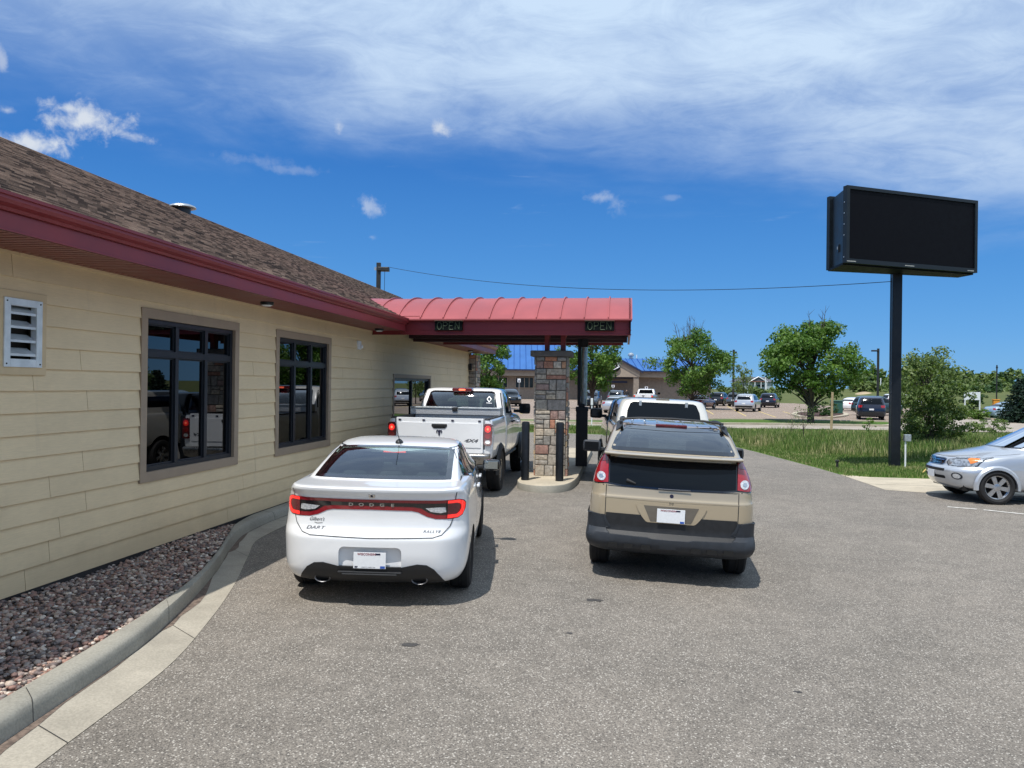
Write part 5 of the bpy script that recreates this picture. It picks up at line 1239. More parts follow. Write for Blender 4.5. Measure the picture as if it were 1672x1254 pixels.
# lamps
for s_ in (1, -1):
    f = (lambda P: P) if s_ > 0 else mir
    L_ = [(.705, 1.165), (.845, 1.150), (.872, 1.158), (.868, 1.22), (.845, 1.30), (.805, 1.40), (.765, 1.462), (.715, 1.475)]
    patch('lamp_surround', bv, f([(.695, 1.155), (.86, 1.138), (.885, 1.15), (.880, 1.23), (.855, 1.31), (.815, 1.41), (.775, 1.48), (.705, 1.49)]), 'rear', .004, MT['gloss_black'], A_, .04, .01)
    patch('tail_light', bv, f(L_), 'rear', .012, MT['red_lens'], A_, .03, .012)
    patch('lamp_segment', bv, f([(.715, 1.395), (.80, 1.38), (.765, 1.455), (.722, 1.466)]), 'rear', .015, MT['dark_red_lens'], A_, .03, .004)
    patch('reverse_lamp', bv, f(ellipse(.782, 1.222, .048, .048)), 'rear', .017, MT['clear_lens'], A_, .03, .008)
    patch('reverse_lamp_core', bv, f(ellipse(.782, 1.222, .022, .022)), 'rear', .021, MT['chrome'], A_, .03, .004)
    wheel(A_, s_*.80, .95, .355, .235, .22, s_, ns=5); wheel(A_, s_*.80, 3.70, .355, .235, .22, s_, ns=5)
    mirror(A_, s_*1.08 if s_ < 0 else 1.0, 3.02, 1.26, s_, MT['dark_cladding'], .26, .17, .11, .10, 'tint')
# spoiler rail across the split
q = MB(); V = []
N = 24
for i in range(N+1):
    t_ = -1+2*i/N; x = t_*.765; y = .14+.10*t_*t_; z = 1.395
    w_ = 1.0 if abs(t_) < .97 else .6
    V += [(x, y-.055*w_, z+.004), (x, y-.060*w_, z+.016), (x, y-.03, z+.026), (x, y+.13, z+.030), (x, y+.13, z-.02), (x, y+.02, z-.012)]
q.add(V, [(6*i+k, 6*i+(k+1) % 6, 6*(i+1)+(k+1) % 6, 6*(i+1)+k) for i in range(N) for k in range(6)]+[tuple(range(6)), tuple(6*N+k for k in range(6))]); q.obj('spoiler', MT['tan_paint'], A_, smooth=True)
q = MB(); V = []
for i in range(N+1):
    t_ = -1+2*i/N; x = t_*.70; p = project(bv, (x, 1.455), 'rear', .012); V += [(x, p.y, 1.335), (x, p.y+.01, 1.392), (x, p.y+.06, 1.392), (x, p.y+.06, 1.335)]
q.add(V, [(4*i+k, 4*i+(k+1) % 4, 4*(i+1)+(k+1) % 4, 4*(i+1)+k) for i in range(N) for k in range(4)]+[(0, 1, 2, 3), (4*N, 4*N+1, 4*N+2, 4*N+3)]); q.obj('spoiler_base', MT['tan_paint'], A_, smooth=True)
# dark bumper
bumper = sym([(0, .495), (.66, .505), (.70, .535), (.745, .77), (.775, .80), (.86, .805), (.905, .785), (.93, .70), (.93, .41), (.86, .355), (.70, .325), (0, .318)])
patch('bumper', bv, bumper, 'rear', .03, MT['dark_cladding'], A_, .05, .06)
for sd, s_ in (('left', -1), ('right', 1)):
    patch('bumper_side', bv, [(.06, .80), (.30, .79), (.42, .70), (.50, .60), (.53, .40), (.10, .38)], sd, .022, MT['dark_cladding'], A_, .06, .03)
patch('gate_sill', bv, sym([(0, .825), (.30, .825), (.715, .825), (.715, .46), (0, .44)]), 'rear', .010, MT['black_plastic'], A_, .06, .01)
q = MB()
for x in (-.62, -.45, -.26, .28, .45, .63):
    p = project(bv, (x, .46), 'rear', .036); q = MB(); q.box(x-.05, x+.05, p.y+.0045, p.y+.02, .385, .435); q.obj('bumper_slot', MT['well'], A_)
q = MB(); q.box(-.72, .72, .03, .10, .470, .490); q.obj('bumper_step', MT['black_plastic'], A_, bevel=.005)
# plate pocket
pk = [(-.36, .955), (.36, .955), (.385, .94), (.36, .88), (.27, .735), (.25, .722), (-.25, .722), (-.27, .735), (-.36, .88), (-.385, .94)]
patch('plate_pocket', bv, pk, 'rear', .0125, MT['grey_tan'] if 'grey_tan' in MT else MT['tan_paint'], A_, .05, .006)
MT['pocket'] = mat('pocket_paint', (.17, .15, .12), .45, .3, .05, 20, coat=.5)
patch('pocket_inner', bv, [(-.30, .94), (.30, .94), (.25, .83), (.22, .742), (-.22, .742), (-.25, .83)], 'rear', .0150, MT['pocket'], A_, .05, .003)
plate(A_, 0, .045, .762, 0, sep=False)
p = project(bv, (0, 1.058), 'rear', 0); q = MB(); q.lathe([(.020, -.006), (.022, .0), (.022, .01)], 16, 'y', p); q.obj('gate_lock', MT['ink'], A_, smooth=True)
lines('badge', bv, [[(-.022, .99), (0, .90), (.022, .99), (0, .975), (-.022, .99)]], 'rear', .004, .006, MT['pocket'], A_)
q = MB(); p = project(bv, (.05, 1.13), 'rear', .02); q.tube([(-.15, p.y, p.z), (.20, p.y, p.z)], .006, 8); q.obj('wiper', MT['badge_grey'], A_, smooth=True)
q = MB(); q.tube([project(bv, (-.5, 1.20), 'rear', .01), project(bv, (-.4, 1.17), 'rear', .01)], [.024, .01], 10); q.obj('wiper_motor_cap', MT['black_plastic'], A_, smooth=True)
# roof rack
for s_ in (-1, 1):
    V = []; q = MB(); pts = []
    for i in range(12):
        y = 1.0+i*.145; pts.append((s_*(.63-.01*abs(i-5)*.3), y, 1.725+.03*sin(pi*i/11)))
    q.tube(pts, .020, 8); ra = q.obj('roof_rail', MT['black_plastic'], A_, smooth=True)
    q = MB(); q.add([(s_*.675, .90, 1.62), (s_*.59, .95, 1.70), (s_*.60, 1.12, 1.765), (s_*.665, 1.12, 1.73), (s_*.675, 1.30, 1.70), (s_*.60, 1.30, 1.73)], [(0, 1, 2, 3), (3, 2, 5, 4), (0, 3, 4), (1, 5, 2)]); q.obj('rail_foot', MT['dark_cladding'], ra)
q = MB(); q.tube([(-.64, 1.24, 1.76), (-.4, 1.22, 1.785), (0, 1.21, 1.795), (.4, 1.22, 1.785), (.64, 1.24, 1.76)], .014, 8); q.obj('cross_bar', MT['black_plastic'], A_, smooth=True)
p = project(bv, (0, 1.08), 'top', .002); q = MB(); q.box(-.19, .19, p.y-.03, p.y+.05, p.z-.008, p.z+.022); q.obj('high_brake_light', MT['dark_red_lens'], A_, bevel=.008)
for i in (-3, -2, -1, 1, 2, 3):
    V = []; 
    mbq = MB()
    for k in range(11):
        y = 1.16+k*.12; a = project(bv, (i*.16-.012, y), 'top', .001); b = project(bv, (i*.16-.006, y), 'top', .008); c = project(bv, (i*.16+.006, y), 'top', .008); d_ = project(bv, (i*.16+.012, y), 'top', .001); V += [a, b, c, d_]
    mbq.add(V, [(4*k+j, 4*k+j+1, 4*k+j+5, 4*k+j+4) for k in range(10) for j in range(3)]); mbq.obj('roof_rib', MT['tan_paint'], A_, smooth=True)
q = MB(); q.box(-.74, .74, .40, 4.3, .27, .42); q.obj('underbody', MT['well'], A_)
seats(A_, (1.25,), (-.40, .40), .80, 1.32, .48); seats(A_, (2.3,), (-.38, .38), .80, 1.42, .5)
ZM = None
# ================================================================== WHITE PICKUP
T_ = car_root('white_pickup', -3.42, 14.05, radians(1.2), 'white crew cab pickup with diamond plate toolbox at the drive through window', 'pickup')
# cab and front end
Lt = [(.58, 2.10, 5.60, .88, .90, .86, .05, .25, .0, .10),
      (.70, 2.06, 5.78, .985, .985, .93, .06, .30, .01, .14),
      (1.00, 2.05, 5.80, 1.00, 1.00, .95, .07, .35, .01, .16),
      (1.20, 2.05, 5.74, .995, .995, .93, .07, .38, .01, .16),
      (1.34, 2.05, 5.50, .975, .975, .88, .07, .35, .01, .15),
      (1.42, 2.05, 4.75, .955, .955, .86, .07, .20, .01, .10),
      (1.46, 2.06, 4.30, .94, .94, .84, .08, .15, .01, .08),
      (1.55, 2.08, 4.18, .925, .925, .84, .10, .14, .01, .10),
      (1.90, 2.26, 3.72, .85, .85, .79, .12, .14, .02, .10),
      (2.00, 2.36, 3.54, .80, .80, .74, .12, .14, .02, .08),
      (2.035, 2.52, 3.40, .62, .62, .58, .12, .12, .02, .04),
      (2.045, 2.66, 3.3, .3, .3, .3, .1, .1, .01, .01)]
tw = [(-.80, 1.53), (.80, 1.53), (.715, 1.93), (.66, 1.955), (-.66, 1.955), (-.715, 1.93)]
sw1 = [(2.35, 1.52), (3.02, 1.50), (3.02, 1.92), (2.50, 1.92)]; sw2 = [(3.12, 1.50), (4.08, 1.48), (3.80, 1.80), (3.62, 1.92), (3.12, 1.92)]
tcav = [c for c in inset_levels(Lt, .95, dz=.06, dy=.09, dx=.07) if c[0] < 1.97]; tcav = [(c[0], c[1], min(c[2], 4.15), *c[3:]) for c in tcav]
fr = [(-.72, 1.53), (.72, 1.53), (.68, 1.90), (-.68, 1.90)]
cuts = wells((4.85,), .47, 1.0)+[(cutbox(shrink(tw, .03), 'y', 1.5, 2.8), 2), (cutbox(shrink(fr, .03), 'y', 3.4, 6), 2)]+[(cutbox(shrink(w_, .03), 'x', a, b), 2) for w_ in (sw1, sw2) for a, b in ((.3, 1.5), (-1.5, -.3))]
body, bv = skin('cab', Lt, [MT['white_paint'], MT['well'], MT['cabin']], T_, cuts, sub=4, cavity=tcav)
MT['tglass'] = glassmat('cab_glass', (.34, .44, .42), .01, 1.5, .05)
patch('rear_window', bv, tw, 'rear', .002, MT['tglass'], T_, .06, .003); ring('window_seal', bv, shrink(tw, .015), 'rear', .004, .035, MT['gloss_black'], T_)
patch('windscreen', bv, fr, 'front', .002, MT['tglass'], T_, .08, .003)
for sd, s_ in (('left', -1), ('right', 1)):
    for w_ in (sw1, sw2): patch('side_window', bv, w_, sd, .002, MT['privacy'], T_, .08, .003); ring('window_trim', bv, w_, sd, .004, .03, MT['gloss_black'], T_)
    lines('door_seam', bv, [[(2.28, 1.9), (2.22, 1.5), (2.22, .75)], [(3.07, 1.9), (3.07, .75)], [(4.15, 1.45), (4.2, .75)]], sd, .002, .01, MT['seam'], T_)
    for y in (2.95, 3.2): p = project(bv, (y, 1.30), sd, .025); h_ = MB(); h_.box(-.018, .018, -.09, .09, -.02, .02); o = h_.obj('door_handle', MT['black_plastic'], T_, bevel=.01); o.location = p
    q = MB(); q.box(s_*.93-.03, s_*.93+.03, 2.15, 4.25, .56, .62); q.obj('side_step', MT['black_plastic'], T_, bevel=.02)
    mirror(T_, s_*1.17, 4.02, 1.56, s_, MT['black_plastic'], .26, .24, .13, .14, 'tint')
    q = MB(); arch = []
    for yc in (4.85,):
        for k in range(15):
            a = pi*k/14; arch.append((yc-.50*cos(a), .36+.50*sin(a)))
    for yc in (1.18, 4.85):
        q = MB(); V = []; n = 17
        for k in range(n):
            a = -.12+(pi+.24)*k/(n-1)
            for r_, x in ((.43, s_*.97), (.43, s_*1.055), (.49, s_*1.045), (.545, s_*.995)): V.append((x, yc-r_*cos(a), .42+r_*sin(a)))
        q.add(V, [(4*k+j, 4*k+(j+1) % 4, 4*k+4+(j+1) % 4, 4*k+4+j) for k in range(n-1) for j in range(4)]); q.obj('fender_flare', MT['black_plastic'], T_, smooth=True)
    wheel(T_, s_*.90, 1.18, .41, .27, .215, s_, ns=5); wheel(T_, s_*.90, 4.85, .41, .27, .215, s_, ns=5)
lines('cab_seam', bv, [[(-.90, 1.56), (-.80, 2.0)], [(.90, 1.56), (.80, 2.0)]], 'rear', .002, .02, MT['seam'], T_)
# cargo box
Lb = [(.70, .10, 2.00, .93, .95, .95, .05, .03, .02, 0), (.76, .05, 2.00, .985, .985, .985, .06, .03, .02, 0), (1.15, .03, 2.00, 1.005, 1.005, .995, .07, .03, .02, 0),
      (1.40, .03, 2.00, .985, .985, .975, .07, .03, .02, 0), (1.455, .04, 2.00, .955, .955, .955, .06, .03, .02, 0), (1.46, .06, 1.99, .93, .93, .93, .05, .03, .02, 0)]
inner = MB(); inner.box(-.86, .86, -.5, 1.93, .90, 1.8)
bed, bb = skin('cargo_box', Lb, [MT['white_paint'], MT['well'], MT['black_plastic']], T_, wells((1.18,), .47, 1.0)+[(inner, 2)], sub=3, ne=8)
q = MB(); q.box(-.95, -.845, .04, 1.99, 1.457, 1.475); q.obj('bed_rail', MT['black_plastic'], T_, bevel=.006); q = MB(); q.box(.845, .95, .04, 1.99, 1.457, 1.475); q.obj('bed_rail', MT['black_plastic'], T_, bevel=.006)
q = MB(); q.prism(rrect(-.83, .83, .83, 1.475, .02, 2), 'y', .005, .075); tg = q.obj('tailgate', MT['white_paint'], T_, bevel=.006)
q = MB(); q.box(-.82, .82, .0, .03, 1.335, 1.342); q.obj('tailgate_crease', MT['seam'], tg) if False else None
q = MB(); q.box(-.79, .79, -.006, .006, .93, 1.39); q.obj('tailgate_panel', MT['white_paint'], tg, bevel=.005)
q = MB(); q.prism([(-.145, 1.365), (-.15, 1.325), (-.11, 1.28), (.11, 1.28), (.15, 1.325), (.145, 1.365)], 'y', -.018, .0); q.obj('tailgate_handle', MT['black_plastic'], tg, bevel=.008)
q = MB(); q.box(-.10, .10, -.024, -.017, 1.305, 1.335); q.obj('handle_grip', MT['well'], tg, bevel=.004)
for x in (-.76, -.30, .25, .76): q = MB(); q.box(x-.025, x+.02, -.008, .006, 1.415, 1.445); q.box(x-.012, x+.028, -.009, .006, 1.425, 1.435); q.obj('cap_clip', MT['ink'], tg)
# ram's head badge
hd = [(0, .055), (.018, .045), (.035, .055), (.052, .045), (.058, .02), (.050, -.005), (.036, -.012), (.034, .004), (.043, .014), (.040, .028), (.030, .030), (.020, .015), (.018, -.02), (.012, -.05), (0, -.062)]
q = MB(); q.prism([(x*1.0, 1.20+z) for x, z in hd]+[(-x, 1.20+z) for x, z in hd[::-1] if x > 0], 'y', -.014, -.004); q.obj('badge', MT['ink'], tg)
letters('lettering', '4X4', .085, lambda a, b: Vector((.60+a, -.0085, 1.06+b)), MT['badge_grey'], tg, sx=1.7, shear=.3, bold=.003)
for s_ in (-1, 1):
    q = MB(); q.prism(rrect(*sorted((s_*.84, s_*.995)), .98, 1.385, .045), 'y', .012, .12); tl = q.obj('tail_light', MT['dark_red_lens'], T_, smooth=True)
    q = MB(); q.prism(ellipse(s_*.917, 1.285, .055, .062), 'y', .004, .015); q.obj('brake_lens', MT['lit_red'], tl)
    q = MB(); q.prism(ellipse(s_*.917, 1.285, .020, .024), 'y', .000, .010); q.obj('bulb', MT['led_red'], tl)
    q = MB(); q.prism(ellipse(s_*.917, 1.155, .052, .050), 'y', .006, .015); q.obj('lamp_ring', MT['red_lens'], tl)
    q = MB(); q.prism(ellipse(s_*.917, 1.045, .048, .035), 'y', .006, .015); q.obj('reverse_lamp', MT['clear_lens'], tl)
bl, bF = stack([(.60, .02, .22, .80, .84, .86, .06, .03, -.10+.1, 0), (.66, -.12, .22, .93, .94, .95, .08, .03, .05, 0), (.80, -.14, .22, .955, .965, .965, .08, .03, .05, 0), (.825, -.10, .22, .95, .96, .96, .08, .03, .05, 0), (.83, .0, .2, .9, .9, .9, .06, .03, .02, 0)], 4, 6, 6, 8)
MT['bumper_chrome'] = mat('bumper_chrome', (.36, .35, .33), .30, .9, .25, 6)
bu = mkobj('rear_bumper', bl, bF, MT['bumper_chrome'], T_, True); autosmooth(bu, 40)
q = MB(); q.box(-.40, .40, -.10, .12, .828, .842); q.obj('bumper_pad', MT['black_plastic'], bu, bevel=.004)
q = MB(); q.box(-.80, .80, .25, 5.4, .48, .72); q.obj('underbody', MT['well'], T_)
# toolbox
tb = empty('toolbox', (0, 0, 0), 0, 'bright diamond plate toolbox across the bed of the white pickup', 'toolbox')
tb.matrix_world = Matrix.Translation(T_.location) @ T_.rotation_euler.to_matrix().to_4x4() @ Matrix.Translation((0, 1.70, 1.45)); 
q = MB(); q.box(-.94, .94, -.25, .22, .03, .155); q.box(-.84, .84, -.22, .2, -.3, .03); q.obj('box', MT['diamond'], tb, bevel=.008)
for x0, x1 in ((-.94, -.06), (.06, .94)): q = MB(); q.box(x0, x1, -.265, .23, .155, .185); q.obj('lid', MT['diamond2'] if 'diamond2' in MT else MT['steel'], tb, bevel=.008)
q = MB(); q.box(-.055, .055, -.27, -.0, .10, .18); q.obj('latch', MT['black_plastic'], tb, bevel=.01)
q = MB(); q.prism([(-.225, 2.005), (-.20, 1.955), (.20, 1.955), (.225, 2.005), (.20, 2.03), (-.20, 2.03)], 'y', 2.20, 2.40); hb = q.obj('high_brake_light', MT['dark_red_lens'], T_, bevel=.01)
q = MB(); q.box(-.07, .07, 2.19, 2.21, 1.975, 2.010); q.obj('brake_bulb', MT['led_red'], hb, bevel=.008)
seats(T_, (2.6,), (-.48, .48), 1.0, 1.52, .6); seats(T_, (3.35,), (-.42, .42), 1.0, 1.66, .52)
q = MB(); q.box(-.13, .13, 3.66, 3.69, 1.80, 1.87); q.obj('inner_mirror', MT['black_plastic'], T_, bevel=.01)
lines('window_sticker', bv, [[(-.09, 1.915), (-.02, 1.93), (.05, 1.92)], [(-.08, 1.90), (0, 1.905), (.05, 1.915)]], 'rear', .006, .014, MT['plate_red'], T_)
lines('window_sticker', bv, [[(.55, 1.80), (.59, 1.86), (.64, 1.80), (.60, 1.74), (.55, 1.80)], [(.54, 1.72), (.66, 1.715)]], 'rear', .006, .012, MT['plate'], T_)
# ================================================================== PICKUP WITH TOPPER (ahead of the tan crossover)
K_ = car_root('pickup_with_topper', .74, 15.6, radians(4.5), 'pickup with cream bed topper ahead of the tan crossover', 'pickup')
Lk = [(r[0]-.03 if r[0] < 1.45 else 1.42+(r[0]-1.45)*.80, r[1]+.1, r[2], *r[3:]) for r in Lt]
MT['dark_paint'] = mat('dark_paint', (.035, .04, .05), .25, .3, .03, 3, coat=1)
body, bv = skin('cab', Lk, [MT['dark_paint'], MT['well'], MT['cabin']], K_, wells((4.85,), .47, 1.0), sub=3)
for sd, s_ in (('left', -1), ('right', 1)):
    for w_ in (sw1, sw2): patch('side_window', bv, [(a+.05, b) for a, b in w_], sd, .003, MT['tint'], K_, .08, .01)
    mirror(K_, s_*1.17, 4.05, 1.47, s_, MT['black_plastic'], .30, .24, .13, .12, 'tint')
    wheel(K_, s_*.90, 1.18, .39, .25, .215, s_); wheel(K_, s_*.90, 4.85, .39, .25, .215, s_)
Lb2 = [(r[0]-.04, *r[1:]) for r in Lb]
bed, bb = skin('cargo_box', Lb2, [MT['beige_paint'], MT['well']], K_, wells((1.18,), .47, 1.0), sub=3, ne=8)
Ltop = [(1.42, .02, 2.05, .93, .94, .92, .06, .06, .02, .02), (1.50, .05, 2.05, .92, .93, .91, .08, .06, .03, .02), (1.80, .20, 2.04, .86, .87, .84, .12, .08, .03, .03), (1.91, .27, 2.02, .80, .81, .78, .14, .1, .03, .04), (1.945, .42, 1.95, .66, .67, .64, .14, .12, .03, .04), (1.955, .6, 1.85, .4, .4, .4, .1, .1, .01, .01)]
top, tbv = skin('topper', Ltop, [MT['beige_paint'], MT['well']], K_, [], sub=4)
patch('topper_window', tbv, [(-.74, 1.48), (.74, 1.48), (.72, 1.70), (.66, 1.845), (.60, 1.875), (-.60, 1.875), (-.66, 1.845), (-.72, 1.70)], 'rear', .004, MT['topper_glass'] if 'topper_glass' in MT else MT['tint'], K_, .06, .006)
for sd in ('left', 'right'): patch('side_window', tbv, [(.45, 1.55), (1.85, 1.55), (1.85, 1.80), (.60, 1.80)], sd, .004, MT['tint'], K_, .08, .008)
for x in (-.46, .46): p = project(tbv, (x, 1.85), 'rear', 0); q = MB(); q.box(x-.028, x+.028, p.y-.03, p.y+.02, 1.80, 1.905); q.obj('hinge', MT['steel'], K_, bevel=.006)
p = project(tbv, (0, .42), 'top', 0); q = MB(); q.box(-.13, .13, p.y-.10, p.y-.02, p.z-.02, p.z+.012); q.obj('high_brake_light', MT['pocket'], K_, bevel=.006)
for s_ in (-1, 1): q = MB(); q.prism(rrect(*sorted((s_*.85, s_*.99)), .95, 1.36, .03), 'y', .012, .1); q.obj('tail_light', MT['red_lens'], K_, smooth=True)
q = MB(); q.prism(rrect(-.82, .82, .80, 1.40, .02, 2), 'y', .005, .06); q.obj('tailgate', MT['beige_paint'], K_, bevel=.006)
q = MB(); q.box(-.93, .93, -.10, .15, .60, .78); q.obj('rear_bumper', MT['chrome'], K_, bevel=.03)
# ================================================================== SILVER CROSSOVER (right edge, facing left)
pw = at(1627, 824)
S_ = car_root('silver_crossover', 0, 0, 0, 'silver crossover facing left at the right edge, amber turn lamp and six spoke wheel', 'car')
Ls = [(.26, .25, 4.28, .74, .78, .70, .15, .28, .03, .14),
      (.33, .08, 4.42, .84, .87, .80, .2, .34, .05, .20),
      (.44, .02, 4.50, .885, .90, .83, .22, .38, .06, .24),
      (.62, .0, 4.54, .895, .908, .85, .22, .40, .06, .25),
      (.68, .02, 4.52, .895, .908, .85, .22, .42, .06, .26),
      (.73, .05, 4.47, .895, .906, .845, .22, .44, .06, .28),
      (.86, .06, 4.44, .89, .902, .82, .22, .48, .06, .30),
      (.92, .06, 4.38, .885, .90, .80, .22, .52, .06, .34),
      (.98, .06, 4.10, .88, .895, .78, .22, .55, .06, .36),
      (1.04, .07, 3.70, .865, .885, .77, .22, .45, .06, .30),
      (1.085, .08, 3.42, .85, .87, .75, .2, .35, .06, .25),
      (1.13, .09, 3.30, .84, .85, .73, .2, .25, .06, .20),
      (1.35, .18, 2.82, .77, .78, .68, .2, .2, .06, .16),
      (1.55, .32, 2.40, .69, .69, .62, .2, .18, .05, .12),
      (1.63, .50, 2.15, .63, .63, .57, .18, .16, .04, .1),
      (1.665, .85, 1.85, .45, .45, .42, .14, .14, .03, .05),
      (1.67, 1.0, 1.7, .25, .25, .22, .1, .1, .02, .02)]
fwn = [(-.68, 1.12), (.68, 1.12), (.60, 1.55), (-.60, 1.55)]
f1 = [(2.95, 1.10), (2.90, 1.14), (2.42, 1.44), (2.15, 1.535), (1.75, 1.55), (1.75, 1.08)]; f2 = [(1.68, 1.08), (1.68, 1.55), (.95, 1.54), (.70, 1.40), (.62, 1.10)]
scav = [c for c in inset_levels(Ls, .80, dz=.05, dy=.10, dx=.06) if c[0] < 1.60]; scav = [(c[0], c[1], min(c[2], 3.2), *c[3:]) for c in scav]
cuts = wells((.98, 3.64), .375, .92)+[(cutbox(shrink(fwn, .03), 'y', 2.0, 6), 2)]+[(cutbox(shrink(w_, .025), 'x', a, b), 2) for w_ in (f1, f2) for a, b in ((.3, 1.5), (-1.5, -.3))]
body, bv = skin('body', Ls, [MT['silver_paint'], MT['well'], MT['cabin']], S_, cuts, sub=5, cavity=scav)
patch('windscreen', bv, fwn, 'front', .002, MT['glass'], S_, .06, .003); ring('window_seal', bv, shrink(fwn, .01), 'front', .004, .02, MT['gloss_black'], S_)
for sd, s_ in (('left', -1), ('right', 1)):
    for w_ in (f1, f2): patch('side_window', bv, w_, sd, .002, MT['glass'], S_, .08, .003); ring('window_trim', bv, w_, sd, .004, .022, MT['gloss_black'], S_)
    lines('door_seam', bv, [[(2.98, 1.09), (2.90, .85), (2.86, .42)], [(1.72, 1.08), (1.72, .42)]], sd, .002, .009, MT['seam'], S_)
    V = []; q = MB(); n = 19
    for yc in (3.64, .98):
        q = MB(); V = []
        for k in range(n):
            a = -.10+(pi+.2)*k/(n-1)
            for r_, x in ((.372, s_*.86), (.372, s_*.935), (.42, s_*.932), (.455, s_*.895)): V.append((x, yc-r_*cos(a), .325+r_*sin(a)))
        q.add(V, [(4*k+j, 4*k+(j+1) % 4, 4*k+4+(j+1) % 4, 4*k+4+j) for k in range(n-1) for j in range(4)]); q.obj('fender_flare', MT['silver_paint'], S_, smooth=True)
        wheel(S_, s_*.80, yc, .345, .235, .235, s_, ns=6)
    mirror(S_, s_*1.02, 2.62, 1.16, s_, MT['silver_paint'], .22, .16, .12, .08)
lines('hood_seam', bv, [[(.80, 1.02), (.70, .93), (.55, .905), (0, .915), (-.55, .905), (-.70, .93), (-.80, 1.02)]], 'front', .002, .006, MT['seam'], S_)
patch('grille', bv, sym([(0, .875), (.30, .875), (.36, .86), (.33, .76), (.28, .735), (0, .73)]), 'front', .004, MT['gloss_black'], S_, .04, .02)
for z in (.775, .835): lines('grille_bar', bv, [[(-.33, z), (.33, z)]], 'front', .014, .018, MT['chrome'], S_)
ring('grille_rim', bv, sym([(0, .878), (.31, .878), (.365, .862), (.335, .757), (.285, .730), (0, .725)]), 'front', .008, .012, MT['chrome'], S_)
for E_ in (ellipse(0, .805, .075, .055), ellipse(0, .805, .028, .052), ellipse(0, .825, .05, .022)): ring('badge', bv, E_, 'front', .022, .011, MT['chrome'], S_)
letters('lettering', 'V6', .03, lambda a, b: project(bv, (-.25-a, .805+b), 'front', .02), MT['chrome'], S_)
for (x0, x1, z0, z1) in ((-.45, .45, .615, .665), (-.45, .45, .46, .52)): patch('air_intake', bv, rrect(x0, x1, z0, z1, .02, 2), 'front', .004, MT['well'], S_, .05, .01)
q = MB(); pf = project(bv, (0, .53), 'front', .012); q.box(-.152, .152, pf.y-.004, pf.y+.004, .46, .605); q.obj('licence_plate', MT['plate'], S_, bevel=.004)
for s_ in (1, -1):
    f = (lambda P: P) if s_ > 0 else mir
    hl = [(.42, .855), (.40, .80), (.45, .735), (.62, .73), (.80, .75), (.80, .93), (.70, .90), (.55, .88)]
    ring('headlight_rim', bv, f(hl), 'front', .007, .012, MT['gloss_black'], S_); patch('headlight', bv, f(hl), 'front', .006, MT['headlamp'], S_, .04, .02)
    sd = 'right' if s_ > 0 else 'left'
    patch('headlight_side', bv, [(4.25, .75), (4.12, .76), (3.98, .80), (3.86, .88), (3.80, .925), (4.0, .925), (4.25, .90)], sd, .006, MT['headlamp'], S_, .04, .02)
    patch('turn_light', bv, [(4.08, .79), (3.96, .84), (3.90, .90), (4.04, .905), (4.10, .88)], sd, .010, MT['amber_lens'], S_, .03, .005)
    patch('fog_light', bv, f(ellipse(.66, .535, .05, .05)), 'front', .006, MT['clear_lens'], S_, .03, .01); ring('fog_light_rim', bv, f(ellipse(.66, .535, .065, .06)), 'front', .008, .02, MT['dark_cladding'], S_)
q = MB(); q.box(-.70, .70, .3, 4.2, .24, .40); q.obj('underbody', MT['well'], S_)
seats(S_, (1.1,), (-.38, .38), .75, 1.25, .5); seats(S_, (2.0,), (-.38, .38), .75, 1.35, .5)
q = MB(); q.box(-.66, .66, 2.9, 3.15, 1.0, 1.07); q.obj('dashboard', MT['cabin'], S_, bevel=.02)
for s_ in (-1, 1):
    q = MB(); q.tube([(s_*.60, .6, 1.66), (s_*.60, 1.0, 1.70), (s_*.59, 1.9, 1.69), (s_*.57, 2.1, 1.63)], .018, 8); q.obj('roof_rail', MT['black_plastic'], S_, smooth=True)
def wheel_anchor(root, lx, ly, target, rz):
    """move the root so that its local point (lx, ly) stands on the ground point target"""
    c, s = cos(rz), sin(rz); x = target.x-(lx*c-ly*s); y = target.y-(lx*s+ly*c)
    root.location = (x, y, gz(x)); root.rotation_euler = (0, 0, rz)
wheel_anchor(S_, -.86, 3.64, pw, radians(90+2))
# ================================================================== VEGETATION
def leafmat(name, c1, c2, c3):
    m_ = bpy.data.materials.new(name); m_.use_nodes = True; t = NT(m_.node_tree); nt = m_.node_tree; b = nt.nodes['Principled BSDF']; out = nt.nodes['Material Output']
    geo = t.n('ShaderNodeNewGeometry'); ri = geo.outputs['Random Per Island']; n_ = t.noise(geo.outputs['Position'], .8, 3, .6)
    c = t.ramp(t.m('ADD', t.m('MULTIPLY', ri, .6), t.m('MULTIPLY', t.ss(n_, .3, .7), .4)), [(0, c1), (.5, c2), (1, c3)])
    t.L.new(c, b.inputs['Base Color']); b.inputs['Roughness'].default_value = .5; b.inputs['Specular IOR Level'].default_value = .3
    tr = t.n('ShaderNodeBsdfTranslucent'); t.L.new(t.mix(1, c, (1.2, 1.3, .5, 1), 'MULTIPLY'), tr.inputs['Color'])
    mx = t.n('ShaderNodeMixShader'); mx.inputs[0].default_value = .32; t.L.new(b.outputs[0], mx.inputs[1]); t.L.new(tr.outputs[0], mx.inputs[2]); t.L.new(mx.outputs[0], out.inputs[0])
    return m_
MT['leaf'] = leafmat('maple_leaves', (.042, .10, .018), (.09, .18, .03), (.18, .28, .06))
MT['leaf_pale'] = leafmat('pale_leaves', (.07, .115, .035), (.145, .21, .065), (.26, .31, .13))
MT['leaf_dark'] = leafmat('dark_leaves', (.025, .055, .018), (.045, .095, .03), (.08, .135, .045))
MT['needles'] = leafmat('needles', (.010, .028, .020), (.018, .042, .028), (.035, .065, .045))
MT['bark'] = mat('bark', (.075, .058, .045), .9, 0, .35, 12, bump=.8, bs=30)
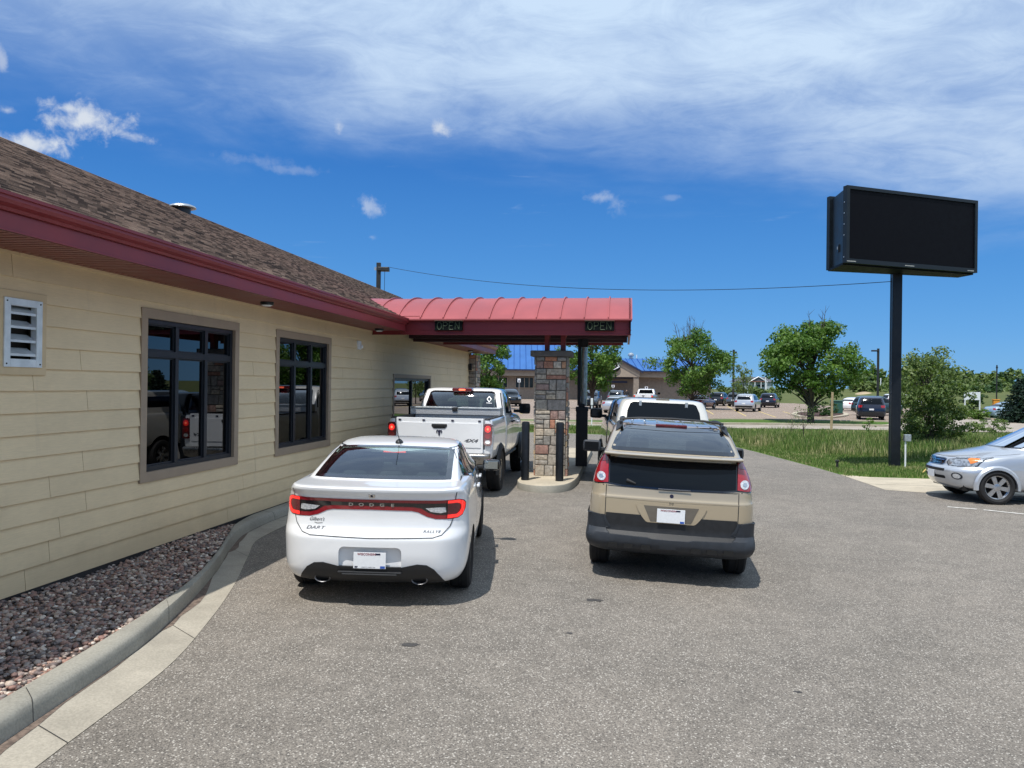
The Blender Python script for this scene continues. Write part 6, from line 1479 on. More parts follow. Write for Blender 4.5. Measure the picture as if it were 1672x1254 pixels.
def leaf_quads(R, cen, rad, n, size, flat=.75):
    """n small leaf faces spread through an ellipsoid clump"""
    d_ = R.normal(size=(n, 3)); d_ /= np.linalg.norm(d_, axis=1)[:, None]; r_ = R.uniform(0, 1, n)**.45
    P = cen+d_*r_[:, None]*rad; nrm = d_*.8+R.normal(size=(n, 3))*.6+np.array([0, 0, .35]); nrm /= np.linalg.norm(nrm, axis=1)[:, None]
    a = np.cross(nrm, R.normal(size=(n, 3))); a /= np.linalg.norm(a, axis=1)[:, None]; b_ = np.cross(nrm, a); s_ = size*R.uniform(.6, 1.35, n)[:, None]
    V = np.stack([P-a*s_*.55, P-b_*s_*.38*flat+a*s_*.05, P+a*s_*.6, P+b_*s_*.38*flat+a*s_*.05], 1)
    return V
def build_leaves(name, Vl, m_, parent):
    V = np.concatenate(Vl).reshape(-1, 3); F = np.arange(len(V)).reshape(-1, 4); o = fastmesh(name, V, F, m_)
    if parent: o.parent = parent
    return o
def tree(name, p, H, W_, label, seed, m_='leaf', base=.18, n=9000, leaf=.22, clumps=70, trunk=.14, top_bare=0, group=None, cat='tree', shape='round', sparse=.0):
    R = np.random.RandomState(seed); rr = random.Random(seed); root = empty(name, p, 0, label, cat, group); q = MB()
    th = H*(.55 if shape == 'round' else .8)
    q.tube([(0, 0, -.15), (rr.uniform(-.05, .05), 0, H*.12), (rr.uniform(-.1, .1), rr.uniform(-.1, .1), H*.35), (0, 0, th), (rr.uniform(-.2, .2), 0, H*.85)], [trunk*1.25, trunk, trunk*.8, trunk*.45, trunk*.1], 9)
    cz = H*(base+(1-base)/2); rz_ = H*(1-base)/2; C_ = []; tries = 0
    while len(C_) < clumps and tries < 5000:
        tries += 1; d_ = R.normal(size=3); d_ /= np.linalg.norm(d_); r_ = R.uniform(.25, 1)**.5
        zz_ = d_[2]*r_
        prof = (1-.25*max(0, zz_))*(1-.18*max(0, -zz_)) if shape == 'round' else max(.12, 1-(zz_+1)/2*.85)
        c = np.array([d_[0]*r_*W_/2*prof, d_[1]*r_*W_/2*prof, cz+zz_*rz_*.92])
        C_.append(c)
    for c in C_[::2]:
        z0 = max(H*base*.8, c[2]-rr.uniform(.15, .35)*H); q.tube([(0, 0, min(z0, th)), (c[0]*.5, c[1]*.5, (z0+c[2])/2+.1), tuple(c)], [trunk*.34, trunk*.2, trunk*.06], 5)
    q.obj('trunk', MT['bark'], root, smooth=True)
    Vl = []; per = n//clumps
    for c in C_:
        s_ = R.uniform(.55, 1.2); rad = np.array([W_*.115, W_*.115, H*.075])*s_; Vl.append(leaf_quads(R, c, rad, int(per*s_*s_), leaf))
    build_leaves('crown', Vl, MT[m_], root)
    if top_bare:
        q = MB()
        for i in range(top_bare):
            x0 = R.uniform(-.25, .25)*W_; y0 = R.uniform(-.2, .2)*W_; z0 = H*.82; hh = H*R.uniform(.18, .34)*(1-abs(x0)/W_*1.6)
            lx, ly = x0*.35+R.uniform(-.15, .15), R.uniform(-.2, .2); q.tube([(x0, y0, z0), (x0+lx*.5, y0+ly*.5, z0+hh*.55), (x0+lx, y0+ly, z0+hh)], [.035, .02, .006], 4)
            for k in range(3):
                f_ = R.uniform(.3, .85); q.tube([(x0+lx*f_, y0+ly*f_, z0+hh*f_), (x0+lx*f_+R.uniform(-.4, .4), y0+ly*f_+R.uniform(-.2, .2), z0+hh*(f_+.22))], [.015, .004], 4)
        q.obj('bare_twigs', MT['bark'], root)
    return root
G1 = 'trees planted in the far parking lot'
tree('maple_tree', at(1324, 690), 7.1, 6.7, 'full green maple standing on the verge left of the display sign', 21, n=19000, leaf=.23, clumps=140, base=.18, trunk=.20, group=G1, top_bare=5)
tree('maple_tree', at(1129, 668), 8.7, 8.6, 'broad green tree with bare twigs sticking out of its top', 22, n=14000, leaf=.27, clumps=105, base=.13, trunk=.20, group=G1, top_bare=16)
tree('maple_tree', at(966, 668), 8.6, 6.0, 'dense green tree seen between the order station and the gabled building', 23, n=11000, leaf=.26, clumps=85, base=.16, trunk=.18, group=G1)
tree('maple_tree', at(793, 668), 7.0, 4.8, 'green tree just past the stone corner of the restaurant', 24, n=8000, leaf=.24, clumps=70, base=.12, trunk=.15, group=G1)
tree('young_tree', at(1213, 668), 5.4, 3.2, 'thin pale young tree beside the light pole', 25, 'leaf_pale', n=1500, leaf=.20, clumps=40, base=.15, trunk=.06, group=G1)
tree('willow_bush', at(1517, 733), 4.2, 3.1, 'tall loose green bush growing right behind the display sign pole', 26, 'leaf_pale', n=12500, leaf=.115, clumps=140, base=.04, trunk=.05, cat='bush')
tree('willow_bush', at(1532, 730), 2.0, 3.0, 'low spreading skirt of bush at the foot of the taller bush', 36, 'leaf_pale', n=5000, leaf=.11, clumps=70, base=.02, trunk=.03, cat='bush')
tree('sapling', at(1311, 724), 1.75, 1.1, 'spindly sapling in the tall grass below the maple', 27, 'leaf_pale', n=260, leaf=.06, clumps=30, base=.3, trunk=.018, cat='sapling')
tree('sapling', at(1294, 712), 1.2, .9, 'wispy grey sapling left of the spindly one', 28, 'leaf_pale', n=140, leaf=.05, clumps=24, base=.2, trunk=.014, cat='sapling')
tree('sapling', at(1420, 712), .95, .7, 'short bushy sapling near the far edge of the tall grass', 29, 'leaf', n=500, leaf=.07, clumps=20, base=.1, trunk=.015, cat='sapling')
tree('shrub', at(1622, 712), .95, 1.7, 'pale shrub at the right edge above the silver crossover hood', 30, 'leaf_pale', n=1500, leaf=.09, clumps=46, base=.03, trunk=.03, cat='shrub')
tree('round_bush', at(1599, 685), .9, 1.7, 'low round bush beside the pale blue hatchback', 31, 'leaf', n=2200, leaf=.16, clumps=40, base=.0, trunk=.04, cat='bush')
tree('round_bush', at(1570, 683), .8, 1.8, 'small bush under the left post of the white board', 32, 'leaf', n=1200, leaf=.16, clumps=26, base=.0, trunk=.04, cat='bush')
tree('round_bush', at(1345, 680), 1.3, 2.6, 'dark shrub on the mulch island behind the maple trunk', 33, 'leaf_dark', n=1800, leaf=.16, clumps=36, base=.0, trunk=.04, cat='bush')
tree('dark_tree', at(1590, 668), 3.2, 3.4, 'small dark tree directly behind the white board', 34, 'leaf_dark', n=2600, leaf=.25, clumps=40, base=.03, trunk=.08)
# spruce at the right edge
def spruce(p, H, W_, label, seed):
    R = np.random.RandomState(seed); root = empty('spruce_tree', p, 0, label, 'tree'); q = MB(); q.tube([(0, 0, -.1), (0, 0, H*.95)], [.12, .02], 8); q.obj('trunk', MT['bark'], root, smooth=True)
    Vl = []
    for k in range(17):
        z = H*(.04+.92*k/17); r_ = W_/2*(1-k/17.5)**.85; nb = int(9+10*(1-k/17))
        for j in range(nb):
            a = 2*pi*j/nb+R.uniform(-.2, .2); rr_ = r_*R.uniform(.8, 1.1)
            for s_ in np.linspace(.25, 1, 5):
                c = np.array([cos(a)*rr_*s_, sin(a)*rr_*s_, z-.25*s_*rr_*.6+.10*s_*s_]); Vl.append(leaf_quads(R, c, np.array([.20, .20, .08])*(1.1-.4*s_), 7, .20))
    build_leaves('crown', Vl, MT['needles'], root)
spruce(at(1668, 690), 3.4, 3.6, 'dark blue green spruce cut by the right edge of the picture', 51)
# woodland on the rise and shrubs at the lot edge: one mass
R = np.random.RandomState(77); Vl = []; Vd = []
def fwd(px, D): X = (px-836)/FPX*D; return Vector((X*cos(YAW)-D*sin(YAW), X*sin(YAW)+D*cos(YAW), 0))
def crown(px, D, ytop, wpx, zb, lst, n=260, sz=.8):
    p = fwd(px, D); zt_ = CAMH+(630+(px-836)*.0122-ytop)/FPX*D; w_ = wpx/FPX*D/2
    for k in range(7):
        c = np.array([p.x+R.uniform(-.6, .6)*w_, p.y+R.uniform(-.5, .5)*w_, zb+(zt_-zb)*R.uniform(.15, .86)]); lst.append(leaf_quads(R, c, np.array([w_*.5, w_*.5, (zt_-zb)*.24]), n//7, sz))
    c = np.array([p.x, p.y, zb+(zt_-zb)*.78]); lst.append(leaf_quads(R, c, np.array([w_*.42, w_*.42, (zt_-zb)*.22]), n//5, sz))
tops = [(1395, 596), (1412, 600), (1425, 597), (1440, 604), (1460, 600), (1480, 594), (1500, 590), (1520, 588), (1540, 592), (1556, 600), (1572, 606), (1584, 605), (1596, 607), (1608, 612), (1622, 609), (1636, 606), (1650, 604), (1664, 606), (1680, 604), (1700, 600), (1730, 598)]
for px, y in tops:
    crown(px, 205+R.uniform(-15, 15), y+R.uniform(-2, 3), 28, .5, Vd if R.rand() < .3 else Vl, 420, 1.0)
    for dy_, D2, k2 in ((11, 188, .35), (20, 172, .25), (28, 160, .3)): crown(px+R.uniform(-9, 9), D2+R.uniform(-5, 5), y+dy_+R.uniform(-3, 4), 24, .2, Vd if R.rand() < k2 else Vl, 330, .85)
for px in range(1180, 1275, 9): crown(px, 142+R.uniform(-8, 8), 632+R.uniform(-4, 5), 18, -.1, Vl, 240, .55)
for px in range(1085, 1180, 12): crown(px, 136, 642+R.uniform(-3, 4), 22, -.1, Vl, 200, .5)
for px in range(1372, 1460, 12): crown(px, 150, 650+R.uniform(-3, 3), 16, .2, Vl, 120, .5)
for px in range(1465, 1700, 14): crown(px, 128+R.uniform(-10, 10), 656+R.uniform(-4, 4), 16, .4, Vl, 90, .5)
# trees along the right and behind the photographer, mirrored in the windows
for i in range(26):
    a = radians(58+i*5.2); D = R.uniform(48, 75); p = Vector((sin(a)*D, cos(a)*D, 0)); h = R.uniform(5.5, 9)
    for k in range(9): Vd.append(leaf_quads(R, np.array([p.x+R.uniform(-3, 3), p.y+R.uniform(-3, 3), R.uniform(.8, h)]), np.array([2.6, 2.6, 1.6]), 45, 1.0))
tag(build_leaves('woodland', Vl, MT['leaf_pale'], None), 'mixed green woodland and scrub along the skyline and lot edge', 'woodland', kind='stuff')
tag(build_leaves('woodland', Vd, MT['leaf_dark'], None), 'darker trees standing among the pale woodland', 'woodland', kind='stuff')
# ================================================================== FAR BUILDINGS
MT['blue_roof'] = mat('blue_roof', (.03, .13, .37), .55, .1, .06, .8); MT['navy_trim'] = mat('navy_trim', (.015, .025, .07), .5, 0, .1)
MT['taupe'] = mat('taupe_stucco', (.36, .295, .23), .85, 0, .08, 1.5); MT['taupe_dark'] = mat('taupe_block', (.27, .225, .18), .85, 0, .12, 3)
MT['far_glass'] = mat('far_window', (.02, .03, .035), .08, 0, .3, 2, spec=.6)
Db = 118; sc = Db/FPX; ob = fwd(1000, Db)
fb = empty('blue_roofed_restaurant', (ob.x, ob.y, gz(ob.x)), YAW, 'taupe building with bright blue metal roof and front gable across the lot', 'building')
X = lambda px: (px-1000)*sc
def Zp(y, px=1000): return CAMH+(632-y)*sc+.175
ze = Zp(608); zb_ = Zp(618); gx0, gx1, gxa = X(946), X(1040), X(993)
q = MB(); q.box(X(700), gx0, .0, 16, zb_, ze); q.box(gx1, X(1168), 0, 16, zb_, ze); q.obj('upper_wall', MT['taupe'], fb)
q = MB(); q.box(X(705), X(1165), 1.4, 16, 0, zb_); q.obj('lower_wall', MT['taupe_dark'], fb)
q = MB(); q.prism([(gx0, zb_), (gx1, zb_), (gx1, ze), (gxa, Zp(584)), (gx0, ze)], 'y', -2.5, -2.2); q.box(gx0, gx1, -2.2, 0, zb_, ze); q.obj('gable_wall', MT['taupe'], fb)
q = MB(); q.box(gx0+.2, gx1-.2, -.8, 1.38, zb_-.25, zb_-.002); q.obj('gable_soffit', MT['navy_trim'], fb); q = MB()
for x in (gx0+.1, gx1-.9): q.box(x, x+.8, -2.4, -1.6, 0, zb_)
q.box(gx0+2, gx1-1.6, -.9, -.7, zb_-.9, zb_-.6)
for x in (gx0+.1, gx1-.9): q2 = MB(); q2.box(x, x+.8, -2.4, -1.6, 0, zb_); q2.obj('column', MT['taupe_dark'], fb)
q = MB(); q.box(gx0+2, gx1-1.6, -.9, -.7, zb_-.9, zb_-.6); q.obj('lintel', MT['navy_trim'], fb)
def roofslab(x0, x1, yt, inset, name='roof'):
    q = MB(); q.add([(x0, -.4, ze+.02), (x1, -.4, ze+.02), (x1-inset[1], 7.5, yt), (x0+inset[0], 7.5, yt), (x0, 16, ze), (x1, 16, ze)], [(0, 1, 2, 3), (3, 2, 5, 4), (1, 5, 2), (0, 3, 4)]); o = q.obj(name, MT['blue_roof'], fb)
    n_s = int((x1-x0)/.9)
    s_ = MB()
    for i in range(1, n_s):
        x = x0+(x1-x0)*i/n_s; f_ = 1.0
        if x < x0+inset[0]: f_ = (x-x0)/inset[0]
        if inset[1] and x > x1-inset[1]: f_ = (x1-x)/inset[1]
        if f_ < .08: continue
        y_, z_ = -.4+7.9*f_, ze+.02+(yt-ze-.02)*f_
        s_.add([(x-.045, -.4, ze+.03), (x+.045, -.4, ze+.03), (x+.045, y_, z_+.01), (x-.045, y_, z_+.01), (x, -.4, ze+.14), (x, y_, z_+.12)], [(0, 4, 5, 3), (1, 2, 5, 4), (0, 1, 4), (3, 5, 2)])
    s_.obj('roof_seam', MT['navy_trim'] if False else MT['blue_seam'], o); g = MB(); g.box(x0-.1, x1+.1, -.6, -.35, ze-.12, ze+.08); g.obj('gutter', MT['navy_trim'], o)
MT['blue_seam'] = mat('blue_seam', (.02, .09, .33), .45, .2, .06)
roofslab(X(700), X(948), Zp(556), (12.5, 3.0)); roofslab(X(955), X(1168), Zp(584.5), (.5, .6))
q = MB(); za = Zp(582); q.add([(gx0-.4, -2.9, ze-.05), (gxa, -2.9, za+.1), (gx1+.4, -2.9, ze-.05), (gx0-.4, 7, ze-.05), (gxa, 7, za+.1), (gx1+.4, 7, ze-.05)], [(0, 1, 4, 3), (1, 2, 5, 4)]); q.obj('gable_roof', MT['blue_roof'], fb)
for xa_, sg in ((gx0-.4, 1), (gx1+.4, -1)): q = MB(); q.add([(xa_, -2.93, ze-.05), (gxa, -2.93, za+.12), (gxa, -2.93, za-.18), (xa_, -2.93, ze-.35)], [(0, 1, 2, 3)]); q.obj('rake_board', MT['navy_trim'], fb)
q = MB(); q.box(X(985), X(997), 6, 8, Zp(584), Zp(576)); q.obj('roof_box', MT['blue_roof'], fb)
q = MB(); q.lathe([(.28, 0), (.28, .5), (.5, .55), (.5, .8), (.25, 1.05), (.001, 1.1)], 14, 'z', (X(1042), 7.5, Zp(586))); q.obj('roof_turbine', MT['steel'], fb, smooth=True)
q = MB(); q.tube([(X(1052), 7.5, Zp(586)), (X(1052), 7.5, Zp(578))], .07, 6); q.obj('roof_pipe', MT['plate'], fb)
for x0, x1, w_ in ((X(806), X(829), 3), (X(841), X(872), 4), (X(1045), X(1062), 0)):
    if not w_: continue
    q = MB(); q.box(x0, x1, 1.25, 1.39, Zp(638), Zp(620)); f = q.obj('window', MT['taupe'], fb)
    q = MB(); q.box(x0+.12, x1-.12, 1.20, 1.24, Zp(637), Zp(621)); q.obj('pane', MT['far_glass'], f)
    for k in range(1, w_): q = MB(); xx = x0+(x1-x0)*k/w_; q.box(xx-.05, xx+.05, 1.16, 1.19, Zp(637), Zp(621)); q.obj('mullion', MT['taupe'], f)
# sign on the gable: dark oval with pale script
q = MB(); q.prism(ellipse(X(984), Zp(603), 2.3, 1.0, 28), 'y', -2.75, -2.51); s0 = q.obj('sign_panel', MT['gloss_black'], fb)
letters('lettering', "man's", 1.15, lambda a, b: Vector((X(993)+a, -2.80, Zp(601)+b+a*.10)), MT['plate'], s0, shear=.35, bold=.02)
q = MB(); pts = [(X(978)+i*.18, -2.80, Zp(612)+.9*(i/15)**1.6) for i in range(15)]; q.tube(pts, .07, 5); q.obj('sign_swash', MT['plate'], s0)
# notices on posts and taped to the windows
for i, (px, y0, y1, lab) in enumerate(((821, 622, 628, 'white notice on a post before the left far window'), (847.5, 622, 628, 'white notice on a post before the right far window'), (1001, 632, 636, 'white parking notice left of the far columns'), (1055.5, 633, 637, 'white parking notice beside the far white pickup cab'), (1011, 636, 639, 'second small notice right of the far columns'))[:4]):
    p = fwd(px, Db-6); r_ = empty('parking_notice', (p.x, p.y, gz(p.x)), YAW, lab, 'sign', 'parking notices before the far building'); s2 = (Db-6)/FPX
    zt2, zb2 = CAMH+.175+(631-y0+.0122*(px-836))*s2, CAMH+.175+(631-y1+.0122*(px-836))*s2
    q = MB(); q.box(-.22, .22, -.03, 0, zb2, zt2); q.obj('notice', MT['plate'], r_); q = MB(); q.box(-.1, .1, -.04, -.031, zb2+.08, zb2+.3); q.obj('symbol', MT['ink'], r_); q = MB(); q.tube([(0, .03, 0), (0, .03, zt2)], .03, 6); q.obj('post', MT['steel'], r_)
# gabled house beyond
Dh = 235; sh = Dh/FPX; oh = fwd(1232, Dh); hz0 = CAMH+(634.8-643)*sh
ho = empty('gabled_house', (oh.x, oh.y, hz0), YAW, 'pale blue house with white gable trim and brown porch on the skyline', 'house')
MT['pale_blue'] = mat('pale_blue_siding', (.36, .43, .46), .7, 0, .05, 1); MT['house_roof'] = mat('house_roof', (.10, .105, .12), .85, 0, .15, 1.2); MT['brown_beam'] = mat('brown_beam', (.22, .09, .06), .7, 0, .1)
hX = lambda px: (px-1232)*sh; hZ = lambda y: (643-y)*sh
q = MB(); q.box(hX(1212), hX(1262), 0, 9, -2, hZ(624)); q.obj('wall', MT['pale_blue'], ho)
q = MB(); q.add([(hX(1204), -.5, hZ(624)), (hX(1266), -.5, hZ(624)), (hX(1258), 4.5, hZ(616)), (hX(1216), 4.5, hZ(616)), (hX(1204), 9.5, hZ(624)), (hX(1266), 9.5, hZ(624))], [(0, 1, 2, 3), (3, 2, 5, 4), (1, 5, 2), (0, 3, 4)]); q.obj('roof', MT['house_roof'], ho)
q = MB(); q.prism([(hX(1222), hZ(624)), (hX(1236), hZ(616.5)), (hX(1250), hZ(624))], 'y', -1.2, 3); g = q.obj('gable', MT['house_roof'], ho)
for a, b in (((1221, 624.5), (1236, 616)), ((1236, 616), (1251, 624.5))): q = MB(); q.tube([(hX(a[0]), -1.35, hZ(a[1])), (hX(b[0]), -1.35, hZ(b[1]))], .13, 4); q.obj('gable_trim', MT['plate'], g)
q = MB(); q.box(hX(1218), hX(1250), -1.4, -1.1, hZ(624.3), hZ(623.1)); q.obj('beam', MT['brown_beam'], ho)
for px in (1220, 1230, 1240, 1249): q = MB(); q.box(hX(px), hX(px+1), -1.35, -1.1, hZ(640), hZ(624.4)); q.obj('porch_post', MT['plate'], ho)
q = MB(); q.box(hX(1236), hX(1248), -.1, -.02, hZ(632), hZ(629)); q.box(hX(1234), hX(1248), -.1, -.02, hZ(639), hZ(636)); q.obj('window', MT['far_glass'], ho)
q = MB(); q.box(hX(1222), hX(1228), -.1, -.02, hZ(634), hZ(627)); q.obj('window', MT['plate'], ho)
p = fwd(1250, 190); q = MB(); q.tube([(0, 0, 0), (0, 0, CAMH+(635-616)*190/FPX)], .12, 6); o = q.obj('flag_pole', MT['plate'], smooth=True); o.location = (p.x, p.y, 0); tag(o, 'white pole in front of the gabled house', 'pole')
# low blue roof and white canopy behind the maple
Dk = 200; p = fwd(1424, Dk); sk = Dk/FPX; r_ = empty('blue_shed', (p.x, p.y, 2.0), YAW, 'low blue roofed shed between the maple and the sign pole', 'building')
q = MB(); q.box(-1.7, 1.7, 0, 4, 0, .9); q.obj('wall', MT['taupe'], r_); q = MB(); q.add([(-2, -.4, .85), (2, -.4, .85), (1.4, 2, 1.5), (-1.4, 2, 1.5), (-2, 4.4, .85), (2, 4.4, .85)], [(0, 1, 2, 3), (3, 2, 5, 4), (1, 5, 2), (0, 3, 4)]); q.obj('roof', MT['blue_roof'], r_)
p = fwd(1441, 170); q = MB(); q.add([(-1.3, 0, 0), (1.2, 0, .25), (1.2, 2, .25), (-1.3, 2, 0), (1.2, 0, .95), (1.2, 2, .95), (.2, 0, .5), (.2, 2, .5)], [(0, 1, 4, 6), (3, 7, 5, 2), (0, 3, 2, 1), (0, 6, 7, 3), (6, 4, 5, 7), (1, 2, 5, 4)]); o = q.obj('white_awning', MT['plate']); o.location = (p.x, p.y, 1.55); o.rotation_euler = (0, 0, YAW); tag(o, 'small white peaked awning left of the sign pole', 'awning')
p = fwd(1438, 168); q = MB(); q.tube([(0, 0, 0), (0, 0, 4.3)], .10, 6); o = q.obj('white_pole', MT['plate'], smooth=True); o.location = (p.x, p.y, .4); tag(o, 'white pole rising beside the small awning', 'pole')
MT['soil'] = mat('bare_soil', (.40, .31, .19), .95, 0, .15, .6)
V = []; n = 14
for i in range(n):
    px = 1385+(1440-1385)*i/(n-1); a = fwd(px, 140); b = fwd(px, 152); c = fwd(px, 160); e = max(0.0, sin(pi*i/(n-1)))**.5; V += [(a.x, a.y, -.1), (b.x, b.y, -.1+1.75*e), (c.x, c.y, -.1+1.8*e), (c.x, c.y, -.5)]
mkobj('embankment', V, [(4*i+k, 4*i+k+1, 4*i+k+5, 4*i+k+4) for i in range(n-1) for k in range(3)], MT['soil'], smooth=True)['kind'] = 'structure'
# white board on two posts
p = at(1587, 673); r_ = empty('blank_board', p, YAW, 'blank white board on two white posts on the grassy rise', 'sign'); D1 = (p.x*-sin(YAW)+p.y*cos(YAW)); s1_ = D1/FPX
hz = 630+.0122*(1587-836); Z1 = lambda y: CAMH-p.z+(hz-y)*s1_
q = MB(); q.box(-13*s1_, 13*s1_, -.06, .06, Z1(654), Z1(641)); q.obj('board', MT['plate'], r_, bevel=.01)
for x in (-12.4, 11.8): q = MB(); q.box(x*s1_, (x+1.4)*s1_, -.05, .05, -.2, Z1(654)); q.obj('post', MT['plate'], r_)
p = at(1626, 668); q = MB(); q.box(-.35, .35, -.2, .2, .3, 1.15); q.box(-.42, .42, -.25, .25, 1.15, 1.25); q.box(-.08, .08, -.06, .06, -.2, .3)
MT['orange'] = mat('orange_box', (.75, .30, .03), .6, 0, .1); o = q.obj('orange_box', MT['orange'], bevel=.02); o.location = p; tag(o, 'small orange box above the pale blue hatchback roof', 'box')
# wooden stake and markers on the grass
p = at(1357, 709); q = MB(); q.add([(-.06, -.02, -.1), (.06, -.02, -.1), (.10, -.02, 2.12), (-.01, -.02, 2.14), (-.06, .02, -.1), (.06, .02, -.1), (.10, .02, 2.12), (-.01, .02, 2.14)], [(0, 1, 2, 3), (4, 7, 6, 5), (0, 4, 5, 1), (1, 5, 6, 2), (2, 6, 7, 3), (3, 7, 4, 0)])
MT['lath'] = mat('weathered_lath', (.42, .32, .19), .85, 0, .2, 9, bump=.2, bs=40); o = q.obj('wooden_stake', MT['lath'], bevel=.006); o.location = p; tag(o, 'pale wooden stake standing in the tall grass right of the maple trunk', 'stake')
p = at(1367, 766); q = MB(); q.box(-.03, .03, -.03, .03, -.05, .20); q.box(-.045, .045, -.045, .045, .20, .26); o = q.obj('lawn_marker', MT['brown_metal'], bevel=.01); o.location = p; tag(o, 'short dark marker post at the edge of the mown grass', 'marker')
p = at(1366, 676); q = MB(); q.box(-.45, .45, -.4, .4, 0, 1.15); q.box(-.5, .5, -.45, .45, 1.15, 1.25); MT['tgreen'] = mat('green_box', (.03, .11, .09), .5, 0, .1); o = q.obj('transformer_box', MT['tgreen'], bevel=.03); o.location = p; tag(o, 'green transformer box on the mulch island behind the stake', 'utility box')
# ================================================================== PARKED CARS
def seg(L): return dict(ns=10, nc=4, ne=3, sub=3)
SHAPES = {
 'suv': (4.7, [(.30, .25, 4.4, .78, .82, .75, .12, .25, .03, .12), (.38, .06, 4.60, .90, .92, .85, .15, .35, .04, .2), (.70, .0, 4.70, .93, .94, .87, .18, .4, .05, .25), (.98, .06, 4.55, .92, .93, .83, .18, .4, .05, .3), (1.06, .08, 4.0, .90, .91, .80, .16, .3, .05, .2), (1.12, .10, 3.50, .88, .89, .78, .16, .2, .05, .2), (1.45, .28, 3.0, .78, .80, .70, .15, .2, .05, .15), (1.66, .52, 2.45, .69, .70, .62, .14, .16, .04, .1), (1.72, .75, 2.2, .5, .5, .45, .12, .12, .02, .04), (1.73, 1.0, 2.0, .25, .25, .2, .1, .1, .01, .01)],
         dict(rw=[(-.74, 1.16), (.74, 1.16), (.62, 1.58), (-.62, 1.58)], fw=[(-.72, 1.16), (.72, 1.16), (.60, 1.58), (-.60, 1.58)], sw=[(.55, 1.14), (3.25, 1.12), (2.95, 1.35), (2.45, 1.58), (.75, 1.58)], tl=[(.62, 1.10), (.88, 1.08), (.86, .90), (.66, .92)], ax=(.95, 3.75), r=.36, hl=[(.50, .92), (.86, .95), (.84, .80), (.52, .78)])),
 'sedan': (4.6, [(.22, .25, 4.35, .74, .78, .7, .12, .25, .03, .12), (.30, .06, 4.5, .86, .88, .8, .15, .35, .06, .2), (.60, .0, 4.6, .90, .91, .83, .2, .4, .08, .25), (.88, .08, 4.4, .88, .89, .78, .2, .4, .08, .3), (.98, .2, 3.7, .82, .85, .74, .18, .3, .08, .2), (1.02, .5, 3.35, .76, .80, .7, .15, .2, .08, .2), (1.25, .95, 2.9, .68, .72, .63, .13, .18, .06, .12), (1.40, 1.4, 2.5, .58, .60, .55, .12, .14, .04, .08), (1.44, 1.7, 2.3, .4, .4, .38, .1, .1, .02, .03), (1.45, 1.9, 2.1, .2, .2, .2, .1, .1, .01, .01)],
           dict(rw=[(-.68, 1.05), (.68, 1.05), (.58, 1.34), (-.58, 1.34)], fw=[(-.66, 1.05), (.66, 1.05), (.56, 1.34), (-.56, 1.34)], sw=[(.95, 1.05), (3.2, 1.0), (2.8, 1.2), (2.4, 1.34), (1.5, 1.34)], tl=[(.60, .92), (.86, .90), (.84, .74), (.64, .76)], ax=(.95, 3.65), r=.33, hl=[(.50, .78), (.82, .80), (.80, .66), (.52, .64)])),
 'van': (5.1, [(.25, .25, 4.8, .82, .85, .75, .12, .25, .03, .12), (.32, .05, 5.0, .95, .97, .85, .15, .35, .04, .2), (.70, .0, 5.1, .98, 1.0, .88, .2, .5, .06, .25), (.98, .05, 4.9, .97, .98, .84, .2, .5, .06, .3), (1.08, .08, 4.2, .94, .95, .8, .18, .3, .05, .2), (1.15, .10, 4.0, .92, .93, .78, .16, .2, .05, .2), (1.50, .28, 3.4, .82, .84, .72, .15, .2, .05, .15), (1.68, .45, 2.9, .74, .75, .66, .14, .16, .04, .1), (1.735, .75, 2.6, .55, .55, .5, .12, .12, .02, .04), (1.745, 1.0, 2.3, .25, .25, .2, .1, .1, .01, .01)],
         dict(rw=[(-.76, 1.17), (.76, 1.17), (.66, 1.60), (-.66, 1.60)], fw=[(-.74, 1.18), (.74, 1.18), (.62, 1.6), (-.62, 1.6)], sw=[(.45, 1.16), (3.8, 1.12), (3.4, 1.40), (2.9, 1.60), (.62, 1.60)], tl=[(.62, 1.10), (.92, 1.12), (.90, .92), (.66, .94)], ax=(1.0, 4.0), r=.35, hl=[(.50, .85), (.86, .9), (.84, .75), (.52, .72)])),
}
proto = {}
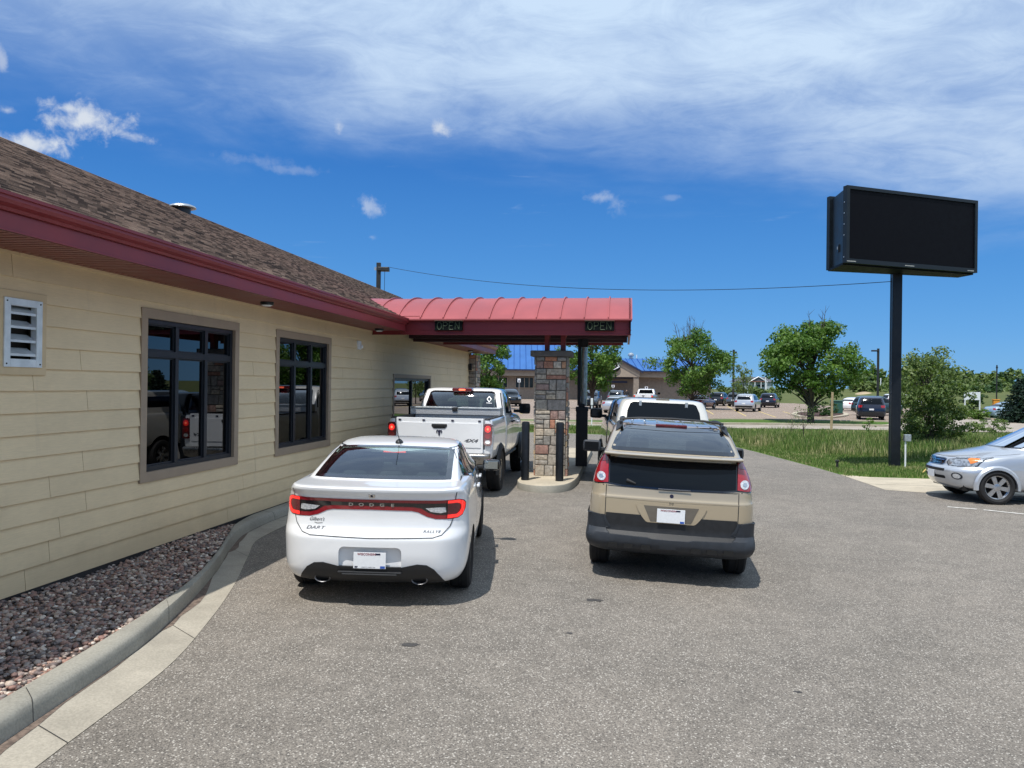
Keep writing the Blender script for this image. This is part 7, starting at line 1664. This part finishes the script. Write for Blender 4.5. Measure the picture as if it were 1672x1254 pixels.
def parked(kind, paint_, px, py, rz, label, front=False, group='cars parked in the far lot', name=None, pos=None):
    L_, lv, cfg = SHAPES[kind]; key = (kind, paint_)
    p = Vector(pos) if pos else at(px, py); root = empty(name or {'suv': 'parked_suv', 'sedan': 'parked_car', 'van': 'parked_minivan'}[kind], (0, 0, 0), 0, label, 'car', group)
    if key not in proto:
        body, bv = skin('body', lv, [MT[paint_], MT['well']], root, wells(cfg['ax'], cfg['r']+.05, .95), sub=3, ns=10, nc=4, ne=3)
        patch('rear_window', bv, cfg['rw'], 'rear', .004, MT['tint'], root, .15, .01); patch('windscreen', bv, cfg['fw'], 'front', .004, MT['tint'], root, .15, .01)
        for sd, s_ in (('left', -1), ('right', 1)):
            patch('side_window', bv, cfg['sw'], sd, .004, MT['tint'], root, .2, .01); lines('window_pillar', bv, [[((cfg['sw'][0][0]+cfg['sw'][1][0])/2, 1.1), ((cfg['sw'][0][0]+cfg['sw'][1][0])/2, 1.56 if kind != 'sedan' else 1.32)]], sd, .012, .07, MT[paint_], root)
            f = (lambda P: P) if s_ > 0 else mir
            patch('tail_light', bv, f(cfg['tl']), 'rear', .008, MT['red_lens'], root, .1, .02); patch('headlight', bv, f(cfg['hl']), 'front', .008, MT['headlamp'], root, .1, .02)
            q = MB(); q.box(s_*.98-.09, s_*.98+.09, L_*.635, L_*.655, 1.05, 1.17); q.obj('side_mirror', MT[paint_], root, bevel=.02)
            for yy in cfg['ax']: wheel(root, s_*(cfg['ax'][0]*0+.80), yy, cfg['r'], .22, cfg['r']*.62, s_, n=20, ns=5)
        patch('bumper', bv, sym([(0, .60), (.80, .60), (.86, .34), (0, .32)]), 'rear', .02, MT['black_plastic'] if kind != 'sedan' else MT[paint_], root, .15, .03)
        patch('grille', bv, sym([(0, .86 if kind != 'sedan' else .74), (.46, .86 if kind != 'sedan' else .74), (.40, .62), (0, .60)]), 'front', .008, MT['gloss_black'], root, .15, .02)
        yp = project(bv, (0, .80), 'rear', .01).y; q = MB(); q.box(-.16, .16, yp-.01, yp, .74, .86); q.obj('licence_plate', MT['plate'], root)
        q = MB(); q.box(-.70, .70, .4, L_-.4, .22, .45); q.obj('underbody', MT['well'], root)
        proto[key] = root
    else:
        for ch in proto[key].children: copy_tree(ch, root)
    c, s = cos(rz), sin(rz); ly = L_ if front else 0
    root.location = (p.x+ly*s, p.y-ly*c, gz(p.x)) if False else (p.x-(0*c-ly*s), p.y-(0*s+ly*c), gz(p.x)); root.rotation_euler = (0, 0, rz)
    return root
r = radians
parked('suv', 'black_paint', 838, 664, r(196), 'black SUV facing us, left of the stone pier', True)
parked('suv', 'grey_paint', 959, 667, r(176), 'grey SUV facing us under the dense tree', True)
parked('sedan', 'silver_paint', 999, 675, r(-16), 'silver hatchback seen from behind, nearest of the row before the gable')
parked('suv', 'grey_paint', 1004, 662, r(-8), 'grey SUV seen from behind under the gable sign')
parked('sedan', 'red_paint', 1132, 668, r(-28), 'dark red car half hidden by the cream topper')
parked('suv', 'black_paint', 1168, 663, r(-22), 'black SUV parked under the right side of the twiggy tree')
parked('suv', 'grey_paint', 1196, 664, r(-32), 'grey SUV partly hidden behind the silver one')
parked('suv', 'silver_paint', 1214, 672.5, r(-20), 'silver SUV seen from behind, out in the open lane')
parked('suv', 'navy_paint', 1253, 666, r(-17), 'navy SUV right of the silver SUV')
parked('suv', 'green_paint', 1400, 678, r(-62), 'dark green SUV just left of the navy minivan')
parked('van', 'navy_paint', 1423, 686, r(-14), 'dark navy minivan left of the display sign pole')
parked('sedan', 'white_paint', 1376, 671, r(-50), 'white car between the maple and the dark green SUV')
parked('van', 'white_paint', 1443, 664, r(-80), 'white van behind the sign pole')
parked('sedan', 'blue_paint', 1612, 684, r(-84), 'pale blue hatchback seen side on beside the spruce', name='parked_hatchback')
# far white pickup: tall cab and open bed
wp = empty('parked_pickup', (0, 0, 0), 0, 'white pickup with black mirrors seen over the cream topper', 'pickup', 'cars parked in the far lot')
for ch in list(T_.children):
    if ch.name.split('.')[0] in ('cab', 'cargo_box', 'tailgate', 'tail_light', 'wheel', 'side_mirror', 'rear_bumper', 'windscreen', 'underbody', 'side_window'): copy_tree(ch, wp)
q = MB(); q.prism([(-.66, 1.60), (.66, 1.60), (.60, 1.90), (-.60, 1.90)], 'y', 2.06, 2.3); q.obj('rear_window', MT['tint'], wp)
p = at(1050, 667); wp.location = p; wp.rotation_euler = (0, 0, r(-9))
# person by the red SUV
def person(p, rz, label):
    root = empty('person', p, rz, label, 'person')
    J = {'pelvis': (0, 0, .95, .15), 'chest': (0, .02, 1.32, .17), 'neck': (0, .01, 1.52, .06), 'head': (0, .0, 1.66, .10), 'crown': (0, 0, 1.74, .07), 'hl': (-.10, 0, .88, .10), 'kl': (-.11, -.05, .48, .065), 'al': (-.11, .06, .08, .045), 'fl': (-.11, -.10, .04, .045), 'hr': (.10, 0, .88, .10), 'kr': (.11, .03, .48, .065), 'ar': (.11, .10, .08, .045), 'fr': (.11, -.06, .04, .045),
         'sl': (-.20, .01, 1.44, .065), 'el': (-.25, .03, 1.16, .045), 'wl': (-.24, -.08, .92, .035), 'nl': (-.24, -.11, .84, .03), 'sr': (.20, .01, 1.44, .065), 'er': (.25, .03, 1.16, .045), 'wr': (.24, -.08, .92, .035), 'nr': (.24, -.11, .84, .03)}
    E_ = [('pelvis', 'chest'), ('chest', 'neck'), ('neck', 'head'), ('head', 'crown'), ('pelvis', 'hl'), ('hl', 'kl'), ('kl', 'al'), ('al', 'fl'), ('pelvis', 'hr'), ('hr', 'kr'), ('kr', 'ar'), ('ar', 'fr'), ('chest', 'sl'), ('sl', 'el'), ('el', 'wl'), ('wl', 'nl'), ('chest', 'sr'), ('sr', 'er'), ('er', 'wr'), ('wr', 'nr')]
    ks = list(J); me = bpy.data.meshes.new('body'); me.from_pydata([J[k][:3] for k in ks], [(ks.index(a), ks.index(b)) for a, b in E_], []); o = bpy.data.objects.new('body', me); COL.objects.link(o)
    o.modifiers.new('s', 'SKIN'); 
    for i, k in enumerate(ks): me.skin_vertices[0].data[i].radius = (J[k][3], J[k][3])
    me.skin_vertices[0].data[0].use_root = True; md = o.modifiers.new('ss', 'SUBSURF'); md.levels = 1; md.render_levels = 1
    dg = bpy.context.evaluated_depsgraph_get(); dg.update(); new = bpy.data.meshes.new_from_object(o.evaluated_get(dg)); o.modifiers.clear(); o.data = new
    MT['skin'] = mat('skin', (.45, .28, .2), .6, 0, .05); MT['dark_cloth'] = mat('dark_cloth', (.02, .02, .025), .9, 0, .2)
    new.materials.clear(); new.materials.append(MT['dark_cloth']); new.materials.append(MT['skin'])
    for f in new.polygons: f.material_index = 1 if (f.center.z > 1.54 or (f.center.z < .95 and abs(f.center.x) > .2)) else 0
    o.parent = root
try: person(at(1023, 657), r(20), 'person in dark clothes standing by the far white pickup')
except Exception as e: print('person', e)
